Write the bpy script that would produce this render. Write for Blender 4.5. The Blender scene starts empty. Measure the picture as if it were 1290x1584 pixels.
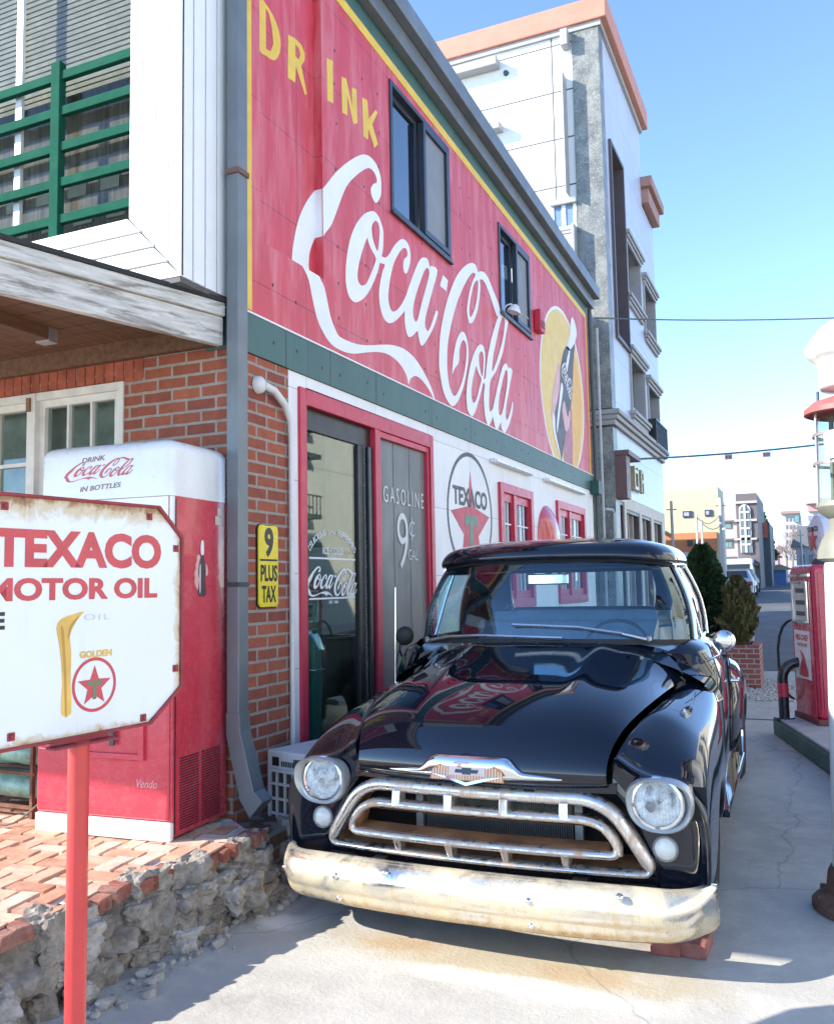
import bpy, bmesh, math, random
from mathutils import Vector, Matrix
R = math.radians
random.seed(7)
scene = bpy.context.scene
COL = scene.collection

# ------------------------------------------------------------------ camera
CAM_F = 1366.0          # focal length in pixels of the 1290 x 1584 photograph
CH = 1.6                # eye height
def _axes():
    def cd(u, v): return Vector(((u - 645) / CAM_F, (792 - v) / CAM_F, -1.0))
    Y = cd(1256, 897).normalized()
    X = -cd(-2440, 965)
    X = (X - Y * X.dot(Y)).normalized()
    return X, Y, X.cross(Y)
AX, AY, AZ = _axes()
ROT = Matrix((AX, AY, AZ))          # world = ROT @ camera
C0 = Vector((0, 0, CH))
cam = bpy.data.objects.new('camera', bpy.data.cameras.new('camera'))
COL.objects.link(cam)
cam.matrix_world = Matrix.Translation(C0) @ ROT.to_4x4()
cam.data.sensor_fit = 'HORIZONTAL'
cam.data.sensor_width = 36.0
cam.data.lens = 36.0 * CAM_F / 1290.0
cam.data.clip_start = 0.05
cam.data.clip_end = 3000
scene.camera = cam

def ray(u, v): return ROT @ Vector(((u - 645) / CAM_F, (792 - v) / CAM_F, -1.0))
def at(u, v, ax, val):
    """point of the place seen at photo pixel (u, v) on the plane axis=val"""
    d = ray(u, v); return C0 + d * ((val - C0[ax]) / d[ax])

# ------------------------------------------------------------------ light
SUN = Vector((-1.58, -1.0, 1.06)).normalized()      # direction towards the sun
elev = math.asin(SUN.z); azim = math.atan2(SUN.x, SUN.y)
world = bpy.data.worlds.new('World'); scene.world = world
world.use_nodes = True
wn = world.node_tree.nodes; wl = world.node_tree.links
bg = wn['Background']
sky = wn.new('ShaderNodeTexSky'); sky.sky_type = 'NISHITA'
sky.sun_disc = False; sky.sun_elevation = elev; sky.sun_rotation = azim
sky.air_density = 1.0; sky.dust_density = 0.1; sky.ozone_density = 3.2; sky.altitude = 2900
wl.new(sky.outputs[0], bg.inputs[0]); bg.inputs[1].default_value = 0.15
sl = bpy.data.lights.new('sun', 'SUN'); sl.energy = 3.0; sl.angle = R(0.5); sl.color = (1.0, 0.94, 0.84)
so = bpy.data.objects.new('sun', sl); COL.objects.link(so)
so.rotation_euler = SUN.to_track_quat('Z', 'Y').to_euler()
vs = scene.view_settings
vs.view_transform = 'Standard'; vs.look = 'None'; vs.gamma = 1.0; vs.use_curve_mapping = False
vs.exposure = 1.86

# ------------------------------------------------------------------ materials
def mix(nt, a, b, fac, mode='MIX'):
    m = nt.nodes.new('ShaderNodeMix'); m.data_type = 'RGBA'; m.blend_type = mode
    for s, v in ((m.inputs[0], fac), (m.inputs[6], a), (m.inputs[7], b)):
        if hasattr(v, 'is_output'): nt.links.new(v, s)
        else: s.default_value = v if not isinstance(v, tuple) else (*v[:3], 1)
    return m.outputs[2]
def noise(nt, vec, scale, detail=6, rough=.6, dist=0):
    n = nt.nodes.new('ShaderNodeTexNoise'); n.inputs['Scale'].default_value = scale
    n.inputs['Detail'].default_value = detail; n.inputs['Roughness'].default_value = rough
    n.inputs['Distortion'].default_value = dist
    nt.links.new(vec, n.inputs['Vector']); return n.outputs[0]
def ramp(nt, fac, p0, p1, c0=(0, 0, 0), c1=(1, 1, 1)):
    r = nt.nodes.new('ShaderNodeValToRGB'); e = r.color_ramp.elements
    e[0].position = p0; e[0].color = (*c0, 1); e[1].position = p1; e[1].color = (*c1, 1)
    nt.links.new(fac, r.inputs[0]); return r.outputs[0]
def mapvec(nt, vec, scale=(1, 1, 1), rot=(0, 0, 0), loc=(0, 0, 0)):
    m = nt.nodes.new('ShaderNodeMapping'); m.inputs['Scale'].default_value = scale
    m.inputs['Rotation'].default_value = rot; m.inputs['Location'].default_value = loc
    nt.links.new(vec, m.inputs[0]); return m.outputs[0]
def newmat(name):
    m = bpy.data.materials.new(name); m.use_nodes = True
    nt = m.node_tree; b = nt.nodes['Principled BSDF']
    pos = nt.nodes.new('ShaderNodeNewGeometry').outputs['Position']
    return m, nt, b, pos
def bump(nt, b, h, strength, dist=.01):
    n = nt.nodes.new('ShaderNodeBump'); n.inputs['Strength'].default_value = strength
    n.inputs['Distance'].default_value = dist
    nt.links.new(h, n.inputs['Height']); nt.links.new(n.outputs[0], b.inputs['Normal'])
MATS = {}
def M(name, col, rough=.6, metal=0., var=.12, scale=6., bmp=0., spec=.5, coat=0., stain=None, stain_amt=.5, stain_scale=3., stretch=(1, 1, 1), bscale=None):
    """plain painted / stone / metal surface with uneven tone and optional stains"""
    if name in MATS: return MATS[name]
    m, nt, b, pos = newmat(name)
    p = mapvec(nt, pos, stretch)
    n = noise(nt, p, scale, 8, .62)
    lo = tuple(c * (1 - var) for c in col); hi = tuple(min(1, c * (1 + var)) for c in col)
    c = mix(nt, lo, hi, ramp(nt, n, .3, .7))
    if stain:
        f = ramp(nt, noise(nt, p, stain_scale, 10, .7, .4), .5, .5 + .35 * (1.2 - stain_amt), (0, 0, 0), (stain_amt,) * 3)
        c = mix(nt, c, stain, f)
    nt.links.new(c, b.inputs['Base Color'])
    rr = ramp(nt, noise(nt, pos, scale * 2.3, 5), .3, .7, (max(rough - .08, .01),) * 3, (min(rough + .08, 1),) * 3)
    nt.links.new(rr, b.inputs['Roughness'])
    b.inputs['Metallic'].default_value = metal
    b.inputs['Specular IOR Level'].default_value = spec
    b.inputs['Coat Weight'].default_value = coat; b.inputs['Coat Roughness'].default_value = .02
    if bmp: bump(nt, b, noise(nt, pos, bscale or scale * 5, 8, .65), bmp)
    MATS[name] = m; return m
def glassmat(name, tint=(.8, .9, .92), ior=1.6, trans=.8, refl=(1, 1, 1)):
    if name in MATS: return MATS[name]
    m, nt, b, pos = newmat(name)
    out = nt.nodes['Material Output']
    g = nt.nodes.new('ShaderNodeBsdfGlossy'); g.inputs['Roughness'].default_value = .015
    g.inputs['Color'].default_value = (*refl, 1)
    t = nt.nodes.new('ShaderNodeBsdfTransparent'); t.inputs['Color'].default_value = (*[c * trans for c in tint], 1)
    fr = nt.nodes.new('ShaderNodeFresnel')
    mr = nt.nodes.new('ShaderNodeMapRange'); mr.inputs[3].default_value = ior; mr.inputs[4].default_value = 1 / ior     # same reflection from both faces of a thin pane
    nt.links.new(nt.nodes.new('ShaderNodeNewGeometry').outputs['Backfacing'], mr.inputs[0]); nt.links.new(mr.outputs[0], fr.inputs['IOR'])
    ms = nt.nodes.new('ShaderNodeMixShader')
    nt.links.new(fr.outputs[0], ms.inputs[0]); nt.links.new(t.outputs[0], ms.inputs[1]); nt.links.new(g.outputs[0], ms.inputs[2])
    nt.links.new(ms.outputs[0], out.inputs[0])
    MATS[name] = m; return m
def brickmat(name, axes, c1, c2, mortar, bw=.215, bh=.074, msize=.009, offset=.5, bmp=.6, var=.35):
    if name in MATS: return MATS[name]
    m, nt, b, pos = newmat(name)
    s = nt.nodes.new('ShaderNodeSeparateXYZ'); nt.links.new(pos, s.inputs[0])
    cb = nt.nodes.new('ShaderNodeCombineXYZ')
    # the courses run round corners: across = x on faces looking along y, y on faces looking along x
    nr = nt.nodes.new('ShaderNodeSeparateXYZ'); nt.links.new(nt.nodes.new('ShaderNodeNewGeometry').outputs['True Normal'], nr.inputs[0])
    def ma(op, a, c):
        q = nt.nodes.new('ShaderNodeMath'); q.operation = op; nt.links.new(a, q.inputs[0])
        if c is not None: nt.links.new(c, q.inputs[1])
        return q.outputs[0]
    nt.links.new(ma('ADD', ma('MULTIPLY', s.outputs[0], ma('ABSOLUTE', nr.outputs[1], None)), ma('MULTIPLY', s.outputs[1], ma('ABSOLUTE', nr.outputs[0], None))), cb.inputs[0]); nt.links.new(s.outputs[2], cb.inputs[1])
    wob = nt.nodes.new('ShaderNodeVectorMath'); wob.operation = 'ADD'
    nz = nt.nodes.new('ShaderNodeTexNoise'); nz.inputs['Scale'].default_value = 9
    nt.links.new(pos, nz.inputs['Vector'])
    sc = nt.nodes.new('ShaderNodeVectorMath'); sc.operation = 'SCALE'; sc.inputs[3].default_value = .009
    nt.links.new(nz.outputs[1], sc.inputs[0]); nt.links.new(cb.outputs[0], wob.inputs[0]); nt.links.new(sc.outputs[0], wob.inputs[1])
    br = nt.nodes.new('ShaderNodeTexBrick'); nt.links.new(wob.outputs[0], br.inputs['Vector'])
    br.inputs['Scale'].default_value = 1; br.inputs['Brick Width'].default_value = bw; br.inputs['Row Height'].default_value = bh
    br.inputs['Mortar Size'].default_value = msize; br.inputs['Mortar Smooth'].default_value = .15; br.offset = offset
    br.inputs['Color1'].default_value = (*c1, 1); br.inputs['Color2'].default_value = (*c2, 1); br.inputs['Mortar'].default_value = (*mortar, 1)
    n = ramp(nt, noise(nt, pos, 14, 9, .7), .25, .8, (1 - var,) * 3, (1 + var * .3,) * 3)
    c = mix(nt, br.outputs[0], n, 1.0, 'MULTIPLY')
    nt.links.new(c, b.inputs['Base Color']); b.inputs['Roughness'].default_value = .85
    iv = nt.nodes.new('ShaderNodeMath'); iv.operation = 'SUBTRACT'; iv.inputs[0].default_value = 1
    nt.links.new(br.outputs[1], iv.inputs[1])
    ad = nt.nodes.new('ShaderNodeMath'); ad.operation = 'MULTIPLY_ADD'; ad.inputs[1].default_value = .35
    nt.links.new(noise(nt, pos, 60, 6), ad.inputs[0]); nt.links.new(iv.outputs[0], ad.inputs[2])
    bump(nt, b, ad.outputs[0], bmp, .012)
    MATS[name] = m; return m
def panelmat(name, axes, col, seam, pw, ph, msize=.004, rough=.55, var=.08, off=0., loc=(0, 0), bmp=.25, stain=None, stain_amt=.3):
    """painted cladding boards / stone slabs with thin joints"""
    if name in MATS: return MATS[name]
    m, nt, b, pos = newmat(name)
    s = nt.nodes.new('ShaderNodeSeparateXYZ'); nt.links.new(pos, s.inputs[0])
    cb = nt.nodes.new('ShaderNodeCombineXYZ')
    nt.links.new(s.outputs[axes[0]], cb.inputs[0]); nt.links.new(s.outputs[axes[1]], cb.inputs[1])
    v = mapvec(nt, cb.outputs[0], loc=(loc[0], loc[1], 0))
    br = nt.nodes.new('ShaderNodeTexBrick'); nt.links.new(v, br.inputs['Vector'])
    br.inputs['Scale'].default_value = 1; br.inputs['Brick Width'].default_value = pw; br.inputs['Row Height'].default_value = ph
    br.inputs['Mortar Size'].default_value = msize; br.inputs['Mortar Smooth'].default_value = .2; br.offset = off
    c2 = tuple(min(1, x * 1.05) for x in col); c1 = tuple(x * .97 for x in col)
    br.inputs['Color1'].default_value = (*c1, 1); br.inputs['Color2'].default_value = (*c2, 1); br.inputs['Mortar'].default_value = (*seam, 1)
    n = ramp(nt, noise(nt, mapvec(nt, pos, (1, 1, .45)), 5, 9, .65), .25, .8, (1 - var,) * 3, (1 + var * .4,) * 3)
    c = mix(nt, br.outputs[0], n, 1.0, 'MULTIPLY')
    if stain:
        f = ramp(nt, noise(nt, mapvec(nt, pos, (2.2, 2.2, .35)), 3, 10, .7, .3), .46, .74, (0, 0, 0), (stain_amt,) * 3)
        c = mix(nt, c, stain, f)
        f = ramp(nt, noise(nt, mapvec(nt, pos, (14, 14, .5)), 2, 8, .75, .2), .60, .80, (0, 0, 0), (stain_amt * .8,) * 3)
        c = mix(nt, c, stain, f)
        f = ramp(nt, noise(nt, pos, 26, 10, .8, .4), .64, .72, (0, 0, 0), (stain_amt * .7,) * 3)
        c = mix(nt, c, tuple(x * .55 for x in seam), f)
    nt.links.new(c, b.inputs['Base Color']); b.inputs['Roughness'].default_value = rough
    iv = nt.nodes.new('ShaderNodeMath'); iv.operation = 'SUBTRACT'; iv.inputs[0].default_value = 1
    nt.links.new(br.outputs[1], iv.inputs[1])
    ad = nt.nodes.new('ShaderNodeMath'); ad.operation = 'MULTIPLY_ADD'; ad.inputs[1].default_value = .25
    nt.links.new(noise(nt, pos, 25, 6), ad.inputs[0]); nt.links.new(iv.outputs[0], ad.inputs[2])
    bump(nt, b, ad.outputs[0], bmp, .006)
    MATS[name] = m; return m

# ------------------------------------------------------------------ object helpers
def tag(o, label=None, cat=None, group=None, kind=None):
    for k, v in (('label', label), ('category', cat), ('group', group), ('kind', kind)):
        if v: o[k] = v
    return o
def thing(name, label, cat, loc=(0, 0, 0), rz=0, group=None):
    o = bpy.data.objects.new(name, None); COL.objects.link(o)
    o.empty_display_size = .1
    o.location = loc; o.rotation_euler = (0, 0, rz)
    return tag(o, label, cat, group)
def copy_tree(o, parent=None):
    c = o.copy(); COL.objects.link(c); c.parent = parent
    for ch in o.children: copy_tree(ch, c)
    return c
class Frame:
    """flat drawing surface: origin, right, up (world or parent-local vectors)"""
    def __init__(s, o, u, v=(0, 0, 1)):
        s.o = Vector(o); s.u = Vector(u).normalized(); s.v = Vector(v).normalized(); s.n = s.u.cross(s.v)
    def p(s, a, b, c=0): return s.o + s.u * a + s.v * b + s.n * c
    def px(s, u, v):
        d = ray(u, v); t = s.n.dot(s.o - C0) / s.n.dot(d); q = C0 + d * t - s.o
        return (q.dot(s.u), q.dot(s.v))
class MB:
    def __init__(s): s.v = []; s.f = []
    def add(s, vs, fs):
        k = len(s.v); s.v += [tuple(x) for x in vs]; s.f += [tuple(i + k for i in f) for f in fs]; return s
    def hexa(s, p):      # 8 corners: bottom ring 0-3, top ring 4-7
        return s.add(p, [(3, 2, 1, 0), (4, 5, 6, 7), (0, 1, 5, 4), (1, 2, 6, 5), (2, 3, 7, 6), (3, 0, 4, 7)])
    def box(s, x0, x1, y0, y1, z0, z1):
        return s.hexa([(x0, y0, z0), (x1, y0, z0), (x1, y1, z0), (x0, y1, z0), (x0, y0, z1), (x1, y0, z1), (x1, y1, z1), (x0, y1, z1)])
    def fbox(s, F, a0, a1, b0, b1, c0, c1):      # box in a frame
        P = F.p
        return s.hexa([P(a0, b0, c1), P(a1, b0, c1), P(a1, b0, c0), P(a0, b0, c0), P(a0, b1, c1), P(a1, b1, c1), P(a1, b1, c0), P(a0, b1, c0)])
    def prism(s, pts, d):    # polygon (3-D, planar) extruded by vector d
        n = len(pts); pts = [Vector(p) for p in pts]; d = Vector(d)
        return s.add(pts + [p + d for p in pts], [tuple(range(n - 1, -1, -1)), tuple(range(n, 2 * n))] + [(i, (i + 1) % n, n + (i + 1) % n, n + i) for i in range(n)])
    def tube(s, pts, r, seg=8, closed=False, cap=True, squash=None):
        pts = [Vector(p) for p in pts]; n = len(pts); rr = r if isinstance(r, (list, tuple)) else [r] * n
        rings = []; up = None
        for i, p in enumerate(pts):
            a = pts[i - 1] if (i or closed) else p; b = pts[(i + 1) % n] if (i < n - 1 or closed) else p
            t = (b - a).normalized()
            if up is None: up = Vector((0, 0, 1)) if abs(t.z) < .9 else Vector((0, 1, 0))
            x = up.cross(t)
            if x.length < 1e-5: x = Vector((1, 0, 0))
            x.normalize(); y = t.cross(x).normalized(); up = y
            rings.append([p + (x * math.cos(2 * math.pi * k / seg) + y * math.sin(2 * math.pi * k / seg)) * rr[i] for k in range(seg)])
        fs = []; m = n if closed else n - 1
        for i in range(m):
            j = (i + 1) % n
            for k in range(seg): fs.append((i * seg + k, i * seg + (k + 1) % seg, j * seg + (k + 1) % seg, j * seg + k))
        if cap and not closed: fs += [tuple(range(seg - 1, -1, -1)), tuple(range((n - 1) * seg, n * seg))]
        return s.add([q for ring in rings for q in ring], fs)
    def lathe(s, prof, o=(0, 0, 0), ax=(0, 0, 1), seg=24, a0=0, a1=2 * math.pi):
        ax = Vector(ax).normalized(); o = Vector(o)
        x = Vector((1, 0, 0)) if abs(ax.x) < .9 else Vector((0, 1, 0))
        x = (x - ax * x.dot(ax)).normalized(); y = ax.cross(x)
        full = abs(a1 - a0 - 2 * math.pi) < 1e-6; ns = seg if full else seg + 1
        vs = [o + ax * z + (x * math.cos(a0 + (a1 - a0) * k / seg) + y * math.sin(a0 + (a1 - a0) * k / seg)) * r for r, z in prof for k in range(ns)]
        fs = []
        for i in range(len(prof) - 1):
            for k in range(seg):
                k2 = (k + 1) % ns
                fs.append((i * ns + k, i * ns + k2, (i + 1) * ns + k2, (i + 1) * ns + k))
        return s.add(vs, fs)
    def grid(s, rows, closed=False, flip=False):
        n = len(rows[0]); fs = []
        for i in range(len(rows) - 1):
            for k in range(n if closed else n - 1):
                k2 = (k + 1) % n; f = (i * n + k, i * n + k2, (i + 1) * n + k2, (i + 1) * n + k)
                fs.append(f[::-1] if flip else f)
        return s.add([q for r in rows for q in r], fs)
    def sweep(s, path, prof, closed=True, up=(0, -1, 0), ks=None):
        """profile (a along path-normal in-plane, b along `up`) swept along a planar path"""
        path = [Vector(p) for p in path]; n = len(path); up = Vector(up).normalized(); rows = []
        for i, p in enumerate(path):
            a = path[i - 1] if (i or closed) else p; b = path[(i + 1) % n] if (i < n - 1 or closed) else p
            t = (b - a).normalized(); x = t.cross(up).normalized()
            k = ks[i] if ks else 1
            rows.append([p + x * q[0] * k + up * q[1] for q in prof])
        if closed: rows.append(rows[0])
        return s.grid(rows, closed=True)
    def build(s, name, mat, parent=None, smooth=0, bevel=0, sub=0, solid=0, bseg=2):
        me = bpy.data.meshes.new(name); me.from_pydata(s.v, [], s.f); me.update()
        return link(name, me, mat, parent, smooth, bevel, sub, solid, bseg)
def link(name, me, mat, parent=None, smooth=0, bevel=0, sub=0, solid=0, bseg=2):
    o = bpy.data.objects.new(name, me); COL.objects.link(o)
    for m in (mat if isinstance(mat, (list, tuple)) else [mat]): me.materials.append(m)
    bm = bmesh.new(); bm.from_mesh(me); bmesh.ops.remove_doubles(bm, verts=bm.verts, dist=1e-5)
    bmesh.ops.recalc_face_normals(bm, faces=bm.faces)
    if smooth:
        for f in bm.faces: f.smooth = True
        for e in bm.edges:
            if len(e.link_faces) == 2 and e.calc_face_angle(0) > R(smooth): e.smooth = False
    bm.to_mesh(me); bm.free()
    if parent: o.parent = parent
    if solid:
        m = o.modifiers.new('solid', 'SOLIDIFY'); m.thickness = solid; m.offset = -1
    if bevel:
        m = o.modifiers.new('bevel', 'BEVEL'); m.width = bevel; m.segments = bseg; m.limit_method = 'ANGLE'; m.angle_limit = R(40)
    if sub:
        m = o.modifiers.new('sub', 'SUBSURF'); m.levels = sub; m.render_levels = sub
        for p in me.polygons: p.use_smooth = True
    return o
def curve_to_mesh(cu):
    ob = bpy.data.objects.new('tmp_outline', cu); COL.objects.link(ob)
    dg = bpy.context.evaluated_depsgraph_get()
    me = bpy.data.meshes.new_from_object(ob.evaluated_get(dg))
    vs = [v.co.copy() for v in me.vertices]; fs = [tuple(p.vertices) for p in me.polygons]
    bpy.data.meshes.remove(me); bpy.data.objects.remove(ob); bpy.data.curves.remove(cu)
    return vs, fs
def fill(loops, thick):
    cu = bpy.data.curves.new('tmp_outline', 'CURVE'); cu.dimensions = '2D'; cu.fill_mode = 'BOTH' if thick else 'BOTH'
    cu.extrude = thick / 2
    for L in loops:
        sp = cu.splines.new('POLY'); sp.points.add(len(L) - 1); sp.use_cyclic_u = True
        for q, (a, b) in zip(sp.points, L): q.co = (a, b, 0, 1)
    return curve_to_mesh(cu)
def smooth_loop(L, n=3):
    out = []; N = len(L)
    for i in range(N):
        p0, p1, p2, p3 = L[i - 1], L[i], L[(i + 1) % N], L[(i + 2) % N]
        for k in range(n):
            t = k / n; t2 = t * t; t3 = t2 * t
            out.append(tuple(.5 * (2 * p1[j] + (p2[j] - p0[j]) * t + (2 * p0[j] - 5 * p1[j] + 4 * p2[j] - p3[j]) * t2 + (3 * p1[j] - p0[j] - 3 * p2[j] + p3[j]) * t3) for j in (0, 1)))
    return out
def flat(pieces, F, name, mat, parent, off=.002, thick=.002, step=.0004):
    """painted / cut-out shapes on a frame; each piece = [outer, hole, ...] in frame coordinates"""
    mb = MB()
    for i, loops in enumerate(pieces):
        vs, fs = fill(loops, thick)
        mb.add([F.p(v.x, v.y, v.z + off + thick / 2 + i * step) for v in vs], fs)
    return mb.build(name, mat, parent)
def text_geo(s, bold=.0, thick=.002, sp=1.0):
    cu = bpy.data.curves.new('tmp_text', 'FONT'); cu.body = s; cu.offset = bold; cu.space_character = sp
    cu.resolution_u = 4; cu.extrude = thick
    return curve_to_mesh(cu)
def fit_text(mb, s, F, a0, a1, b0, b1, off=.003, bold=.02, thick=.001, sp=1.0, shear=0., slope=0.):
    vs, fs = text_geo(s, bold, .001, sp)
    x0 = min(v.x for v in vs); x1 = max(v.x for v in vs); y0 = min(v.y for v in vs); y1 = max(v.y for v in vs)
    sx = (a1 - a0) / (x1 - x0); sy = (b1 - b0) / (y1 - y0)
    out = []
    for v in vs:
        a = a0 + (v.x - x0) * sx; b = b0 + (v.y - y0) * sy
        a += shear * (b - b0); b += slope * (a - a0)
        out.append(F.p(a, b, off + (thick if v.z > 0 else 0)))
    mb.add(out, fs)
def label_text(s, F, a0, a1, b0, b1, name, mat, parent, **k):
    mb = MB(); fit_text(mb, s, F, a0, a1, b0, b1, **k); return mb.build(name, mat, parent)
def circle(cx, cy, rx, ry=None, n=48, a0=0, a1=2 * math.pi):
    ry = ry or rx
    return [(cx + rx * math.cos(a0 + (a1 - a0) * k / n), cy + ry * math.sin(a0 + (a1 - a0) * k / n)) for k in range(n if abs(a1 - a0 - 2 * math.pi) < 1e-6 else n + 1)]
def star(cx, cy, r, r2=None, rot=90):
    r2 = r2 or r * .4
    return [(cx + (r if k % 2 == 0 else r2) * math.cos(R(rot + 36 * k)), cy + (r if k % 2 == 0 else r2) * math.sin(R(rot + 36 * k))) for k in range(10)]
def clip(poly, ax, val, keep_less):
    out = []; N = len(poly)
    ins = (lambda p: p[ax] <= val) if keep_less else (lambda p: p[ax] >= val)
    for i in range(N):
        a, b = poly[i], poly[(i + 1) % N]
        if ins(a): out.append(a)
        if ins(a) != ins(b):
            t = (val - a[ax]) / (b[ax] - a[ax]); out.append((a[0] + (b[0] - a[0]) * t, a[1] + (b[1] - a[1]) * t))
    return out
def holed_wall(mb, F, a0, a1, b0, b1, holes, c0, c1):
    """slab with rectangular openings"""
    xs = sorted({a0, a1, *[h[0] for h in holes], *[h[1] for h in holes]}); ys = sorted({b0, b1, *[h[2] for h in holes], *[h[3] for h in holes]})
    xs = [x for x in xs if a0 <= x <= a1]; ys = [y for y in ys if b0 <= y <= b1]
    solid = lambda i, j: 0 <= i < len(xs) - 1 and 0 <= j < len(ys) - 1 and not any(h[0] - 1e-6 <= xs[i] and xs[i + 1] <= h[1] + 1e-6 and h[2] - 1e-6 <= ys[j] and ys[j + 1] <= h[3] + 1e-6 for h in holes)
    P = F.p
    for i in range(len(xs) - 1):
        for j in range(len(ys) - 1):
            if not solid(i, j): continue
            x0, x1, y0, y1 = xs[i], xs[i + 1], ys[j], ys[j + 1]
            mb.add([P(x0, y0, c1), P(x1, y0, c1), P(x1, y1, c1), P(x0, y1, c1)], [(0, 1, 2, 3)])
            mb.add([P(x0, y0, c0), P(x1, y0, c0), P(x1, y1, c0), P(x0, y1, c0)], [(3, 2, 1, 0)])
            for di, dj, q in ((-1, 0, (x0, y0, x0, y1)), (1, 0, (x1, y0, x1, y1)), (0, -1, (x0, y0, x1, y0)), (0, 1, (x0, y1, x1, y1))):
                if not solid(i + di, j + dj):
                    mb.add([P(q[0], q[1], c0), P(q[2], q[3], c0), P(q[2], q[3], c1), P(q[0], q[1], c1)], [(0, 1, 2, 3)])
def frame_bars(mb, F, a0, a1, b0, b1, w, c0, c1, wb=None):
    wb = wb or w
    mb.fbox(F, a0, a0 + w, b0, b1, c0, c1); mb.fbox(F, a1 - w, a1, b0, b1, c0, c1)
    mb.fbox(F, a0 + w, a1 - w, b1 - wb, b1, c0, c1); mb.fbox(F, a0 + w, a1 - w, b0, b0 + wb, c0, c1)
# ================================================================== SHOP
RED = (.63, .058, .078); WHITE = (.80, .80, .79); GREEN = (.052, .125, .11); YEL = (.80, .52, .06)
m_red = panelmat('red_painted_boards', (1, 2), RED, (.20, .018, .03), 1.02, .585, .003, .45, .16, 0, (.12, .04), .18, (.76, .32, .33), .62)
m_redframe = M('red_frame_paint', (.55, .035, .07), .4, var=.1, scale=8, bmp=.05)
m_lower = panelmat('white_painted_boards', (1, 2), (.86, .86, .85), (.45, .45, .45), 1.02, .6, .003, .6, .08, 0, (.12, .1), .15, (.5, .5, .48), .18)
m_green = panelmat('green_band_paint', (1, 2), GREEN, (.015, .04, .035), 1.02, 5, .004, .5, .15, 0, (.12, .1), .2, (.12, .19, .17), .3)
m_greenp = M('green_trim_paint', (.02, .085, .065), .5, var=.15)
m_yel = M('yellow_paint', YEL, .5, var=.12, stain=(.55, .4, .1), stain_amt=.4)
m_white = M('white_lettering_paint', (.83, .83, .82), .5, var=.05, stain=(.6, .58, .56), stain_amt=.3)
m_siding = M('white_siding_paint', (.82, .82, .81), .5, var=.04, scale=3, bmp=.03, stain=(.62, .62, .6), stain_amt=.2)
m_brickx = brickmat('red_brick', (1, 2), (.43, .12, .06), (.28, .07, .045), (.38, .33, .28))
m_bricky = m_brickx
m_grey = M('grey_sheet_metal', (.17, .19, .20), .45, .3, var=.12, scale=3, stain=(.3, .3, .29), stain_amt=.3)
m_dkgrey = M('dark_sheet_metal', (.06, .067, .072), .5, .3)
m_black = M('black_metal', (.012, .013, .015), .35)
m_alu = M('anodised_frame', (.05, .06, .075), .35, .4)
m_glass = glassmat('window_glass', (.8, .88, .88), 1.55, .85)
m_mirror = glassmat('mirror_tint_glass', (.6, .7, .72), 2.9, .5)
m_doorglass = glassmat('tinted_door_glass', (.74, .90, .87), 1.75, .97)
m_greyfilm = M('grey_frosted_film', (.17, .168, .162), .42, var=.2, scale=1.6, spec=.4, coat=0, stretch=(1, 2.5, .35))
m_roof = M('roof_sheet', (.12, .13, .14), .6)
m_dark = M('dark_interior', (.02, .022, .024), .9)
m_mesh = M('insect_screen', (.22, .23, .24), .55, var=.1, scale=2)
m_wood = M('brown_porch_wood', (.15, .07, .032), .65, var=.4, scale=5, stretch=(6, .5, 6), bmp=.2, stain=(.1, .05, .02), stain_amt=.6)
m_oldwhite = M('weathered_white_wood', (.58, .55, .50), .8, var=.22, scale=6, stretch=(3, .6, 9), bmp=.4, stain=(.20, .17, .14), stain_amt=.85, stain_scale=2.6)
m_windowwood = M('old_white_window_paint', (.68, .66, .60), .65, var=.12, scale=9, bmp=.15, stain=(.4, .35, .28), stain_amt=.35)

W = Frame((-3, 0, 0), (0, 1, 0))
Y0, Y1 = 4.17, 13.38
shop = thing('shop_building', 'two-storey shop with red painted upper wall and white lower wall beside the parked pickup', 'building', (-3, 4.17, 0))
def sh(o): o.parent = shop; o.matrix_parent_inverse = shop.matrix_world.inverted(); return o
bpy.context.view_layer.update()
shop_children = []
def SP(mb, name, mat, **k):
    o = mb.build(name, mat, **k); shop_children.append(o); return o
yr = W.px(498, 300)[0]; zr = W.px(487, 424)[1]           # recessed panel at the left of the red wall
w1 = (6.33, 7.62, 4.69, 5.80); w2 = (9.10, 10.26, 4.62, 5.63)
lw1 = (8.876, 10.09, 1.35, 2.70); lw2 = (11.2, 12.735, 1.35, 2.695)
door = (4.87, 7.09, 0.0, 2.92)
rec = (4.44, yr, zr, 5.88)
mb = MB(); holed_wall(mb, W, 4.76, Y1, 0, 3.008, [door, lw1, lw2], -.2, 0); SP(mb, 'lower_wall', m_lower)
mb = MB(); holed_wall(mb, W, Y0 + .2005, 4.757, 0, 3.008, [], -.2, 0); SP(mb, 'brick_pier', m_brickx)
mb = MB(); mb.fbox(W, Y0, Y1, 3.0105, 3.25, -.2, .016); SP(mb, 'green_band', m_green)
mb = MB(); mb.fbox(W, Y0, Y1, 3.2505, 3.262, -.1, .022); SP(mb, 'band_trim', m_white)
mb = MB(); holed_wall(mb, W, Y0, Y1, 3.2625, 6.0, [w1, w2, rec], -.2, .006); SP(mb, 'upper_wall', m_red)
mb = MB(); mb.fbox(W, rec[0], rec[1], rec[2], rec[3], -.19, -.06); SP(mb, 'recessed_panel', m_red)
ztop = lambda y: 6.062 - .0325 * (y - 4.2)
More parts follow.
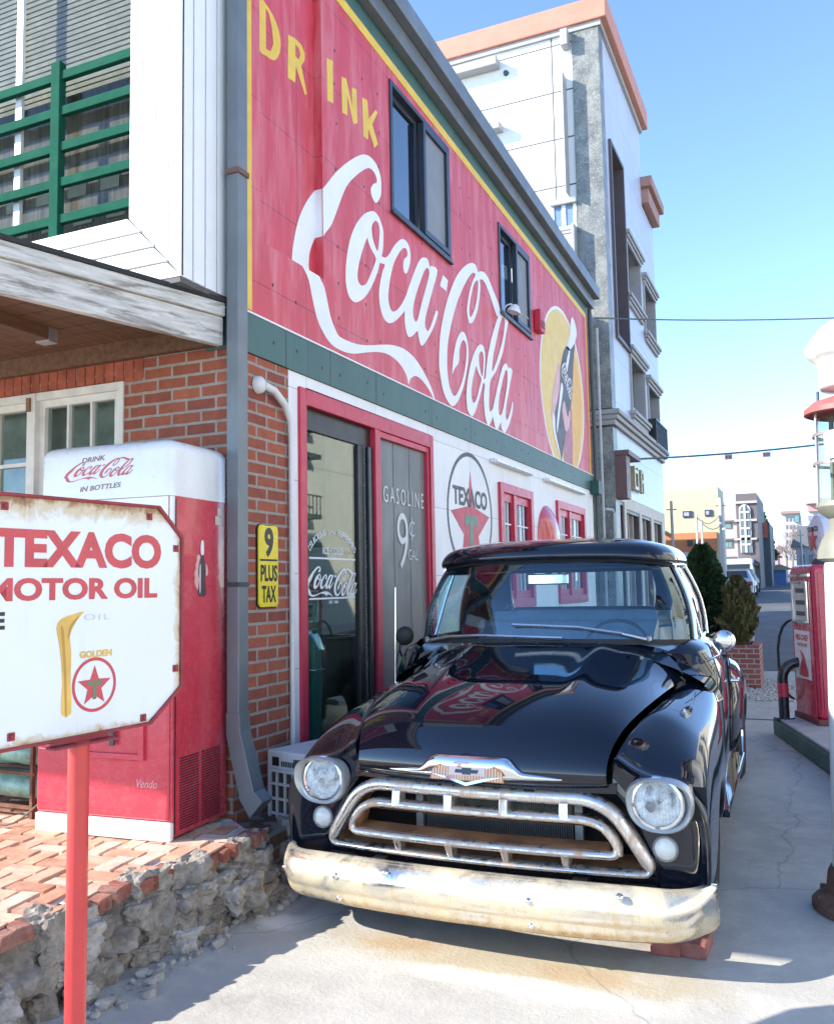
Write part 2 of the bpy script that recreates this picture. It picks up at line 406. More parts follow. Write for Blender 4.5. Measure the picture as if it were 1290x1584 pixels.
def slanted(y0, y1, dz0, dz1, c0, c1):
    m = MB(); P = W.p
    return m.hexa([P(y0, ztop(y0) + dz0, c1), P(y1, ztop(y1) + dz0, c1), P(y1, ztop(y1) + dz0, c0), P(y0, ztop(y0) + dz0, c0), P(y0, ztop(y0) + dz1, c1), P(y1, ztop(y1) + dz1, c1), P(y1, ztop(y1) + dz1, c0), P(y0, ztop(y0) + dz1, c0)])
mb = slanted(4.26, 13.30, -.085, 0, .007, .011)
mb.fbox(W, 4.255, 4.345, 3.275, 5.97, .007, .0105); mb.fbox(W, 13.235, 13.30, 3.275, 5.70, .007, .0105)
SP(mb, 'yellow_border', m_yel)
SP(slanted(Y0, Y1, 0, .15, -.2, .010), 'green_eave_board', m_green)
SP(slanted(Y0 - .1, Y1 + .12, .13, .30, .0105, .10), 'eave_fascia', m_grey, bevel=.006)
SP(slanted(Y0 - .1, Y1 + .16, .285, .46, .1005, .19), 'gutter', m_grey, bevel=.008)
SP(slanted(Y0 - .1, Y1 + .16, .30, .44, -.3, .1), 'eave_soffit', m_dkgrey)
mb = MB()
def roofpoly(y): z = ztop(y) + .44; return [(-2.98, y, z), (-6.4, y, z + 1.9), (-9.8, y, z), (-9.8, y, z - .12), (-6.4, y, z + 1.78), (-2.98, y, z - .12)]
a, b = roofpoly(Y0 - .1), roofpoly(Y1 + .12)
mb.add(a + b, [(0, 1, 2, 3, 4, 5), (11, 10, 9, 8, 7, 6)] + [(i, (i + 1) % 6, 6 + (i + 1) % 6, 6 + i) for i in range(6)])
SP(mb, 'roof', m_roof)
mb = MB()
mb.prism([(-3.2, Y1 - .2, 0), (-9.6, Y1 - .2, 0), (-9.6, Y1 - .2, 5.9), (-6.4, Y1 - .2, 7.7), (-3.2, Y1 - .2, 5.9)], (0, .2, 0))
mb.box(-9.6, -9.4, Y0, Y1 - .21, 0, 5.9)
SP(mb, 'rear_walls', m_lower)
# bolt dimples of the cladding
mb = MB(); rnd = random.Random(3)
ys = [4.71, 5.28, 5.98, 7.08, 8.06, 8.98, 9.85, 10.6, 11.3, 12.1]
for y in ys:
    for dy in (-.13, .13):
        for z in (3.13, 3.5, 3.78, 4.07, 4.36, 4.65, 4.95, 5.25, 5.55):
            yy = y + dy + rnd.uniform(-.02, .02); zz = z + rnd.uniform(-.03, .03)
            if any(h[0] - .05 < yy < h[1] + .05 and h[2] - .05 < zz < h[3] + .05 for h in (w1, w2, rec)): continue
            mb.prism([W.p(yy + q[0], zz + q[1], .0062 if z > 3.2 else .0162) for q in circle(0, 0, .008, .013, 8)], (.0008, 0, 0))
SP(mb, 'bolt_dimples', M('bolt_hole', (.05, .02, .025), .8))
# joints in the green band
mb = MB()
for y in ys + [12.75]: mb.fbox(W, y - .004, y + .004, 3.012, 3.249, .0162, .0168)
SP(mb, 'band_joints', m_black)

# ---- logo traced on the wall
tA = lambda L: [(450 + x * .15504, 220 + y * .15504) for x, y in L]
tB = lambda L: [(450 + x * .15504, 400 + y * .15504) for x, y in L]
tC = lambda L: [(520 + x * .15504, 300 + y * .15504) for x, y in L]
tD = lambda L: [(600 + x * .15504, 380 + y * .15504) for x, y in L]
tE = lambda L: [(660 + x * .12403, 500 + y * .12403) for x, y in L]
t2 = lambda L: [(540 + x * .15504, 520 + y * .15504) for x, y in L]
tF = lambda L: [(820 + x * .1767, 460 + y * .1767) for x, y in L]
tZ = lambda L: [(350 + x * .31, y * .31) for x, y in L]
LOGO = [
 [tA([(845, 605), (885, 540), (893, 470), (888, 350), (850, 230), (790, 150), (720, 120), (640, 145), (540, 210), (440, 300), (340, 425), (250, 540), (185, 660), (140, 790), (105, 960), (88, 1100), (90, 1200)]) +
  tB([(130, 120), (170, 220), (200, 370), (250, 590), (310, 730), (390, 850), (480, 910), (560, 940), (640, 948), (750, 935), (860, 932), (950, 950), (1040, 1010), (1110, 1095), (1150, 1180), (1166, 1255), (1180, 1210)]) +
  t2([(612, 418), (650, 396), (700, 420), (760, 490), (820, 590), (850, 655), (830, 560), (780, 440), (710, 310), (640, 210), (560, 140), (490, 105), (400, 85), (300, 85), (220, 90), (130, 88), (60, 75)]) +
  tB([(580, 829), (480, 780), (440, 720), (390, 590), (360, 450), (325, 290), (275, 180), (254, 90)]) +
  tA([(250, 1200), (260, 1080), (290, 990), (330, 910), (390, 830), (440, 710), (490, 570), (540, 450), (600, 370), (680, 300), (740, 262), (780, 258), (820, 295), (845, 350), (848, 400), (815, 415), (790, 460), (795, 520), (815, 575)])],
 [tC([(345, 170), (270, 200), (190, 300), (130, 450), (95, 640), (85, 830), (100, 960), (130, 1040), (180, 1080), (240, 1060), (300, 1000), (350, 910), (400, 790), (425, 690), (440, 640), (458, 540), (462, 400), (450, 320), (420, 235), (385, 185)]),
  tC([(380, 265), (352, 305), (345, 360), (360, 460), (402, 570), (418, 470), (424, 370), (410, 290)]),
  tC([(300, 435), (260, 540), (220, 680), (203, 810), (215, 880), (245, 912), (290, 895), (340, 790), (370, 710), (388, 640), (340, 550), (310, 470)])],
 [tC([(435, 622), (480, 635), (520, 600), (560, 530), (610, 470), (650, 448), (690, 470), (720, 530), (733, 620), (725, 700), (705, 770), (685, 795), (665, 765), (660, 690), (675, 640), (700, 620), (700, 570), (680, 540), (650, 545), (610, 600), (570, 680), (540, 790), (520, 910), (510, 1020), (520, 1110), (545, 1165), (570, 1172), (610, 1145), (660, 1070), (705, 970), (745, 890), (740, 1000), (680, 1150), (620, 1230), (560, 1280), (510, 1285), (465, 1240), (430, 1130), (418, 1000), (430, 880), (450, 780), (475, 705), (430, 685)])],
 [tD([(350, 115), (310, 140), (270, 220), (220, 350), (180, 470), (150, 570), (158, 660), (160, 780), (180, 880), (205, 912), (240, 895), (285, 850), (295, 900), (310, 970), (330, 998), (360, 970), (420, 870), (460, 780), (490, 670), (470, 650), (440, 740), (400, 840), (380, 845), (362, 800), (365, 720), (400, 580), (440, 430), (485, 245), (420, 200), (410, 220), (390, 140)]),
  tD([(380, 220), (350, 260), (310, 370), (270, 490), (242, 620), (245, 710), (265, 755), (290, 730), (320, 600), (370, 420), (400, 300), (400, 240)])],
 [tD([(540, 290), (590, 345), (575, 455), (508, 400)])],
 [tD([(820, 172), (760, 200), (690, 280), (640, 380), (590, 520), (550, 670), (520, 830), (505, 980), (500, 1150)]) +
  tE([(145, 560), (165, 700), (190, 830), (230, 940), (280, 1015), (315, 1033), (360, 1000), (410, 900), (450, 780), (480, 640), (505, 480), (508, 340), (495, 220), (470, 140), (440, 105), (410, 115), (370, 190), (340, 300), (320, 430), (306, 630), (340, 560), (390, 480), (395, 340), (420, 240), (445, 210), (475, 250), (485, 340), (480, 450), (460, 590), (430, 720), (390, 830), (350, 900), (320, 900), (285, 830), (260, 720), (245, 560), (243, 420)]) +
  tD([(585, 1020), (600, 900), (630, 750), (680, 570), (740, 420), (800, 310), (840, 268), (865, 285), (888, 268), (880, 225), (860, 185)])],
 [tD([(910, 255), (950, 265), (990, 320), (1040, 440), (1110, 630), (1085, 710), (1040, 590), (1000, 470), (960, 375), (930, 338), (907, 342), (912, 400), (905, 510), (885, 640), (850, 740), (820, 775), (800, 765), (783, 690), (780, 620), (800, 480), (830, 370), (865, 290), (890, 265)]),
  tD([(885, 345), (850, 380), (820, 500), (803, 620), (805, 690), (820, 710), (850, 650), (875, 550), (890, 420)])],
 [tE([(760, 350), (800, 170), (850, 0), (890, -110), (920, -155), (965, -140), (1003, -60), (1000, 20), (985, 100), (960, 240), (930, 390), (860, 580), (800, 680), (780, 740), (770, 850), (765, 1020), (780, 1105), (815, 1060), (810, 1170), (760, 1275), (720, 1180), (705, 1050), (700, 900), (710, 760), (680, 745), (690, 700), (720, 680), (735, 520)]),
  tE([(805, 600), (815, 430), (860, 200), (905, 0), (930, -70), (955, -60), (960, 20), (940, 180), (900, 340), (850, 500)])],
 [tE([(655, 265), (620, 290), (570, 390), (525, 550), (495, 720), (482, 880), (485, 1000), (500, 1090), (550, 1165), (590, 1110), (620, 1020), (660, 880), (690, 735), (705, 640), (715, 500), (715, 380), (700, 300), (680, 272)]),
  tE([(660, 350), (640, 400), (640, 480), (655, 590), (680, 660), (692, 560), (695, 440), (685, 370)]),
  tE([(608, 530), (580, 620), (555, 740), (545, 860), (550, 950), (575, 995), (610, 940), (640, 820), (670, 700), (640, 640), (615, 570)])],
 [tE([(970, 500), (935, 540), (900, 660), (870, 790), (840, 930), (810, 1080), (815, 1180), (840, 1290), (865, 1325), (890, 1290), (912, 1235), (920, 1310), (955, 1365), (985, 1330), (1030, 1220), (1060, 1080), (1063, 990), (1050, 985), (1035, 1080), (1000, 1190), (985, 1205), (972, 1140), (985, 990), (1010, 850), (1030, 740), (1055, 590), (1015, 550), (1005, 560), (990, 515)]),
  tE([(975, 580), (950, 650), (920, 780), (890, 930), (882, 1050), (890, 1130), (910, 1150), (935, 1090), (960, 960), (985, 800), (995, 680), (992, 610)])],
]
logo = [[smooth_loop([W.px(*q) for q in L], 3) if len(L) > 4 else [W.px(*q) for q in L] for L in piece] for piece in LOGO]
_lx = [q[0] for p in logo for L in p for q in L]; _ly = [q[1] for p in logo for L in p for q in L]
LB = (min(_lx), max(_lx), min(_ly), max(_ly))
def logo_in(a0, a1, b0, b1, shear=0., slope=0.):
    f = lambda q: ((q[0] - LB[0]) / (LB[1] - LB[0]), (q[1] - LB[2]) / (LB[3] - LB[2]))
    out = []
    for piece in logo:
        pp = []
        for L in piece:
            l2 = []
            for q in L:
                x, y = f(q); a = a0 + x * (a1 - a0); b = b0 + y * (b1 - b0)
                l2.append((a + shear * (b - b0), b + slope * (a - a0)))
            pp.append(l2)
        out.append(pp)
    return out
big = logo[0][0]
inner = clip(clip(big, 0, yr - .001, True), 1, zr + .001, False)
right = clip(big, 0, yr, False)
low = clip(clip(big, 0, yr + .0005, True), 1, zr, True)
_z = sorted((b0 + (b1 - b0) * (yr - a0) / (a1 - a0) for (a0, b0), (a1, b1) in zip(big, big[1:] + big[:1]) if (a0 - yr) * (a1 - yr) < 0), reverse=True)
jamb = [Vector((0, 0, _z[0])), Vector((0, 0, _z[1]))]
wlogo = flat([[right], [low]] + logo[1:], W, 'painted_script', m_white, None, off=.0065, thick=.001)
shop_children.append(wlogo)
shop_children.append(flat([[inner]], W, 'painted_script', m_white, None, off=-.059, thick=.001))
mb = MB(); mb.box(-3.059, -3.0, yr - .0025, yr - .001, jamb[1].z, jamb[0].z); SP(mb, 'painted_script', m_white)
# DRINK
zp = lambda L: [W.px(*q) for q in tZ(L)]
sD = [smooth_loop(zp([(198, -45), (197, 60), (198, 225), (238, 265), (270, 287), (293, 275), (309, 220), (300, 140), (270, 60), (232, 0)]), 2), zp([(234, 25), (237, 230), (258, 242), (272, 205), (266, 125), (250, 50)])]
sR = [zp([(345, 158), (343, 375), (380, 400), (384, 318), (428, 460), (438, 458), (410, 315), (426, 290), (427, 250), (408, 207), (380, 178)]), zp([(381, 208), (382, 268), (397, 284), (405, 262), (398, 228)])]
sI = [zp([(497, 288), (500, 500), (530, 516), (527, 302)])]
sN = [zp([(570, 380), (574, 560), (600, 575), (600, 478), (630, 618), (650, 614), (645, 445), (622, 435), (624, 530), (594, 392)])]
sK = [zp([(673, 484), (680, 678), (703, 697), (704, 640), (735, 738), (752, 718), (724, 620), (750, 562), (741, 546), (706, 592), (700, 500)])]
mI = sI[0]
shop_children.append(flat([sD, sR], W, 'painted_letters', m_yel, None, off=-.059, thick=.001))
shop_children.append(flat([sI, sN, sK], W, 'painted_letters', m_yel, None, off=.0065, thick=.001))
# bottle mural
cy, cz, cr = 11.80, 4.24, 1.13
disc = clip(circle(cy, cz, cr, n=72), 1, 3.27, False); ring = clip(circle(cy, cz, cr + .045, n=72), 1, 3.268, False)
F = lambda L: smooth_loop([W.px(*q) for q in tF(L)], 2)
m_cola = M('brown_bottle_paint', (.075, .05, .05), .5, var=.3); m_skin = M('pink_hand_paint', (.72, .40, .38), .5, var=.12); m_rose = M('dusty_sleeve_paint', (.45, .13, .17), .5, var=.1)
m_goldp = M('deep_yellow_paint', (.82, .42, .04), .5, var=.1)
shop_children.append(flat([[ring]], W, 'mural_rim', m_white, None, off=.0065, thick=.0008))
shop_children.append(flat([[disc]], W, 'mural_disc', M('mural_yellow_paint', (.80, .55, .14), .5, var=.08), None, off=.0080, thick=.0008))
shop_children.append(flat([[F([(372, 500), (400, 590), (432, 760), (443, 960), (438, 1200), (420, 1400), (405, 1500), (366, 1480), (358, 1100), (365, 800)])]], W, 'mural_disc', m_goldp, None, off=.0093, thick=.0008))
shop_children.append(flat([[F([(300, 1165), (292, 1300), (296, 1455), (362, 1490), (360, 1100), (350, 960), (330, 1000), (330, 1150)])]], W, 'mural_hand', m_rose, None, off=.0104, thick=.0008))
shop_children.append(flat([[F([(250, 570), (232, 600), (228, 650), (214, 660), (212, 740), (198, 780), (196, 850), (184, 880), (186, 960), (178, 1000), (184, 1060), (210, 1030), (240, 900), (255, 700)])]], W, 'mural_hand', m_skin, None, off=.0104, thick=.0008))
shop_children.append(flat([[F([(356, 172), (345, 230), (341, 320), (312, 425), (322, 455), (350, 460), (388, 380), (400, 310), (384, 220), (368, 182)])], [F([(196, 1000), (186, 1090), (205, 1210), (240, 1350), (262, 1425), (250, 1340), (215, 1180), (210, 1060)])]], W, 'mural_bottle_highlight', m_white, None, off=.0116, thick=.0008))
shop_children.append(flat([[F([(318, 425), (300, 440), (280, 500), (258, 620), (252, 800), (205, 1020), (192, 1075), (205, 1160), (240, 1320), (266, 1425), (288, 1300), (310, 1150), (330, 1000), (350, 960), (365, 750), (372, 560), (384, 400), (350, 455)])]], W, 'mural_bottle', m_cola, None, off=.0116, thick=.0008))
shop_children.append(flat([[F([(285, 905), (272, 985), (285, 1080), (300, 1165), (318, 1168), (336, 1120), (345, 1010), (332, 1000), (325, 1050), (310, 1010), (298, 930)])]], W, 'mural_hand', m_skin, None, off=.0134, thick=.0006))
shop_children.append(flat([[F([(330, 470), (306, 590), (316, 650), (340, 480)])], [F([(262, 750), (240, 950), (225, 1100), (228, 1190), (240, 1110), (252, 1000), (280, 800)])], [F([(345, 330), (330, 440), (352, 445), (372, 350)])]], W, 'mural_bottle_highlight', m_white, None, off=.0134, thick=.0006))
Fs = Frame(W.p(0, 0, .0134), (W.p(*W.px(820 + 352 * .1767, 460 + 880 * .1767)) - W.p(*W.px(820 + 270 * .1767, 460 + 590 * .1767))), (0, .35, 1))
o = W.p(*W.px(820 + 262 * .1767, 460 + 655 * .1767), .0136); e = W.p(*W.px(820 + 348 * .1767, 460 + 905 * .1767), .0136)
Fs = Frame(o, e - o, Vector((1, 0, 0)).cross(e - o))
shop_children.append(flat(logo_in(0, (e - o).length, -.02, .30), Fs, 'painted_script', m_white, None, off=.0005, thick=.0006, step=.0001))
# white cable marks, alarm etc. are added later; star emblem on the white wall
sy, sz, sr = 8.045, 2.30, .52
m_emgrey = M('grey_emblem_paint', (.085, .085, .09), .55, var=.25)
m_emred = M('red_emblem_paint', (.55, .06, .09), .5, var=.12); m_emgreen = M('green_emblem_paint', (.10, .24, .17), .5, var=.15)
shop_children.append(flat([[circle(sy, sz, .62, .60, 72), circle(sy, sz, .585, .56, 72)]], W, 'emblem_ring', m_emgrey, None, off=.0015, thick=.001))
st = [W.px(*q) for q in [(670 + x * .1938, 690 + y * .1938) for x, y in [(296, 232), (320, 400), (338, 565), (448, 590), (372, 775)]]]
c5 = [(sy, 2.72), (sy + .085, 2.37), (sy + .53, 2.30), (sy + .20, 2.09), (sy + .30, 1.74), (sy, 1.95), (sy - .30, 1.74), (sy - .20, 2.09), (sy - .53, 2.30), (sy - .085, 2.37)]
shop_children.append(flat([[c5]], W, 'emblem_star', m_emred, None, off=.0015, thick=.001))
mb = MB(); fit_text(mb, 'TEXACO', W, sy - .47, sy + .47, 2.365, 2.545, off=.0030, bold=.03); shop_children.append(mb.build('emblem_letters', m_emgrey))
shop_children.append(flat([[[(sy - .17, 2.28), (sy + .17, 2.28), (sy + .17, 2.17), (sy + .12, 2.17), (sy + .10, 2.21), (sy + .045, 2.21), (sy + .045, 1.9), (sy - .045, 1.9), (sy - .045, 2.21), (sy - .10, 2.21), (sy - .12, 2.17), (sy - .17, 2.17)]]], W, 'emblem_letters', m_emgreen, None, off=.0030, thick=.001))

# ---- upper sliding windows
def sliding_window(h, near_open):
    y0, y1, z0, z1 = h
    mb = MB(); frame_bars(mb, W, y0 - .01, y1 + .01, z0 - .01, z1 + .01, .04, -.12, .022)
    mb.fbox(W, y0 - .02, y1 + .02, z0 - .035, z0 - .011, .0, .04)
    fr = SP(mb, 'window', m_alu, bevel=.004)
    ym = (y0 + y1) / 2 + (.03 if near_open else -.02)
    mb = MB(); frame_bars(mb, W, y0 + .031, ym - .02, z0 + .031, z1 - .031, .05, -.07, -.035); s1 = mb.build('sash', m_alu, fr, bevel=.003)
    mb = MB(); frame_bars(mb, W, ym - .02, y1 - .036, z0 + .036, z1 - .036, .05, -.03, .03); s2 = mb.build('sash', m_alu, fr, bevel=.003)
    mb = MB(); mb.fbox(W, y0 + .081, ym - .071, z0 + .081, z1 - .081, -.053, -.048); mb.build('pane', m_mirror, s1)
    mb = MB(); mb.fbox(W, ym + .031, y1 - .087, z0 + .087, z1 - .087, -.005, .001); mb.build('screen', m_mesh if near_open else m_mirror, s2)
    mb = MB(); mb.fbox(W, y0, y1, z0, z1, -.45, -.40); mb.build('blind', M('window_blind', (.18, .19, .19), .8), fr)
sliding_window(w1, True); sliding_window(w2, True)
# ---- small red windows with glazing bars
def bar_window(h):
    y0, y1, z0, z1 = h
    mb = MB(); frame_bars(mb, W, y0, y1, z0, z1, .10, -.15, .035); ym = y0 + (y1 - y0) * .44
    mb.fbox(W, ym - .055, ym + .055, z0 + .1, z1 - .1, -.13, .025); fr = SP(mb, 'window', m_redframe, bevel=.004)
    for a0, a1 in ((y0 + .1, ym - .055), (ym + .055, y1 - .1)):
        mb = MB(); frame_bars(mb, W, a0, a1, z0 + .1, z1 - .1, .03, -.045, .004, .09); s = mb.build('sash', m_redframe, fr)
        mb = MB()
        for k in (1, 2): mb.fbox(W, a0 + .03 + (a1 - a0 - .06) * k / 3 - .008, a0 + .03 + (a1 - a0 - .06) * k / 3 + .008, z0 + .19, z1 - .19, -.035, -.004)
        for k in (1, 2, 3): zz = z0 + .19 + (z1 - z0 - .38) * k / 4; mb.fbox(W, a0 + .03, a1 - .03, zz - .008, zz + .008, -.034, -.006)
        mb.build('glazing_bars', m_white, s)
        mb = MB(); mb.fbox(W, a0 + .03, a1 - .03, z0 + .19, z1 - .19, -.024, -.020); mb.build('pane', m_glass, s)
    mb = MB(); mb.fbox(W, y0 + .05, y1 - .05, z0 + .05, z1 - .05, -.16, -.15); mb.build('curtain', M('pale_curtain', (.8, .79, .77), .9, var=.25, scale=4, stretch=(1, 6, .4)), fr)
bar_window(lw1); bar_window(lw2)
# ---- shop door and gasoline pane
y0, y1, z0, z1 = door; ym = 6.0
mb = MB(); frame_bars(mb, W, y0, y1, z0 - .1, z1, .075, -.16, .022, .11); mb.fbox(W, ym - .045, ym + .045, z0, z1 - .11, -.16, .02)
mb.fbox(W, y1 - .115, y1 - .0755, z0, z1 - .111, -.15, .010); mb.fbox(W, ym + .0455, y1 - .1155, z1 - .16, z1 - .111, -.15, .008)
SP(mb, 'door_frame', m_redframe, bevel=.004)
dz = z1 - .11; d0, d1 = y0 + .076, ym - .046
mb = MB(); mb.fbox(W, d0, d1, dz - .15, dz - .001, -.10, -.025); mb.fbox(W, d0, d0 + .012, 0, dz - .151, -.10, -.02)
mb.fbox(W, d1 - .10, d1 - .052, 0, dz - .151, -.12, .010); mb.fbox(W, d1 - .045, d1, 0, dz - .151, -.11, -.005); mb.fbox(W, d1 - .215, d1 - .12, 0, dz - .151, -.10, -.018)
mb.fbox(W, d0 + .012, d1 - .22, 0.0, .14, -.10, -.03)
dr = SP(mb, 'door', m_black, bevel=.004)
mb = MB(); mb.fbox(W, d1 - .0515, d1 - .0455, 0, dz - .151, -.08, .004); mb.fbox(W, d1 - .119, d1 - .113, 0, dz - .151, -.08, -.012); mb.build('door_track', M('bright_aluminium', (.6, .62, .64), .25, .9), dr)
mb = MB(); mb.fbox(W, d0 + .012, d1 - .12, .14, dz - .151, -.045, -.038); mb.build('pane', m_doorglass, dr)
G = Frame((-3.0375, 0, 0), (0, 1, 0))
gp = lambda u, v: G.px(u, v)
q0 = gp(473, 925); q1 = gp(551, 868)
dm = flat(logo_in(q0[0], q1[0], q0[1], q0[1] + (gp(475, 874)[1] - gp(475, 921)[1]) * 1.05), G, 'door_lettering', m_white, dr, off=.001, thick=.0006, step=.0001)
mb = MB()
fit_text(mb, 'ICE COLD', G, gp(499, 850)[0], gp(530, 850)[0], gp(515, 858)[1], gp(515, 847)[1], off=.001, bold=.01)
for s, (ua, va), (ub, vb) in (('l1', (478, 865), (549, 864)), ('l2', (478, 928), (549, 923))):
    a, b = gp(ua, va), gp(ub, vb); mb.fbox(G, a[0], b[0], (a[1] + b[1]) / 2 - .006, (a[1] + b[1]) / 2 + .006, .001, .002)
a = gp(509, 934); b = gp(523, 931); fit_text(mb, 'EST. 1886', G, a[0], b[0], a[1], a[1] + .02, off=.001)
word = 'DELICIOUS and REFRESHING'; ca = (gp(478, 850)[0] + gp(549, 850)[0]) / 2; zb = gp(513, 868)[1]; rx, rz = (gp(549, 850)[0] - gp(478, 850)[0]) / 2 * 1.0, .185
for i, ch in enumerate(word):
    if ch == ' ': continue
    th = R(158 - 136 * i / (len(word) - 1)); small = 9 < i < 14
    vs, fs = text_geo(ch, .005); h = .022 if small else .042; wd = .020 if ch == 'I' else .034
    x0 = min(v.x for v in vs); x1 = max(v.x for v in vs); y0_ = min(v.y for v in vs); y1_ = max(v.y for v in vs); tl = (th - math.pi / 2) * .6
    out = []
    for v in vs:
        px_ = (v.x - (x0 + x1) / 2) / (x1 - x0) * (.012 if ch == 'I' else .03) * (.6 if small else 1); py_ = (v.y - y0_) / (y1_ - y0_) * h
        out.append(G.p(ca + rx * math.cos(th) + px_ * math.cos(tl) - py_ * math.sin(tl), zb + rz * math.sin(th) + px_ * math.sin(tl) + py_ * math.cos(tl), .001 + (.0006 if v.z > 0 else 0)))
    mb.add(out, fs)
mb.build('door_lettering', m_white, dr)
# gasoline pane
p0, p1 = ym + .0455, y1 - .1155
mb = MB(); mb.fbox(W, p0, p1, 0, dz - .05, -.035, -.025); gpn = SP(mb, 'fixed_pane', m_greyfilm)
mb = MB()
for k in (1, 2): yy = p0 + (p1 - p0) * k / 3; mb.fbox(W, yy - .006, yy + .006, .0, dz - .05, -.0245, -.0225)
mb.build('pane_divider', M('dark_grey_strip', (.10, .10, .10), .4), gpn)
H = Frame((-3.0215, 0, 0), (0, 1, 0)); hp = lambda u, v: H.px(u, v)
m_frost = M('frosted_lettering', (.72, .72, .70), .6, var=.08)
mb = MB(); a = hp(593, 776); b = hp(655, 779); c = hp(655, 757)
fit_text(mb, 'GASOLINE', H, a[0], b[0], a[1] - .0, a[1] + .13, off=.001, bold=-.004, sp=1.35, slope=0)
a = hp(615, 880); b = hp(632, 882); t = hp(615, 792); fit_text(mb, '9', H, a[0], b[0], a[1], t[1], off=.001, bold=-.008)
a = hp(633, 830); b = hp(641, 830); t = hp(633, 806); fit_text(mb, 'C', H, a[0], b[0], a[1], t[1], off=.001, bold=-.01)
mb.fbox(H, (a[0] + b[0]) / 2 - .005, (a[0] + b[0]) / 2 + .005, a[1] - .03, t[1] + .03, .001, .002)
a = hp(632, 866); b = hp(646, 866); t = hp(632, 850); fit_text(mb, 'GAL', H, a[0], b[0], a[1], t[1], off=.001, bold=-.008)
mb.build('pane_lettering', m_frost, gpn)
# room behind the door: teal booth seen through the glass
mb = MB(); mb.box(-6.2, -6.1, 4.3, 9, 0, 3); mb.box(-6.1, -3.25, 8.6, 8.7, 0, 3); mb.box(-6.1, -3.22, 4.4, 8.6, -.03, .0); mb.box(-6.1, -3.22, 4.40, 8.6, 2.98, 3.0); mb.box(-6.1, -3.22, 4.36, 4.40, 0, 3)
SP(mb, 'inner_room', M('dim_room_walls', (.30, .36, .34), .9, var=.3))
# ---- brick front wing
V = Frame((0, Y0, 0), (1, 0, 0))
fw = (-5.75, -3.81, 1.78, 2.90)
mb = MB(); holed_wall(mb, V, -9.6, -3.0, 0, 3.008, [fw], -.2, 0)
SP(mb, 'brick_front', m_bricky)
mb = MB(); mb.box(-9.6, -3.2005, Y0, Y0 + .2, 3.0085, 3.24); SP(mb, 'brick_front', m_bricky)
mb = MB(); mb.box(-9.6, -3.21, Y0 + .002, Y0 + .2, 3.2405, 6.3); SP(mb, 'upper_front', m_siding)
mb = MB()
for k in range(30):
    x = -3.66 - k * .078
    if x < -6: break
    mb.box(x - .068, x, Y0 - .006, Y0 + .05, 2.905, 3.07 + .0)
SP(mb, 'soldier_course', M('lintel_brick', (.34, .085, .045), .85, var=.4, scale=9, bmp=.3), bevel=.005)
mb = MB(); mb.box(-2.9995, -2.975, Y0 - .06, Y0 + .0, 3.0, 6.15); SP(mb, 'corner_trim', m_greenp)
# casement window
mb = MB(); frame_bars(mb, V, fw[0], fw[1], fw[2], fw[3], .05, -.12, .012); mb.fbox(V, -4.605, -4.535, fw[2], fw[3], -.11, .02)
mb.fbox(V, fw[0] - .04, fw[1] + .04, fw[2] - .06, fw[2] - .001, -.1, .04)
cw = SP(mb, 'window', m_windowwood, bevel=.004)
for a0, a1 in ((-4.535, fw[1] - .05), (-5.5, -4.605)):
    mb = MB(); frame_bars(mb, V, a0, a1, fw[2] + .05, fw[3] - .05, .045, -.08, -.02)
    n = 3
    for k in range(1, n): x = a0 + .045 + (a1 - a0 - .09) * k / n; mb.fbox(V, x - .009, x + .009, fw[2] + .095, fw[3] - .095, -.07, -.025)
    for k in (1, 2): z = fw[3] - .095 - (fw[3] - fw[2] - .19) * k / 2.6; mb.fbox(V, a0 + .045, a1 - .045, z - .012, z + .012, -.0695, -.0255)
    s = mb.build('sash', m_windowwood, cw)
    mb = MB(); mb.fbox(V, a0 + .04, a1 - .04, fw[2] + .09, fw[3] - .09, -.052, -.048); mb.build('pane', glassmat('clear_glass', (.9, .95, .93), 1.45, .9), s)
mb = MB(); mb.fbox(V, -4.60, -4.57, fw[3] - .12, fw[3] - .03, .02, .035); mb.build('latch', M('rusty_latch', (.22, .12, .06), .7), cw)
mb = MB(); mb.box(-9, -3.4, 6.3, 6.35, 0, 3); mb.box(-3.45, -3.4, 4.42, 6.3, 0, 3); mb.box(-9, -3.46, 4.38, 6.3, 2.95, 3.0); mb.box(-9, -3.46, 4.38, 6.3, .3, .34)
SP(mb, 'inner_room', M('brown_room_walls', (.30, .21, .15), .9, var=.3, scale=2))
# ---- white bay with rail
yb = 3.72; bx1 = -3.015; bz0 = at(283, 425, 1, yb).z; bz1 = 5.95; bx0 = -6.2
q = at(197, 335, 1, yb); ox, oz = q.x, q.z
mb = MB(); n = 4
for k in range(n):           # mitred boards of the surround
    t0, t1 = k / n, (k + 1) / n; g = .011
    xr0 = bx1 + (ox - bx1) * t0; xr1 = bx1 + (ox - bx1) * t1; zr0 = bz0 + (oz - bz0) * t0; zr1 = bz0 + (oz - bz0) * t1
    mb.prism([(xr0, yb + .02, zr0 + g * .2), (xr0, yb + .02, bz1), (xr1 + g, yb + .02, bz1), (xr1 + g, yb + .02, zr1 - g)], (0, -.02, 0))
    mb.prism([(bx0, yb + .02, zr0), (xr0 - g * .3, yb + .02, zr0), (xr1 - g * .3, yb + .02, zr1 - g), (bx0, yb + .02, zr1 - g)], (0, -.02, 0))
bay = SP(mb, 'bay', m_siding, bevel=.003)
mb = MB(); ns = 4
for k in range(ns):
    a = yb + (Y0 - .02 - yb) * k / ns; b = yb + (Y0 - .02 - yb) * (k + 1) / ns
    mb.box(bx1 - .02, bx1, a + .001, b - .011, bz0, bz1)
mb.build('side_boards', m_siding, bay, bevel=.003)
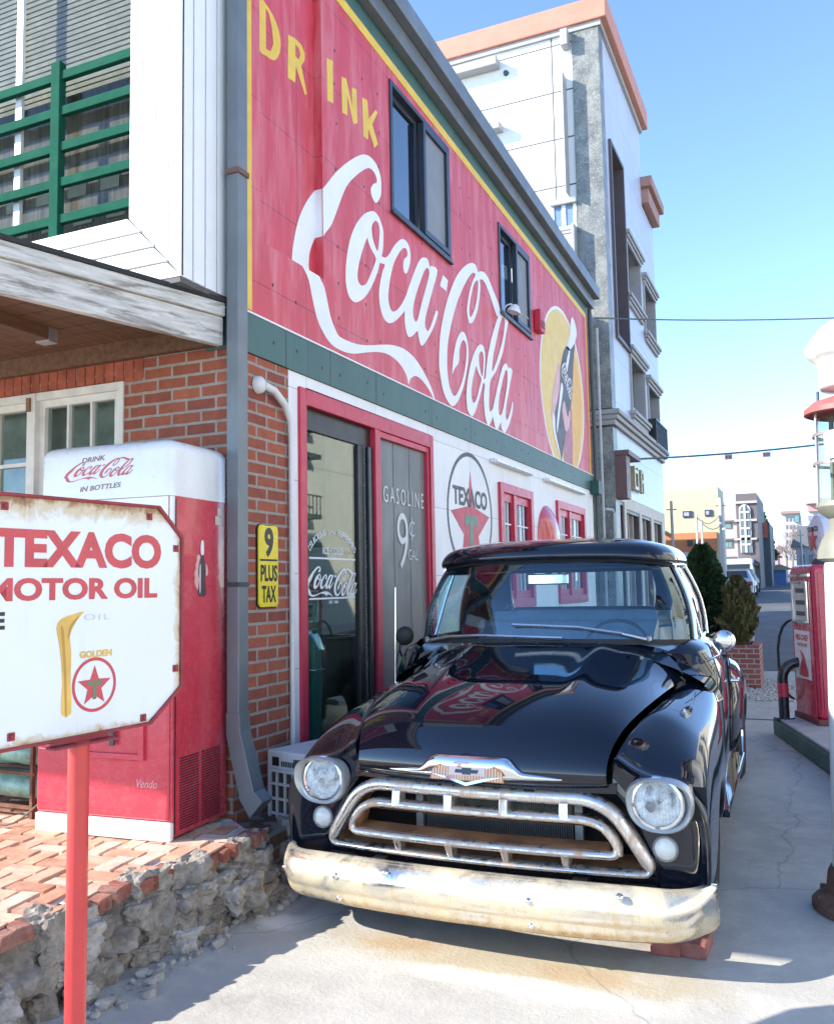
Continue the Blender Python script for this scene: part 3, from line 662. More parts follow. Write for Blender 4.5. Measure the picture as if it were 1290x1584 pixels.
mb = MB(); mb.box(bx0, bx1 - .021, yb + .021, yb + .04, bz0 + .01, oz - .006); mb.box(ox + .006, bx1 - .021, yb + .021, yb + .04, oz, bz1); mb.box(bx1 - .04, bx1 - .021, yb + .04, Y0, bz0 + .01, bz1); mb.box(bx0, bx1 - .01, yb + .005, Y0, bz0 - .03, bz0 - .002); mb.box(bx0, bx1, yb, Y0, bz1, bz1 + .1)
mb.build('backing', M('grey_backing', (.10, .10, .10), .8), bay)
mb = MB(); mb.box(bx0, ox, yb + .105, yb + .111, oz, bz1); mb.build('pane', glassmat('bay_glass', (.85, .86, .83), 1.25, .95), bay)
mx = at(10, 200, 1, yb).x
mb = MB(); mb.box(mx - .02, mx + .03, yb + .08, yb + .104, oz, bz1); mb.build('mullion', M('pale_mullion', (.6, .62, .63), .4), bay)
mb = MB()
zz = at(100, 150, 1, yb + .22).z
while zz < bz1: mb.box(bx0, ox + .02, yb + .22, yb + .235, zz, zz + .026); zz += .036
mb.build('blind', M('grey_blind_slats', (.30, .30, .28), .7, var=.1), bay)
mb = MB(); mb.box(bx0, ox, yb + .36, yb + .38, oz - .2, bz1); mb.build('curtain', M('brown_curtain', (.20, .175, .155), .9, var=.5, scale=5, stretch=(7, 1, .5)), bay)
mb = MB()
for i in range(3):
    for k in range(6):
        x = ox - .12 - k * .27 + (.05 if i % 2 else 0); z = oz + .03 + i * .19; mb.box(x - .15, x, yb + .352, yb + .358, z, z + .085)
mb.build('paper_slips', M('paper_slips', (.46, .46, .40), .9), bay)
yr_ = yb + .045
mb = MB()
for v in (85, 142, 199, 256, 315):
    z = at(195, v, 1, yr_).z; mb.box(bx0, ox + .003, yr_ - .018, yr_ + .018, z - .028, z + .028)
px_ = at(86, 200, 1, yr_ - .02).x; mb.box(px_ - .035, px_ + .035, yr_ - .03, yr_ + .022, oz - .03, at(78, 103, 1, yr_).z)
mb.build('railing', M('green_railing_paint', (.013, .085, .055), .85, var=.12, spec=.05), bay, bevel=.004)
# ---- porch roof
pa = Vector((-3.02, 4.10)); pb = Vector((-3.90, 1.15)); zb = 3.005
pd = (pb - pa).normalized(); pn = Vector((-pd.y, pd.x));
if pn.x < 0: pn = -pn
def beam(mb, off0, off1, z0, z1):
    c = [pa + pn * off1, pb + pn * off1, pb + pn * off0, pa + pn * off0]
    mb.hexa([(*p, z0) for p in c] + [(*p, z1) for p in c])
mb = MB(); beam(mb, -.05, 0, zb, zb + .165); beam(mb, -.05, .022, zb + .168, zb + .245)
porch = SP(mb, 'porch', m_oldwhite, bevel=.005)
mb = MB(); c = [pa, pb, Vector((-9, 1.15)), Vector((-9, 4.10))]; c2 = [pa + pn * .03, pb + pn * .03 + Vector((0, -.04)), Vector((-9, 1.1)), Vector((-9, 4.16))]
mb.hexa([(*p, zb + .246) for p in c2] + [(*p, zb + .27) for p in c2]); mb.build('roofing_felt', M('black_felt', (.03, .03, .03), .9, bmp=.3), porch)
mb = MB(); yy = 1.2
while yy < 4.1:
    xr = pa.x + (pb.x - pa.x) * (4.10 - yy) / (4.10 - 1.15) - .06
    mb.box(-9, xr, yy, yy + .135, zb + .13, zb + .16); yy += .142
mb.build('soffit_boards', m_wood, porch)
mb = MB(); b0 = at(0, 505, 2, zb + .06); b1 = at(78, 530, 2, zb + .06); d = (b1 - b0).normalized(); nn = Vector((-d.y, d.x, 0)) * .045
s = b0 - d * 1.2
mb.hexa([tuple(p) for p in (s - nn, b1 - nn, b1 + nn, s + nn)] + [tuple(p + Vector((0, 0, .13))) for p in (s - nn, b1 - nn, b1 + nn, s + nn)])
mb.build('joist', m_wood, porch, bevel=.004)
mb = MB(); mb.box(-8.9, -3.08, 4.115, 4.165, zb + .02, zb + .13); mb.build('wall_plate', m_wood, porch)
mb = MB(); nn2 = nn * 1.15; e0 = b1 - d * .06; e1 = b1 + d * .008
mb.hexa([tuple(p + Vector((0, 0, -.01))) for p in (e0 - nn2, e1 - nn2, e1 + nn2, e0 + nn2)] + [tuple(p + Vector((0, 0, .11))) for p in (e0 - nn2, e1 - nn2, e1 + nn2, e0 + nn2)])
mb.build('joist_hanger', M('galvanised', (.5, .5, .5), .4, .8), porch)
# ---- rain pipe
mb = MB(); px0, px1, py0, py1 = -2.975, -2.895, 4.07, 4.165
mb.box(px0, px1, py0, py1, .86, 6.35)
dp = SP(mb, 'rain_pipe', m_grey, bevel=.004)
mb = MB(); A = [(px0, py0, .90), (px1 + .004, py0, .86), (px1 + .004, py1, .86), (px0, py1, .90)]
def seg(a, b): mb.hexa(b + a)
s0 = [(px0 - .002, py0 - .004, .93), (px1 + .006, py0 - .004, .93), (px1 + .006, py1 + .004, .93), (px0 - .002, py1 + .004, .93)]
s1 = [(px0 + .0, py0 - .004, .80), (px1 + .01, py0 - .004, .83), (px1 + .01, py1 + .004, .83), (px0, py1 + .004, .80)]
s2 = [(px0 + .10, py0 - .02, .47), (px1 + .11, py0 - .02, .52), (px1 + .11, py1 - .01, .52), (px0 + .10, py1 - .01, .47)]
s3 = [(px0 + .17, py0 - .03, .385), (px1 + .17, py0 - .03, .475), (px1 + .17, py1 - .02, .475), (px0 + .17, py1 - .02, .385)]
seg(s0, s1); seg(s1, s2); seg(s2, s3)
mb.build('pipe_shoe', m_grey, dp, bevel=.003)
mb = MB(); mb.box(px0 - .002, px1 + .012, py0 - .012, py1, 4.0, 4.03); mb.build('pipe_bracket', M('rust_bracket', (.18, .09, .07), .7), dp); mb = MB(); mb.box(px0, px1 + .008, py0 - .008, py1, 1.62, 1.645); mb.build('pipe_bracket', m_dkgrey, dp)
# ---- white conduit with dome
m_conduit = M('white_conduit', (.72, .71, .68), .5, var=.1, stain=(.45, .42, .38), stain_amt=.4)
mb = MB(); c = at(408, 594, 0, -2.95)
pts = [(-2.965, c.y + .02, c.z), (-2.955, c.y + .12, c.z - .015), (-2.955, c.y + .24, c.z - .08), (-2.962, c.y + .315, c.z - .17), (-2.97, c.y + .335, c.z - .30), (-2.975, c.y + .345, .45)]
mb.tube(pts, [.026, .024, .022, .02, .017, .016], 10); mb.lathe([(.0, .03), (.03, .026), (.05, .008), (.055, -.02), (.0, -.02)], (-2.975, c.y, c.z), (1, 0, 0), 20)
SP(mb, 'cable_conduit', m_conduit, smooth=40)
# ---- pipes at the far end
mb = MB(); mb.tube([(-2.95, 13.46, .0), (-2.95, 13.46, 3.0), (-2.97, 13.46, 6.05)], .035, 8); SP(mb, 'far_rain_pipe', M('dark_green_pipe', (.05, .075, .07), .4), smooth=40)
mb = MB(); mb.tube([(-2.88, 13.56, 0), (-2.88, 13.56, 5.6)], .02, 8); mb.tube([(-2.86, 13.62, 2.75), (-2.80, 13.85, 2.75), (-2.78, 13.9, 2.7), (-2.78, 13.9, 0)], .022, 8); SP(mb, 'far_conduit', M('grey_conduit', (.45, .47, .48), .4), smooth=40)
mb = MB(); mb.box(-2.99, -2.86, 13.2, 13.42, 2.95, 3.16); SP(mb, 'junction_box', m_greenp, bevel=.01)
for o in shop_children: sh(o)
from mathutils import noise as mnoise
# ================================================================== GROUND
def gz(y):                      # the street climbs gently beyond the forecourt
    if y < 15: return 0.0
    if y < 95: return .0235 * (y - 15)
    return 1.88 + .004 * (y - 95)
def sheet(name, xs, ys, dz, mat, kind='structure'):
    mb = MB(); mb.grid([[(x, y, gz(y) + dz) for x in xs] for y in ys], flip=False)
    o = mb.build(name, mat, smooth=60); tag(o, kind=kind); return o
def concrete():
    m, nt, b, pos = newmat('forecourt_concrete')
    n1 = noise(nt, pos, .9, 10, .62, .5); n2 = noise(nt, pos, 5, 10, .7); n3 = noise(nt, pos, 45, 5, .7)
    c = mix(nt, (.335, .315, .28), (.455, .435, .39), ramp(nt, n1, .32, .66))
    c = mix(nt, c, (.57, .53, .46), ramp(nt, n2, .46, .72, (0, 0, 0), (.6,) * 3))
    c = mix(nt, c, (.23, .22, .20), ramp(nt, noise(nt, mapvec(nt, pos, (1.2, .8, 1), loc=(3, 1, 0)), 1.7, 12, .72, .8), .56, .72, (0, 0, 0), (.5,) * 3))
    # whitish scrapes and rust run-off in front of the bumper
    s = nt.nodes.new('ShaderNodeSeparateXYZ'); nt.links.new(pos, s.inputs[0])
    def blob(cx, cy, rx, ry, soft=.5):
        a = nt.nodes.new('ShaderNodeVectorMath'); a.operation = 'SUBTRACT'; nt.links.new(pos, a.inputs[0]); a.inputs[1].default_value = (cx, cy, 0)
        d = nt.nodes.new('ShaderNodeVectorMath'); d.operation = 'MULTIPLY'; nt.links.new(a.outputs[0], d.inputs[0]); d.inputs[1].default_value = (1 / rx, 1 / ry, 0)
        l = nt.nodes.new('ShaderNodeVectorMath'); l.operation = 'LENGTH'; nt.links.new(d.outputs[0], l.inputs[0])
        ad = nt.nodes.new('ShaderNodeMath'); ad.operation = 'MULTIPLY_ADD'; ad.inputs[1].default_value = 1.5; ad.inputs[2].default_value = -.75
        nt.links.new(n2, ad.inputs[0])
        su = nt.nodes.new('ShaderNodeMath'); su.operation = 'ADD'; nt.links.new(l.outputs['Value'], su.inputs[0]); nt.links.new(ad.outputs[0], su.inputs[1])
        return ramp(nt, su.outputs[0], 1 - soft, 1.0 + soft * .3, (1, 1, 1), (0, 0, 0))
    def amt(f, k): return mix(nt, (0, 0, 0), f, k)
    c = mix(nt, c, (.42, .32, .16), amt(blob(-1.25, 3.75, .95, .34), .55))
    c = mix(nt, c, (.42, .22, .08), amt(blob(-1.75, 3.72, .22, .10), .35))
    c = mix(nt, c, (.42, .22, .08), amt(blob(-.95, 3.70, .25, .09), .3))
    c = mix(nt, c, (.66, .65, .63), amt(blob(-2.42, 3.75, .16, .13), .85))
    c = mix(nt, c, (.66, .65, .63), amt(blob(-2.30, 4.0, .10, .42), .5))
    c = mix(nt, c, (.62, .61, .58), amt(blob(-1.15, 3.52, .7, .10), .7))
    # cracks
    vo = nt.nodes.new('ShaderNodeTexVoronoi'); vo.feature = 'DISTANCE_TO_EDGE'; vo.inputs['Scale'].default_value = .33
    wv = nt.nodes.new('ShaderNodeVectorMath'); wv.operation = 'SCALE'; wv.inputs[3].default_value = .22
    nz = nt.nodes.new('ShaderNodeTexNoise'); nz.inputs['Scale'].default_value = 3; nz.inputs['Detail'].default_value = 6; nt.links.new(pos, nz.inputs['Vector'])
    nt.links.new(nz.outputs[1], wv.inputs[0]); av = nt.nodes.new('ShaderNodeVectorMath'); av.operation = 'ADD'; nt.links.new(pos, av.inputs[0]); nt.links.new(wv.outputs[0], av.inputs[1])
    nt.links.new(av.outputs[0], vo.inputs['Vector'])
    cr = ramp(nt, vo.outputs['Distance'], .0004, .0020, (1, 1, 1), (0, 0, 0))
    c = mix(nt, c, (.05, .05, .05), amt(cr, .32))
    c = mix(nt, c, (.10, .10, .10), ramp(nt, n3, .66, .74, (0, 0, 0), (.6,) * 3)); c = mix(nt, c, (.60, .58, .54), ramp(nt, noise(nt, pos, 90, 4, .8), .66, .72, (0, 0, 0), (.55,) * 3)); c = mix(nt, c, (.60, .58, .55), ramp(nt, noise(nt, mapvec(nt, pos, (1, 1, 1), loc=(7, 2, 0)), 3.2, 12, .8, .6), .60, .70, (0, 0, 0), (.55,) * 3))
    nt.links.new(c, b.inputs['Base Color']); b.inputs['Roughness'].default_value = .82
    ad = nt.nodes.new('ShaderNodeMath'); ad.operation = 'ADD'; nt.links.new(n2, ad.inputs[0]); nt.links.new(n3, ad.inputs[1])
    bump(nt, b, ad.outputs[0], .40, .012)
    return m
ys_ = [-40, -10, 0, 2, 4, 6, 8, 10, 12, 14, 15] + [15 + 5 * k for k in range(1, 17)] + [110, 140, 200, 320, 600]
sheet('ground', [-300, -80, -40, -20, -10, -5, -3, -2, -1, 0, 1, 3, 6, 12, 25, 60, 300], ys_, 0, concrete())
m_asph = M('street_asphalt', (.085, .087, .092), .85, var=.25, scale=1.2, bmp=.4, stain=(.15, .15, .15), stain_amt=.5, stain_scale=.6, bscale=40)
sheet('road', [-4.6, -2, 0, 2, 4, 7.5], [16.6, 18, 20] + [15 + 5 * k for k in range(2, 17)] + [110, 140, 200, 320], .006, m_asph)
mb = MB(); mb.prism([(-2.95, 11.05, .0), (3.5, 11.05, .0), (3.5, 11.10, .0), (-2.95, 11.10, .0)], (0, 0, .004)); o = mb.build('drain_line', M('dark_joint', (.04, .04, .04), .9)); tag(o, kind='structure')
mb = MB()
rnd = random.Random(5)
o = M('gravel_stone', (.42, .39, .34), .9, var=.45, scale=30, bmp=.5)
for k in range(1500):
    x = rnd.gauss(-1.0, .45); y = rnd.uniform(12.7, 15.5); r = rnd.uniform(.012, .035)
    if not -2.6 < x < .0: continue
    mb.lathe([(0, r * .6), (r * .8, r * .3), (r, 0), (r * .7, -r * .3)], (x, y, r * .2), (rnd.uniform(-.4, .4), rnd.uniform(-.4, .4), 1), 5)
tag(mb.build('gravel_strip', o), 'pale gravel spread around the foot of the brick planter', 'gravel', kind='stuff')

# ================================================================== BRICK PLATFORM
PZ = .35
plat = thing('brick_platform', 'raised step paved with herringbone bricks with a broken rubble edge', 'brick step', (-3.2, 2.5, 0))
bpy.context.view_layer.update()
plat_parts = []
def edge_x(y): return -2.80 + .03 * math.sin(y * 2.2) + (.05 if y > 3.4 else 0) + (-.0 if y < 4.0 else (y - 4.0) * -.55)
paveM = []
for i, c in enumerate([(.54, .31, .20), (.58, .37, .26), (.50, .26, .165), (.60, .43, .33), (.46, .22, .14)]):
    paveM.append(M('paving_brick_tone_%s' % 'abcde'[i], c, .85, var=.28, scale=11, bmp=.4, stain=(.68, .58, .48), stain_amt=.5, stain_scale=5))
def pave():
    bl, bw = .215, .105; L, Wd = .20, .09; rnd = random.Random(11)
    mbs = [MB() for _ in paveM]
    th = R(8); ct, stn = math.cos(th), math.sin(th)
    def put(x0, y0, lx, ly):
        cx_, cy_ = x0 + lx / 2, y0 + ly / 2
        gx = -3.9 + cx_ * ct - cy_ * stn; gy = 2.4 + cx_ * stn + cy_ * ct
        if gy < .6 or gy > 4.14 or gx < -6.2: return
        ext = abs(lx / 2 * ct) + abs(ly / 2 * stn)
        if gx + ext * .35 > edge_x(gy): return
        if gy > 4.0 and gx > -3.05: return
        dz = rnd.uniform(-.006, .006); g = .017; tw = rnd.uniform(-.012, .012)
        hx, hy = lx / 2 - g / 2 - rnd.uniform(0, .004), ly / 2 - g / 2 - rnd.uniform(0, .004)
        P = []
        for z in (PZ - .06, PZ + dz):
            for sx, sy_ in ((-1, -1), (1, -1), (1, 1), (-1, 1)):
                a, b = sx * hx, sy_ * hy; a, b = a * math.cos(th + tw) - b * math.sin(th + tw), a * math.sin(th + tw) + b * math.cos(th + tw)
                P.append((gx + a, gy + b, z + rnd.uniform(-.002, .002)))
        mbs[rnd.choice([0, 0, 1, 1, 2, 3, 4])].hexa(P)
    w = bw
    for i in range(-34, 34):
        for j in range(-34, 34):
            k = (i - j) % 4           # herringbone: horizontals two cells wide, verticals two cells tall
            if k == 0: put(i * w, j * w, 2 * w, w)
            elif k == 3: put(i * w, j * w, w, 2 * w)
    return mbs
tot = MB(); idx = []
for i, q in enumerate(pave()): tot.add(q.v, q.f); idx += [i] * len(q.f)
o = tot.build('paving', paveM); 
for p_, i in zip(o.data.polygons, idx): p_.material_index = i
plat_parts.append(o)
m_mortar = M('pale_mortar', (.60, .57, .52), .95, var=.25, scale=9, bmp=.6)
mb = MB(); pts = [(-6.3, .5)] + [(edge_x(y) - .03, y) for y in [.5 + .12 * k for k in range(30)]] + [(-3.02, 4.165), (-6.3, 4.165)]
mb.prism([(x, y, .02) for x, y in pts], (0, 0, PZ - .035)); plat_parts.append(mb.build('mortar_bed', m_mortar))
mb = MB(); rows = []
for k in range(120):
    y = .55 + k * .0297; row = []
    for i in range(16):
        f = i / 15; z = .0 + f * (PZ - .03)
        q = Vector((y * 7, z * 9, 3)); h = mnoise.noise(q) * .055 + mnoise.noise(q * 2.7) * .035 + mnoise.noise(q * 6) * .016
        cell = mnoise.cell(Vector((y * 9 + .6 * mnoise.noise(q * .8), z * 11, 1))); h += .045 * (cell - .5)
        row.append((edge_x(y) + .115 - .10 * f ** 1.5 + h * (1 - .5 * (f > .9)), y, z))
    rows.append(row + [(edge_x(y) - .12, y, PZ - .028)])
mb.grid(rows)
_rub_face = mb
# rubble face: chunks of broken mortar and brick
def chunk(mb, c, s, rnd, n=4):
    bm = bmesh.new(); bmesh.ops.create_icosphere(bm, subdivisions=n, radius=1)
    sd = Vector((rnd.uniform(0, 90), rnd.uniform(0, 90), rnd.uniform(0, 90))); rz = rnd.uniform(0, 6.28)
    vs = []
    for v in bm.verts:
        p = v.co; m = max(abs(p.x), abs(p.y), abs(p.z)); q = p * (1 + (.72 / m - .72) * 1.0)     # boxier than a ball
        k = 1 + .34 * mnoise.noise(q * 1.1 + sd) + .20 * mnoise.noise(q * 2.6 + sd) + .11 * mnoise.noise(q * 6 + sd)
        q = q * k; x, y = q.x * math.cos(rz) - q.y * math.sin(rz), q.x * math.sin(rz) + q.y * math.cos(rz)
        vs.append((c[0] + x * s[0], c[1] + y * s[1], c[2] + q.z * s[2]))
    mb.add(vs, [tuple(v.index for v in f.verts) for f in bm.faces]); bm.free()
rub = [M('broken_mortar', (.29, .25, .205), .95, var=.45, scale=14, bmp=1.0, stain=(.10, .085, .07), stain_amt=.7, bscale=45),
       M('pale_broken_mortar', (.40, .36, .31), .95, var=.4, scale=14, bmp=1.0, stain=(.15, .12, .10), stain_amt=.6, bscale=45),
       M('broken_brick', (.27, .085, .055), .9, var=.4, scale=16, bmp=.7, stain=(.5, .45, .4), stain_amt=.5)]
plat_parts.append(_rub_face.build('broken_face', rub[0]))
rmb = [MB(), MB(), MB()]; rnd = random.Random(21)
y = .7
while y < 4.06:
    ex = edge_x(y)
    n = 4
    for i in range(n):
        f = i / (n - 1); z = .035 + f * .25
        out = (.16 - .10 * f) * rnd.uniform(.5, 1.15)
        s = rnd.uniform(.05, .095)
        if rnd.random() < .52: continue
        chunk(rmb[rnd.choice([0, 0, 1, 1, 0])], (ex + out - .062, y + rnd.uniform(-.04, .04), z), (s * rnd.uniform(.7, 1.1), s * rnd.uniform(.8, 1.3), s * rnd.uniform(.55, .95)), rnd)
    if rnd.random() < .85:          # broken brick ends sticking out of the rim
        cx0, cy0, cz0 = ex + rnd.uniform(-.045, .015), y + rnd.uniform(-.01, .01), PZ - .036 + rnd.uniform(-.006, .004); rz_ = rnd.uniform(-.25, .4); lx, ly, lz = .06, rnd.uniform(.036, .048), .030
        rmb[2].hexa([(cx0 + (sx * lx * rnd.uniform(.75, 1)) * math.cos(rz_) - sy_ * ly * math.sin(rz_), cy0 + (sx * lx) * math.sin(rz_) + sy_ * ly * rnd.uniform(.8, 1) * math.cos(rz_), cz0 + sz_ * lz) for sz_ in (-1, 1) for sx, sy_ in ((-1, -1), (1, -1), (1, 1), (-1, 1))])
    y += rnd.uniform(.055, .085)
for mb, m, n_ in zip(rmb, rub, ('rubble_edge', 'rubble_edge', 'broken_bricks')): plat_parts.append(mb.build(n_, m, bevel=.006 if n_ == 'broken_bricks' else 0))
mb = MB(); mb.box(-3.1, edge_x(3.9) + .02, 3.98, 4.45, 0.0, .30); plat_parts.append(mb.build('end_wall', brickmat('mossy_brick', (0, 2), (.20, .10, .06), (.12, .08, .05), (.25, .23, .2)), bevel=.02))
mb = MB()
for k in range(6): chunk(mb, (-2.72 + rnd.uniform(-.05, .05), 4.2 + k * .06, .06 + (k % 3) * .1), (.08, .06, .07), rnd)
plat_parts.append(mb.build('rubble_edge', rub[0]))
for o in plat_parts: o.parent = plat; o.matrix_parent_inverse = plat.matrix_world.inverted()
# loose debris along the foot
mb = MB(); rnd = random.Random(8)
for k in range(330):
    y = rnd.uniform(1.9, 4.2); x = -2.64 + abs(rnd.gauss(0, .07)); r = rnd.choice([.003, .004, .004, .005, .006, .008, .010, .014, .022]) * rnd.uniform(.7, 1.2)
    chunk(mb, (x, y, r * .5), (r, r * 1.2, r * .8), rnd, 2)
tag(mb.build('mortar_crumbs', rub[1]), 'crumbs of mortar and pebbles fallen along the broken platform edge', 'debris', kind='stuff')

# ================================================================== VENDING MACHINE
va = Vector((-2.985, 3.62, 0)); vdir = Vector((-.83, -.06, 0)).normalized()
ang = math.atan2(-vdir.y, -vdir.x)
vm = thing('vending_machine', 'old red and white bottle vending machine standing on the brick platform', 'vending machine', (va.x, va.y, PZ), ang)
# local: x runs from -0.84 (left) to 0 (right front corner), y 0 = front, .55 = back, z from platform
vw, vd, vh = .845, .53, 2.045
m_vred = M('vending_red_enamel', (.56, .045, .07), .28, var=.10, scale=5, bmp=.02, coat=.4, stain=(.70, .24, .23), stain_amt=.35, stain_scale=26)
m_vwhite = M('vending_white_enamel', (.76, .76, .75), .3, var=.05, scale=4, coat=.3, stain=(.55, .50, .45), stain_amt=.35, stain_scale=6)
VF = Frame((-vw, 0, 0), (1, 0, 0)); VS = Frame((0, 0, 0), (0, 1, 0))
def rbox(x0, x1, y0, y1, z0, z1, rtop, rv=.03, seg=5):
    """box with a rounded vertical-edge plan and rolled top edge"""
    mb = MB()
    def plan(ins, r):
        pts = []
        for cx_, cy_, a in ((x1 - ins - r, y0 + ins + r, -90), (x1 - ins - r, y1 - ins - r, 0), (x0 + ins + r, y1 - ins - r, 90), (x0 + ins + r, y0 + ins + r, 180)):
            for k in range(seg): t = R(a + 90 * k / (seg - 1)); pts.append((cx_ + r * math.cos(t), cy_ + r * math.sin(t)))
        return pts
    rows = [[(x, y, z0) for x, y in plan(0, rv)]]
    n = 6 if rtop else 0
    rows.append([(x, y, z1 - rtop) for x, y in plan(0, rv)])
    for k in range(1, n + 1):
        t = math.pi / 2 * k / n; ins = rtop * (1 - math.cos(t)); rows.append([(x, y, z1 - rtop + rtop * math.sin(t)) for x, y in plan(ins, max(rv, .012))])
    mb.grid(rows, closed=True); N = len(rows[0]); b = len(mb.v)
    mb.f += [tuple(range(N - 1, -1, -1)), tuple(b - N + k for k in range(N))]
    return mb
rbox(-vw, 0, .004, vd, .02, vh - .3, 0, .02).build('cabinet', m_vred, vm, smooth=30)
rbox(-vw - .004, .004, -.012, vd + .004, vh - .30, vh, .06, .045).build('head', m_vwhite, vm, smooth=35)
mb = MB(); mb.box(-vw + .02, .0, .0045, .035, vh - .95, vh - .302); mb.box(-vw + .02, -.022, -.004, .004, vh - .95, vh - .302); mb.build('upper_front', m_vwhite, vm, bevel=.003)
mb = MB(); mb.box(-vw + .008, -.006, -.012, .02, .105, vh - .953)
dpan = mb.build('door_panel', m_vred, vm, bevel=.018, bseg=3)
mb = MB(); mb.box(-vw - .002, .003, -.008, .03, 0, .098); mb.build('kick_plate', m_vwhite, vm, bevel=.012)
mb = MB(); mb.box(-.0005, .0035, .03, .036, .03, vh - .31); mb.build('panel_seam', m_black, vm)
# delivery recess
mb = MB(); frame_bars(mb, VF, .26, .70, .40, .62, .03, .012, .03); mb.fbox(VF, .29, .67, .43, .59, .0125, .016); rc = mb.build('delivery_port', m_vred, vm, bevel=.008)
mb = MB(); mb.fbox(VF, .50, .53, .47, .60, .03, .045); mb.lathe([(0, .012), (.02, .012), (.025, 0)], VF.p(.44, .56, .03), (0, -1, 0), 14); mb.build('coin_slot', m_dkgrey, rc, bevel=.004)
mb = MB()
for c0_, c1_ in ((.075, .245), (.27, .45)):
    k = 0
    while k < 27: z = .045 + k * .0135; mb.fbox(VS, c0_, c1_, z, z + .0065, .0005, .0022); k += 1
mb.build('vent_louvres', M('dark_louvre', (.05, .012, .016), .5), vm)
flat(logo_in(vw - .69, vw - .24, vh - .205, vh - .10, .25, .06), VF, 'script_lettering', M('faded_red_script', (.50, .10, .11), .5, var=.2), vm, off=.0125, thick=.0006, step=.00005)
mb = MB(); fit_text(mb, 'DRINK', VF, vw - .565, vw - .415, vh - .10, vh - .073, off=.0125, bold=.02, shear=.3, slope=.06); fit_text(mb, 'IN BOTTLES', VF, vw - .575, vw - .315, vh - .255, vh - .228, off=.0125, bold=.02, shear=.3, slope=.05)
mb.build('small_lettering', M('faded_brown_script', (.25, .13, .12), .5), vm)
mb = MB(); fit_text(mb, 'Vendo', VF, vw - .205, vw - .075, .265, .305, off=.013, bold=-.01, shear=.3); mb.build('faint_lettering', M('pale_pink_script', (.72, .45, .45), .5), vm)
# hand with a bottle on the side
sc = lambda L, k=1: smooth_loop([(.27 + x, 1.37 + y) for x, y in L], 3)
hb = sc([(-.012, .145), (.012, .145), (.013, .07), (.032, .02), (.034, -.03), (.026, -.06), (.034, -.10), (.032, -.145), (-.032, -.145), (-.034, -.10), (-.026, -.06), (-.034, -.03), (-.032, .02), (-.013, .07)])
hand = sc([(-.03, .075), (-.05, .06), (-.048, .04), (-.062, .02), (-.058, 0), (-.07, -.02), (-.066, -.05), (-.07, -.075), (-.05, -.105), (-.02, -.11), (.02, -.05), (.055, -.03), (.052, .01), (.02, .04)])
flat([[hand]], VS, 'hand_emblem', m_skin, vm, off=.0012, thick=.0006)
flat([[hb]], VS, 'bottle_emblem', m_cola, vm, off=.0022, thick=.0006)
flat([[sc([(-.012, .146), (.012, .146), (.013, .08), (-.013, .08)])], [sc([(-.024, .01), (-.016, .012), (-.018, -.12), (-.024, -.12)])]], VS, 'bottle_highlight', m_white, vm, off=.0032, thick=.0004)
mb = MB(); mb.fbox(VS, .40, .49, 1.615, 1.665, .0008, .004); mb.fbox(VS, .42, .465, 1.668, 1.71, .0008, .004); mb.build('side_plate', M('cream_plate', (.66, .60, .52), .5), vm, bevel=.002)
# rack of bundles at its left
rk = thing('bundle_rack', 'rusty rack stacked with pale green wrapped bundles left of the vending machine', 'rack', (-4.35, 3.75, PZ))
m_rustm = M('rusty_steel', (.20, .085, .045), .8, .2, var=.4, scale=12)
m_greenwrap = M('green_plastic_wrap', (.26, .42, .30), .35, var=.5, scale=9, bmp=.5, coat=.2)
mb = MB()
for z in (.05, .235, .42, .605): mb.box(-.75, .33, -.03, -.012, z, z + .018); mb.box(-.75, .33, .24, .258, z, z + .018)
for x in (-.73, .30): mb.box(x, x + .02, -.032, -.01, 0, .85); mb.box(x, x + .02, .24, .262, 0, .85)
mb.build('frame', m_rustm, rk)
rnd = random.Random(4)
for z in (.075, .26, .445, .63):
    mb = MB(); rows = []
    for i in range(15):
        x = -.72 + i * .0735; r = .078 * (1 + .10 * rnd.uniform(-1, 1)) * (.75 if i in (0, 14) else 1)
        rows.append([(x, .115 + 1.5 * r * math.cos(2 * math.pi * k / 12) * (1 + .06 * rnd.uniform(-1, 1)), z + .078 + r * math.sin(2 * math.pi * k / 12) * (1 + .08 * rnd.uniform(-1, 1))) for k in range(12)])
    mb.grid(rows, closed=True); mb.f += [tuple(range(11, -1, -1)), tuple(14 * 12 + k for k in range(12))]
    mb.build('bundle', m_greenwrap, rk, sub=1)
cb = thing('power_cable', 'thin brown cable looped on the paving left of the vending machine', 'cable', (-3.95, 3.6, PZ))
mb = MB(); mb.tube([(-.12, .0, .62), (-.17, -.03, .40), (-.20, -.04, .20), (-.17, -.07, .05), (-.10, -.09, .012), (-.02, -.06, .02), (.04, -.0, .08), (.07, .04, .13)], .007, 6)
mb.build('cable', M('brown_cable', (.18, .12, .08), .6), cb, smooth=60, sub=1)
# things inside the front window
t = thing('lamp_shade', 'yellow lamp shade glimpsed inside the brick front window', 'lamp shade', (-4.86, 4.75, 2.0)); 
mb = MB(); mb.lathe([(.17, .0), (.24, .24)], (0, 0, .22), (0, 0, 1), 24); mb.build('shade', M('yellow_shade', (.85, .62, .22), .7), t, smooth=40)
mb = MB(); mb.lathe([(.0, 0), (.07, 0), (.06, .03), (.015, .05), (.015, .25), (0, .25)], (0, 0, 0), (0, 0, 1), 14); mb.build('stand', m_dkgrey, t, smooth=40)
t = thing('display_case', 'white display case behind the brick front window', 'case', (-5.0, 4.9, .35)); mb = MB(); mb.box(-.45, .45, -.3, .35, 0, 1.64); mb.build('body', m_vwhite, t, bevel=.02)
mb = MB(); mb.box(-.40, .40, -.304, -.301, .8, 1.5); mb.build('front_panel', M('pale_panel', (.6, .62, .62), .4), t)

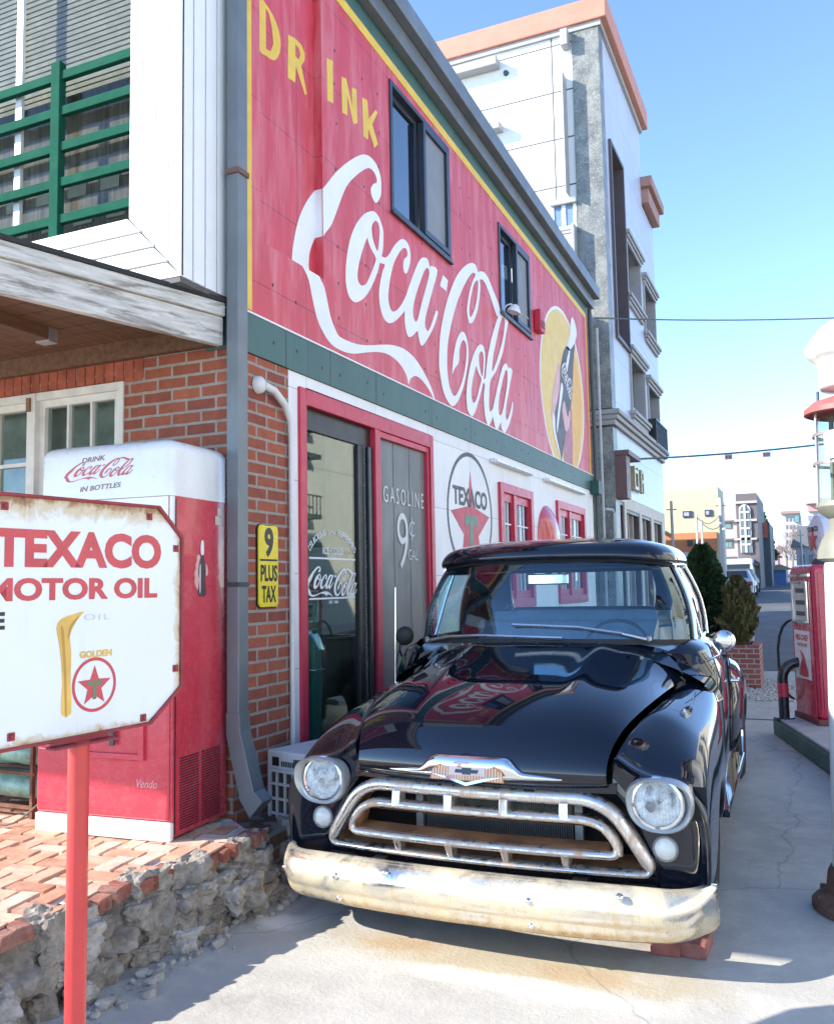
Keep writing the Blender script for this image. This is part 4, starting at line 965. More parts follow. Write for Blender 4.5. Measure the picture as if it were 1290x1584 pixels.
# ================================================================== ROAD SIGN ON A POST
sp = Vector((-2.085, 2.10, 0)); sa = R(7.4)
sg = thing('oil_sign', 'white enamel oil sign with rusty edges on a red post in front of the platform', 'sign', sp, 0)
bpy.context.view_layer.update()
SF = Frame((.0, 0, 0), (math.sin(sa), math.cos(sa), 0))
def spx(u, v):
    d = ray(u, v); n = SF.n; o = sp; t = n.dot(o - C0) / n.dot(d); q = C0 + d * t - o; return (q.dot(SF.u), q.dot(SF.v))
hw, z0, z1, cn = .405, 1.165, 1.885, .105
octo = [(-hw + cn, z0), (hw - cn * 1.3, z0 + .004), (hw, z0 + .11), (hw, z1 - .10), (hw - cn, z1), (-hw + cn, z1), (-hw, z1 - .10), (-hw, z0 + .11)]
def enamel():
    m, nt, b, pos = newmat('chipped_white_enamel')
    base = mix(nt, (.72, .76, .79), (.80, .83, .85), noise(nt, pos, 4, 6))
    n = noise(nt, pos, 13, 12, .75, .5)
    # rust creeping in from the rim (measured on the panel itself)
    s = nt.nodes.new('ShaderNodeSeparateXYZ'); nt.links.new(pos, s.inputs[0])
    def lin(sock, a, bb):
        mr = nt.nodes.new('ShaderNodeMapRange'); mr.inputs[1].default_value = a; mr.inputs[2].default_value = bb; nt.links.new(sock, mr.inputs[0]); return mr.outputs[0]
    top = lin(s.outputs[2], z1 - .11, z1 + .01); rt = lin(s.outputs[1], sp.y + hw * math.cos(sa) - .06, sp.y + hw * math.cos(sa) + .02); bt = lin(s.outputs[2], z0 + .05, z0 - .02)
    mx = nt.nodes.new('ShaderNodeMath'); mx.operation = 'MAXIMUM'; nt.links.new(top, mx.inputs[0]); nt.links.new(rt, mx.inputs[1])
    mx2 = nt.nodes.new('ShaderNodeMath'); mx2.operation = 'MAXIMUM'; nt.links.new(mx.outputs[0], mx2.inputs[0]); nt.links.new(bt, mx2.inputs[1])
    ad = nt.nodes.new('ShaderNodeMath'); ad.operation = 'MULTIPLY_ADD'; ad.inputs[1].default_value = .68; nt.links.new(n, ad.inputs[0]); hf = nt.nodes.new('ShaderNodeMath'); hf.operation = 'MULTIPLY'; hf.inputs[1].default_value = .5; nt.links.new(mx2.outputs[0], hf.inputs[0]); nt.links.new(hf.outputs[0], ad.inputs[2])
    c = mix(nt, base, (.58, .45, .26), ramp(nt, ad.outputs[0], .54, .66, (0, 0, 0), (.8,) * 3))
    c = mix(nt, c, (.33, .16, .07), ramp(nt, ad.outputs[0], .69, .77)); c = mix(nt, c, (.05, .035, .03), ramp(nt, ad.outputs[0], .80, .86))
    chip = noise(nt, pos, 17, 8, .7, .4); c = mix(nt, c, (.10, .05, .03), ramp(nt, chip, .70, .725)); c = mix(nt, c, (.50, .33, .17), ramp(nt, chip, .665, .70, (0, 0, 0), (.55,) * 3)) if False else c
    c = mix(nt, c, (.55, .56, .56), ramp(nt, noise(nt, mapvec(nt, pos, (3, 3, .5)), 5, 8, .7), .58, .75, (0, 0, 0), (.45,) * 3))
    nt.links.new(c, b.inputs['Base Color']); b.inputs['Roughness'].default_value = .32
    bump(nt, b, ad.outputs[0], .15, .004); return m
mb = MB(); mb.prism([SF.p(a, b, 0) for a, b in octo], SF.n * .006); mb.build('panel', enamel(), sg)
m_signred = M('old_red_steel_paint', (.30, .035, .045), .55, .2, var=.25, scale=14, bmp=.2, stain=(.16, .07, .05), stain_amt=.5)
mb = MB(); N = len(octo)
big_ = [(a * 1.028, (b - 1.525) * 1.028 + 1.525) for a, b in octo]
for i in range(N):
    a, b = octo[i], octo[(i + 1) % N]; A, B = big_[i], big_[(i + 1) % N]
    mb.hexa([SF.p(*a, -.016), SF.p(*b, -.016), SF.p(*B, -.016), SF.p(*A, -.016), SF.p(*a, .016), SF.p(*b, .016), SF.p(*B, .016), SF.p(*A, .016)])
fr = mb.build('frame', m_signred, sg, bevel=.003)
for a, b in ((.265, z1 - .03), (hw - .02, z1 - .135), (hw - .02, z0 + .17), (hw - .16, z0 + .02), (-.235, z0 + .03), (-.27, z1 - .03)):
    mb = MB(); mb.fbox(SF, a - .012, a + .012, b - .012, b + .012, .0065, .010); mb.lathe([(0, .006), (.006, .005), (.007, 0)], SF.p(a, b, .010), SF.n, 10)
    mb.build('corner_tab', m_signred, fr, bevel=.002)
m_post = M('bright_red_post_paint', (.60, .05, .045), .34, var=.12, scale=7, coat=.3, stain=(.4, .03, .02), stain_amt=.3)
mb = MB(); mb.lathe([(.0315, 0), (.0315, z0 - .03), (0, z0 - .03)], (0, 0, .012), (0, 0, 1), 20); mb.build('post', m_post, sg, smooth=40)
mb = MB(); mb.fbox(SF, -.12, .12, z0 - .026, z0 - .02, -.03, .05); mb.fbox(SF, -.10, .10, z0 - .0195, z0 - .0, -.02, .016); mb.build('bracket', m_signred, sg, bevel=.003)
mb = MB(); mb.box(-.11, .11, -.11, .11, 0, .012); mb.build('base_plate', m_signred, sg)
m_lred = M('sign_red_lettering', (.56, .06, .075), .35, var=.12, scale=9)
mb = MB(); L_, Rr = spx(-14, 880), spx(247, 877); t_ = spx(120, 822); fit_text(mb, 'TEXACO', SF, L_[0], Rr[0], spx(120, 879)[1], t_[1], off=.0065, bold=.045)
L_, Rr = spx(-24, 935), spx(241, 922); fit_text(mb, 'MOTOR OIL', SF, L_[0], Rr[0], spx(120, 928)[1], spx(120, 894)[1], off=.0065, bold=.04)
mb.build('lettering', m_lred, sg)
m_gold = M('gold_lettering', (.72, .45, .10), .4, var=.2)
mb = MB(); a = spx(121, 1019); b = spx(171, 1015); fit_text(mb, 'GOLDEN', SF, a[0], b[0], a[1], a[1] + .022, off=.0065, bold=.05); mb.build('lettering', m_gold, sg)
c = spx(144, 1059); r_ = (spx(178, 1056)[0] - spx(110, 1061)[0]) / 2
flat([[circle(c[0], c[1], r_, r_ * 1.02, 48), circle(c[0], c[1], r_ * .88, r_ * .90, 48)]], SF, 'star_emblem', m_lred, sg, off=.0065, thick=.0008)
flat([[star(c[0], c[1] - .005, r_ * .78, r_ * .33)]], SF, 'star_emblem', m_lred, sg, off=.0065, thick=.0008)
flat([[[(c[0] - .028, c[1] + .012), (c[0] + .028, c[1] + .012), (c[0] + .028, c[1] - .002), (c[0] + .007, c[1] - .002), (c[0] + .007, c[1] - .045), (c[0] - .007, c[1] - .045), (c[0] - .007, c[1] - .002), (c[0] - .028, c[1] - .002)]]], SF, 'star_emblem', M('dull_green_lettering', (.16, .20, .12), .5), sg, off=.0075, thick=.0006)
oil = [spx(*q) for q in [(92, 1105), (108, 1104), (107, 1060), (108, 1010), (106, 985), (112, 968), (120, 955), (128, 946), (112, 950), (100, 954), (90, 960), (85, 972), (88, 990), (92, 1020), (94, 1060)]]
flat([[smooth_loop(oil, 2)]], SF, 'pouring_oil', m_gold, sg, off=.0065, thick=.0006)
flat([[smooth_loop([spx(*q) for q in [(98, 1103), (101, 1103), (100, 1040), (98, 1000), (96, 975), (92, 968), (94, 1000), (97, 1050)]], 2)], [smooth_loop([spx(*q) for q in [(122, 952), (112, 960), (104, 975), (103, 990), (108, 972)]], 2)]], SF, 'oil_shade', M('dark_gold', (.50, .27, .05), .4), sg, off=.0073, thick=.0005)
mb = MB(); a = spx(128, 963); b = spx(168, 948); fit_text(mb, 'OIL', SF, a[0], b[0], a[1] + .006, b[1] - .002, off=.0065, bold=-.01, sp=1.2); mb.build('worn_lettering', M('worn_grey_lettering', (.55, .56, .57), .5), sg)
mb = MB(); a = spx(-12, 975); fit_text(mb, 'E', SF, a[0], spx(5, 972)[0], a[1], spx(0, 947)[1], off=.0065, bold=.04); mb.build('lettering', m_black, sg)

# ================================================================== SMALL WALL THINGS
t = thing('price_sign', 'small yellow enamel price sign hung on the brick pier beside the shop door', 'sign', (-2.995, 4.5, 1.75))
bpy.context.view_layer.update(); PF = Frame((0, 0, 0), (0, 1, 0))
a0, a1, b0, b1 = 4.395 - 4.5, 4.605 - 4.5, 1.497 - 1.75, 1.992 - 1.75
pl = [(a0 + .02, b0), (a1 - .02, b0), (a1, b0 + .02), (a1, b1 - .03), (a1 - .012, b1 - .008), (a1 - .04, b1), (0.02, b1 - .006), (-.03, b1 - .006), (a0 + .035, b1), (a0 + .012, b1 - .008), (a0, b1 - .03), (a0, b0 + .02)]
mb = MB(); mb.prism([PF.p(a, b, .0) for a, b in pl], PF.n * .014); mb.build('panel', M('yellow_enamel', (.80, .62, .03), .3, var=.07, stain=(.35, .22, .05), stain_amt=.3), t, bevel=.004)
mb = MB(); mb.prism([PF.p(a * 1.05, b * 1.022, -.004) for a, b in pl], PF.n * .010); mb.build('rim', m_black, t)
mb = MB(); fit_text(mb, '9', PF, -.045, .05, .045, .225, off=.0145, bold=.04); fit_text(mb, 'PLUS', PF, a0 + .018, a1 - .014, -.10, .0, off=.0145, bold=.03); fit_text(mb, 'TAX', PF, a0 + .03, a1 - .028, -.225, -.125, off=.0145, bold=.03)
mb.fbox(PF, a0 + .012, a1 - .012, .022, .034, .0145, .0155); mb.build('lettering', m_black, t)
t = thing('alarm_box', 'small red alarm box on the red wall left of the bottle mural', 'alarm box', (-2.99, 10.5, 4.88)); mb = MB(); mb.box(0, .09, -.09, .11, -.14, .14); mb.build('box', m_redframe, t, bevel=.015); mb = MB(); mb.box(.0905, .096, -.06, .08, -.09, .0); mb.build('grille', M('dark_red_grille', (.2, .015, .02), .5), t)
t = thing('wall_lamp', 'small white wall lamp below the right upper window', 'lamp', (-2.99, 9.20, 4.66))
m_lampw = M('white_lamp_enamel', (.74, .74, .73), .35)
mb = MB(); mb.tube([(0, .0, 0), (.04, .0, .05), (.09, .0, .06), (.12, .02, .03)], .010, 8); mb.build('arm', m_lampw, t, smooth=50)
mb = MB(); mb.lathe([(.015, .06), (.04, .045), (.075, -.015), (.08, -.035), (.07, -.03)], (.12, .03, -.0), (.3, .1, 1), 20); mb.build('shade', m_lampw, t, smooth=40)
mb = MB(); mb.tube([(.0, .5, .05), (.09, .5, .09), (.14, .5, .02)], .008, 6); mb.build('cable', m_lampw, t, smooth=50)
for i, (u0, v0, u1, v1, lab) in enumerate(((767, 711, 826, 734, 'white tube light under the green band above the nearer small red window'), (848, 741, 907, 763, 'white tube light under the green band above the far small red window'))):
    a = at(u0, v0, 0, -2.93); b = at(u1, v1, 0, -2.93)
    t = thing('tube_light', lab, 'light', (-2.998, a.y, a.z), 0, 'tube lights under the green band')
    mb = MB(); mb.box(0, .06, 0, b.y - a.y, -.022, .022); mb.build('housing', m_lampw, t, bevel=.012)
    mb = MB(); mb.box(.061, .075, .04, b.y - a.y - .04, -.014, .010); mb.build('tube', M('tube_diffuser', (.8, .8, .78), .3), t, bevel=.004)
t = thing('button_sign', 'red domed disc sign on the white wall between the two small red windows', 'sign', (-2.995, 10.76, 2.15)); BF = Frame((0, 0, 0), (0, 1, 0))
mb = MB(); mb.lathe([(0, .14), (.13, .132), (.27, .098), (.39, .04), (.44, .0), (.43, -.0)], (0, 0, 0), (1, 0, 0), 40); mb.build('disc', M('red_button_enamel', (.55, .04, .06), .2, coat=.6, var=.05), t, smooth=50)
vs = []; g_ = logo_in(-.30, .33, -.12, .14)
mb = MB()
for piece in g_:
    v_, f_ = fill(piece, .0)
    mb.add([BF.p(v.x, v.y, .136 - .8 * (v.x ** 2 + v.y ** 2) ** 1.0 * .95 + .004) for v in v_], f_)
mb.build('script_lettering', m_white, t)

# ---- outdoor unit of the air conditioner
ac = thing('air_conditioner', 'white outdoor air conditioner unit with a square lattice beside the brick pier', 'air conditioner', (-2.965, 4.43, .0), R(-14))
acw, acd, ach = .36, .78, .63
m_acw = M('ac_casing', (.62, .62, .61), .5, var=.06, stain=(.45, .43, .4), stain_amt=.4)
z0_ = .04
mb = MB(); mb.box(0, acw, .012, acd, z0_, z0_ + ach); mb.build('casing', m_acw, ac, bevel=.012)
mb = MB(); mb.box(.05, acw - .02, .006, .0118, z0_ + .05, z0_ + ach - .12); mb.build('coil', M('dark_coil', (.055, .05, .042), .6, var=.4, scale=20, stretch=(1, 1, 8)), ac)
LF = Frame((0, .0, z0_), (1, 0, 0)); mb = MB(); frame_bars(mb, LF, .035, acw + .0, .03, ach - .10, .016, -.012, .012)
for k in range(1, 5): x = .035 + (acw - .035) * k / 5; mb.fbox(LF, x - .006, x + .006, .046, ach - .116, -.012, .008)
for k in range(1, 6): z = .03 + (ach - .13) * k / 6; mb.fbox(LF, .051, acw - .016, z - .007, z + .007, -.0115, .0075)
mb.build('lattice', m_acw, ac, bevel=.002)
mb = MB(); mb.fbox(LF, .05, .105, ach - .085, ach - .035, -.011, -.008);
for k in range(8): mb.fbox(LF, .125 + k * .018, .135 + k * .018, ach - .085, ach - .055, -.011, -.008)
mb.build('vent_slots', m_black, ac)
mb = MB(); mb.box(.02, .07, .05, acd - .05, 0, z0_ - .001); mb.box(acw - .07, acw - .02, .05, acd - .05, 0, z0_ - .001); mb.build('feet', m_dkgrey, ac)
# ---- bricks under the bumper
for i, (u, v, lab, rz) in enumerate(((1029, 1481, 'left one of two loose red bricks under the right end of the truck bumper', .05), (1070, 1484, 'right one of two loose red bricks under the right end of the truck bumper', -.04))):
    p = at(u, v, 2, 0)
    t = thing('loose_brick', lab, 'brick', (p.x, p.y, 0), rz)
    mb = MB(); mb.box(-.062, .062, 0, .20, 0, .062); mb.build('brick', M('wet_red_brick', (.28, .085, .065), .8, var=.35, scale=14, bmp=.5, stain=(.4, .3, .27), stain_amt=.4), t, bevel=.008)

t = thing('booth_bench', 'teal green booth bench behind the glass shop door', 'bench', (-3.75, 6.2, 0))
m_teal = M('teal_vinyl', (.045, .34, .27), .4, var=.15)
mb = MB(); mb.box(-.5, .38, -.55, .75, .05, .48); mb.build('seat', m_teal, t, bevel=.05, bseg=3)
mb = MB(); mb.box(-.5, .38, .76, .98, .05, 1.25); mb.build('backrest', m_teal, t, bevel=.06, bseg=3)
mb = MB(); mb.box(.30, .40, -.56, -.44, .0, 1.5); mb.build('end_panel', m_teal, t, bevel=.02)
# ================================================================== PICKUP
K = 1.045
TX, TY = -1.372 * K, 3.45 * K
trk = thing('pickup_truck', 'glossy black vintage pickup truck with rusty chrome grille and bumper, parked by the shop', 'pickup truck', (TX, TY, 0), R(1.25))
CABY = 0.0
def tp(s, y, z):
    if CABY: s -= .022
    y -= CABY; return (K * s, K * (y - 3.45), K * z - .072)
def paint():
    m, nt, b, pos = newmat('black_car_paint')
    n = noise(nt, pos, 3, 8, .6)
    nt.links.new(mix(nt, mix(nt, (.004, .0065, .013), (.007, .010, .019), n), (.05, .048, .045), ramp(nt, noise(nt, pos, 70, 8, .8), .66, .82, (0, 0, 0), (.35,) * 3)), b.inputs['Base Color'])  # blue in the black base stands in for part of the sky reflection
    nt.links.new(ramp(nt, noise(nt, pos, 60, 6, .7), .35, .8, (.02,) * 3, (.09,) * 3), b.inputs['Roughness'])
    b.inputs['Coat Weight'].default_value = 1; b.inputs['Coat Roughness'].default_value = .035; b.inputs['Coat IOR'].default_value = 1.5
    b.inputs['Specular IOR Level'].default_value = .12
    bump(nt, b, noise(nt, pos, 1.7, 3, .5), .02, .05); return m
m_paint = paint()
def chrome(name, col, rough, rust, amt, scale=6, pos_=.5):
    m, nt, b, pos = newmat(name)
    n = noise(nt, pos, scale, 12, .72, .4); st_ = noise(nt, mapvec(nt, pos, (9, 9, 1.2)), 2.5, 10, .7, .2)
    ad = nt.nodes.new('ShaderNodeMath'); ad.operation = 'MULTIPLY_ADD'; ad.inputs[1].default_value = .5; nt.links.new(st_, ad.inputs[0])
    h = nt.nodes.new('ShaderNodeMath'); h.operation = 'MULTIPLY'; h.inputs[1].default_value = .5; nt.links.new(n, h.inputs[0]); nt.links.new(h.outputs[0], ad.inputs[2])
    f = ramp(nt, ad.outputs[0], pos_, pos_ + .16, (0, 0, 0), (amt,) * 3)
    nt.links.new(mix(nt, col, rust, f), b.inputs['Base Color'])
    iv = nt.nodes.new('ShaderNodeMapRange'); iv.inputs[1].default_value = 0; iv.inputs[2].default_value = 1; iv.inputs[3].default_value = .97; iv.inputs[4].default_value = .15; nt.links.new(f, iv.inputs[0]); nt.links.new(iv.outputs[0], b.inputs['Metallic'])
    rr = nt.nodes.new('ShaderNodeMapRange'); rr.inputs[3].default_value = rough; rr.inputs[4].default_value = .7; nt.links.new(f, rr.inputs[0]); nt.links.new(rr.outputs[0], b.inputs['Roughness'])
    bump(nt, b, n, .05, .004); return m
m_chr = chrome('worn_chrome', (.76, .75, .72), .19, (.50, .27, .12), .85, 9, .44)
def bumpermat():
    m, nt, b, pos = newmat('yellowed_bumper_chrome')
    big = noise(nt, mapvec(nt, pos, (1.6, 1.6, 3)), 2.2, 10, .65, .5); fine = noise(nt, pos, 34, 10, .75, .3); streak = noise(nt, mapvec(nt, pos, (16, 16, 1.0)), 2, 8, .7, .2)
    c = mix(nt, (.80, .77, .70), (.74, .64, .45), ramp(nt, big, .34, .54)); c = mix(nt, c, (.66, .47, .20), ramp(nt, streak, .52, .72, (0, 0, 0), (.75,) * 3))
    sz_ = nt.nodes.new('ShaderNodeSeparateXYZ'); nt.links.new(pos, sz_.inputs[0]); lz = nt.nodes.new('ShaderNodeMapRange'); lz.inputs[1].default_value = .225; lz.inputs[2].default_value = .155; nt.links.new(sz_.outputs[2], lz.inputs[0])
    lo = nt.nodes.new('ShaderNodeMath'); lo.operation = 'MULTIPLY'; nt.links.new(lz.outputs[0], lo.inputs[0]); nt.links.new(ramp(nt, streak, .36, .62), lo.inputs[1])
    c = mix(nt, c, (.52, .36, .16), lo.outputs[0])     # rust along the lower lip
    pit = ramp(nt, fine, .60, .70, (0, 0, 0), (.75,) * 3); c = mix(nt, c, (.20, .16, .11), pit)
    nt.links.new(c, b.inputs['Base Color'])
    k = ramp(nt, big, .36, .58, (.97,) * 3, (.45,) * 3); nt.links.new(mix(nt, k, (.1, .1, .1), pit), b.inputs['Metallic'])
    nt.links.new(ramp(nt, big, .36, .58, (.12,) * 3, (.42,) * 3), b.inputs['Roughness']); bump(nt, b, fine, .08, .003); return m
m_bump = bumpermat()
m_chr2 = M('clean_chrome', (.80, .80, .80), .06, 1.0, var=.04, scale=5)
m_rust = M('rusty_liner', (.30, .13, .05), .85, .15, var=.45, scale=8, bmp=.4, stain=(.5, .30, .14), stain_amt=.6)
m_sil = M('silver_lamp_paint', (.50, .51, .50), .35, .5, var=.1, scale=10)
m_rub = M('black_rubber', (.012, .012, .013), .6, var=.2)
m_tyre = M('tyre_rubber', (.02, .02, .02), .8, var=.3, scale=20, bmp=.3)
m_seat = M('sky_tinted_vinyl', (.17, .25, .34), .55, var=.2)  # blue of the sky mirrored in the windscreen, put into the seat colour
m_cabglass = glassmat('windscreen_glass', (.66, .84, .92), 1.95, .95, (.75, .92, 1))
m_side_glass = glassmat('cab_side_glass', (.7, .85, .85), 1.5, .9)

def lerp(tab, y):
    if y <= tab[0][0]: return tab[0][1]
    for (a, va_), (b, vb_) in zip(tab, tab[1:]):
        if y <= b: t = (y - a) / (b - a); t = t * t * (3 - 2 * t) if False else t; return va_ + (vb_ - va_) * t
    return tab[-1][1]
# ---- hood
HW = [(3.60, .548), (3.68, .566), (3.78, .598), (3.88, .619), (4.07, .655), (4.26, .682), (4.45, .703), (4.64, .722), (4.83, .765), (4.93, .79), (5.1, .81)]     # half width at the seam
HE = [(3.60, .80), (3.68, .878), (3.78, .955), (3.88, .99), (4.07, 1.026), (4.26, 1.046), (4.45, 1.061), (4.74, 1.083), (4.93, 1.106), (5.1, 1.118)]   # seam height
def hood_row(yc, zc, ye, ze, ridge=0.):
    w = lerp(HW, ye)
    row = []
    for a in [q * sg_ for sg_ in (-1, 1) for q in ((1, .985, .94, .87, .80, .72, .66, .61, .57, .53, .49, .45, .41, .36, .28, .15, 0) if sg_ < 0 else (.15, .28, .36, .41, .45, .49, .53, .57, .61, .66, .72, .80, .87, .94, .985, 1))]:
        t = abs(a); s = a * w
        f = .26 * t ** 2 + .74 * t ** 6
        z = zc - (zc - ze) * f
        g = math.exp(-((t * w - .355) / .060) ** 2); z += ridge * g
        y = yc + (ye - yc) * t ** 2.2
        row.append(tp(s, y, z))
    return row
rows = [hood_row(*r) for r in ((3.645, .752, 3.700, .762), (3.607, .775, 3.672, .785), (3.598, .82, 3.672, .825), (3.622, .90, 3.700, .888), (3.69, .985, 3.765, .943), (3.80, 1.055, 3.865, .985), (3.95, 1.112, 4.02, 1.017, .002),
        (4.10, 1.150, 4.17, 1.037, .009), (4.24, 1.175, 4.31, 1.051, .015), (4.38, 1.202, 4.44, 1.060, .020), (4.55, 1.237, 4.62, 1.071, .019), (4.67, 1.265, 4.76, 1.085, .015), (4.72, 1.279, 4.82, 1.094, .012), (4.725, 1.255, 4.825, 1.07, .01))]
mb = MB(); mb.grid(rows); hood = mb.build('hood', m_paint, trk, sub=2)
# cowl between hood and windscreen
mb = MB()
mb.grid([[tp(a * .80, 4.66 + .13 * abs(a) ** 2, 1.258 - .14 * abs(a) ** 3) for a in [k / 10 - 1 for k in range(21)]], [tp(a * .79, 4.83 + .13 * abs(a) ** 2, 1.288 - .10 * abs(a) ** 4) for a in [k / 10 - 1 for k in range(21)]]])
for sg_ in (-1, 1):
    mb.grid([[tp(sg_ * .80, 4.79, 1.118), tp(sg_ * .87, 4.80, 1.075), tp(sg_ * .925, 4.82, .98)], [tp(sg_ * .79, 4.96, 1.188), tp(sg_ * .895, 4.96, 1.10), tp(sg_ * .945, 4.96, .98)]])
cowl = mb.build('cowl', m_paint, trk, smooth=60)
mb = MB()
for k in range(-3, 4): mb.lathe([(0, .012), (.010, .009), (.013, 0)], tp(k * .17, 4.745, 1.279), (0, -.1, 1), 8)
mb.build('nozzle', m_rub, cowl)
# ---- front fenders
ARC, AR = 4.50, .43
def fender(sg):
    st_ = [3.735, 3.80, 3.90, 4.05, 4.12, 4.22, 4.36, 4.5, 4.64, 4.78, 4.86, 4.93, 5.06]
    CZ = [(3.735, .812), (3.80, .845), (3.90, .885), (4.05, .915), (4.24, .943), (4.7, 1.012), (4.95, 1.045), (5.06, 1.052)]
    rows = []
    def outline(y):
        w = lerp(HW, y) + .006; ze = lerp(HE, y) - .006; cz_ = lerp(CZ, y)
        so = .960 - .05 * max(0, (y - 4.6) / .46) ** 2; t = (so - w); bl_ = max(0, min(1, (y - 3.76) / .34))
        ar = 0.0
        if abs(y - ARC) < AR: ar = .42 + math.sqrt(max(0, AR ** 2 - (y - ARC) ** 2)) * .72 - .08
        pts = [(w, ze - .07), (w + .005, ze - .008), (w + t * .13, ze + (cz_ - ze) * (.42 - .38 * bl_)), (w + t * .30, ze + (cz_ - ze) * (.82 - .64 * bl_)), (w + t * .52, ze + (cz_ - ze) * (1 - .54 * bl_)), (w + t * .74, cz_ - .012 + (ze - cz_) * .20 * bl_), (w + t * .90, cz_ - .055 + .02 * bl_), (so, cz_ - .14), (so + .004, max(.60, ar + .10)), (so, max(.48, ar + .035)), (so - .006, max(.38, ar + .008)), (so - .02, max(.33, ar)), (so - .10, max(.33, ar))]
        return pts
    for y in reversed(st_): rows.append([tp(sg * s, y, z) for s, z in outline(y)])
    O = outline(3.735)
    I = [(.565, .742), (.572, .738), (.585, .725), (.60, .70), (.625, .665), (.65, .62), (.675, .575), (.70, .53), (.72, .49), (.735, .45), (.74, .41), (.74, .36), (.74, .345)]
    for bl, y in ((.015, 3.700), (.055, 3.690), (.11, 3.705), (.2, 3.728), (.45, 3.738), (.75, 3.735), (1.0, 3.722), (1.0, 3.80)):
        rows.append([tp(sg * (a[0] + (b[0] - a[0]) * bl), y + (.012 if a[1] < .6 and bl < .3 else 0), a[1] + (b[1] - a[1]) * bl) for a, b in zip(O, I)])
    mb = MB(); mb.grid(rows); f = mb.build('fender', m_paint, trk, sub=3)
    return f
fends = [fender(-1), fender(1)]
# ---- nose panels round the grille
mb = MB()
n = 24
bow = lambda s: 3.672 + .055 * (abs(s) / .72) ** 2
def strip(z0, y0, z1, y1, w):
    mb.grid([[tp(-w + 2 * w * k / n, bow(-w + 2 * w * k / n) + y0, z0) for k in range(n + 1)], [tp(-w + 2 * w * k / n, bow(-w + 2 * w * k / n) + y1, z1) for k in range(n + 1)]])
strip(.33, .02, .412, .0, .90); strip(.412, .0, .418, .06, .90); strip(.36, .02, .33, .08, .90); strip(.735, .0, .775, .0, .60); strip(.735, .0, .732, .06, .60)
mb.build('nose_panel', m_paint, trk, smooth=50)
mb = MB(); b_ = []
mb.grid([[tp(s, 3.74, .40), tp(s, 3.74, .78)] for s in (-.95, -.735)] ); mb.grid([[tp(s, 3.74, .40), tp(s, 3.74, .78)] for s in (.735, .95)])
mb.hexa([tp(-.74, 4.02, .36), tp(.74, 4.02, .36), tp(.74, 4.06, .36), tp(-.74, 4.06, .36), tp(-.74, 4.02, .78), tp(.74, 4.02, .78), tp(.74, 4.06, .78), tp(-.74, 4.06, .78)])
mb.hexa([tp(-.74, 3.72, .36), tp(.74, 3.72, .36), tp(.74, 4.06, .36), tp(-.74, 4.06, .36), tp(-.74, 3.72, .38), tp(.74, 3.72, .38), tp(.74, 4.06, .38), tp(-.74, 4.06, .38)])
mb.build('grille_cavity', M('grille_cavity_dark', (.012, .011, .011), .8), trk)
# radiator
mb = MB(); mb.hexa([tp(-.36, 3.98, .42), tp(.36, 3.98, .42), tp(.36, 4.0, .42), tp(-.36, 4.0, .42), tp(-.36, 3.98, .75), tp(.36, 3.98, .75), tp(.36, 4.0, .75), tp(-.36, 4.0, .75)]); rad = mb.build('radiator', m_black, trk)
mb = MB(); k = 0
while k < 70: s = -.35 + k * .0101; mb.hexa([tp(s, 3.965, .43), tp(s + .004, 3.965, .43), tp(s + .004, 3.979, .43), tp(s, 3.979, .43), tp(s, 3.965, .74), tp(s + .004, 3.965, .74), tp(s + .004, 3.979, .74), tp(s, 3.979, .74)]); k += 1
mb.build('fins', M('radiator_fin', (.20, .20, .19), .5, .5), rad)
mb = MB()
for s in (-.40, .365):
    mb = MB(); mb.hexa([tp(s, 3.95, .40), tp(s + .035, 3.95, .40), tp(s + .035, 3.99, .40), tp(s, 3.99, .40), tp(s, 3.95, .77), tp(s + .035, 3.95, .77), tp(s + .035, 3.99, .77), tp(s, 3.99, .77)])
    mb.build('side_tank', M('radiator_tank', (.42, .42, .40), .5, .3, var=.2), rad)
# ---- grille
def rounded(pts, rad_, seg=6):
    out = []; N = len(pts)
    for i in range(N):
        p, a, b = Vector(pts[i]), Vector(pts[i - 1]), Vector(pts[(i + 1) % N]); r = rad_[i]
        u = (a - p).normalized(); v = (b - p).normalized()
        for k in range(seg + 1):
            t = k / seg; out.append(tuple((p + u * r) * (1 - t) ** 2 + p * 2 * t * (1 - t) + (p + v * r) * t ** 2))
    return out
def loop3(L, dy, extra=14):
    out = []
    N = len(L)
    for i in range(N):
        a, b = Vector(L[i]), Vector(L[(i + 1) % N]); m = max(1, int((b - a).length / .06))
        for k in range(m): q = a + (b - a) * k / m; out.append(Vector(tp(q.x, bow(q.x) + dy, q.y)))
    return out
outer = rounded([(-.742, .424), (.742, .424), (.560, .712), (-.560, .712)], [.055, .055, .13, .13], 8)
innr = rounded([(-.610, .496), (.610, .496), (.572, .634), (-.572, .634)], [.045, .045, .13, .13], 8)
def ringprof(w, d, top):      # rounded bar cross-section: w across, d deep
    return [(w * x, d * y) for x, y in ((-.5, -.6), (-.5, 0), (-.44, .28), (-.25, .46), (0, .52), (.25, .46), (.44, .28), (.5, 0), (.5, -.6), (.3, -.8), (-.3, -.8))]
def thin_bottom(L, z0, z1, k):
    zs = [(p.z + .072) / K for p in L]; return [1 - (1 - k) * max(0, min(1, (z1 - z) / (z1 - z0))) for z in zs]
lo_ = loop3(outer, -.012)
mb = MB(); mb.sweep(lo_, ringprof(.058, .056, 0), ks=thin_bottom(lo_, .435, .47, .5)); grl = mb.build('grille', m_chr, trk, smooth=50)
mb = MB(); mb.sweep(loop3(innr, -.030), ringprof(.038, .054, 0)); mb.build('inner_ring', m_chr, grl, smooth=50)
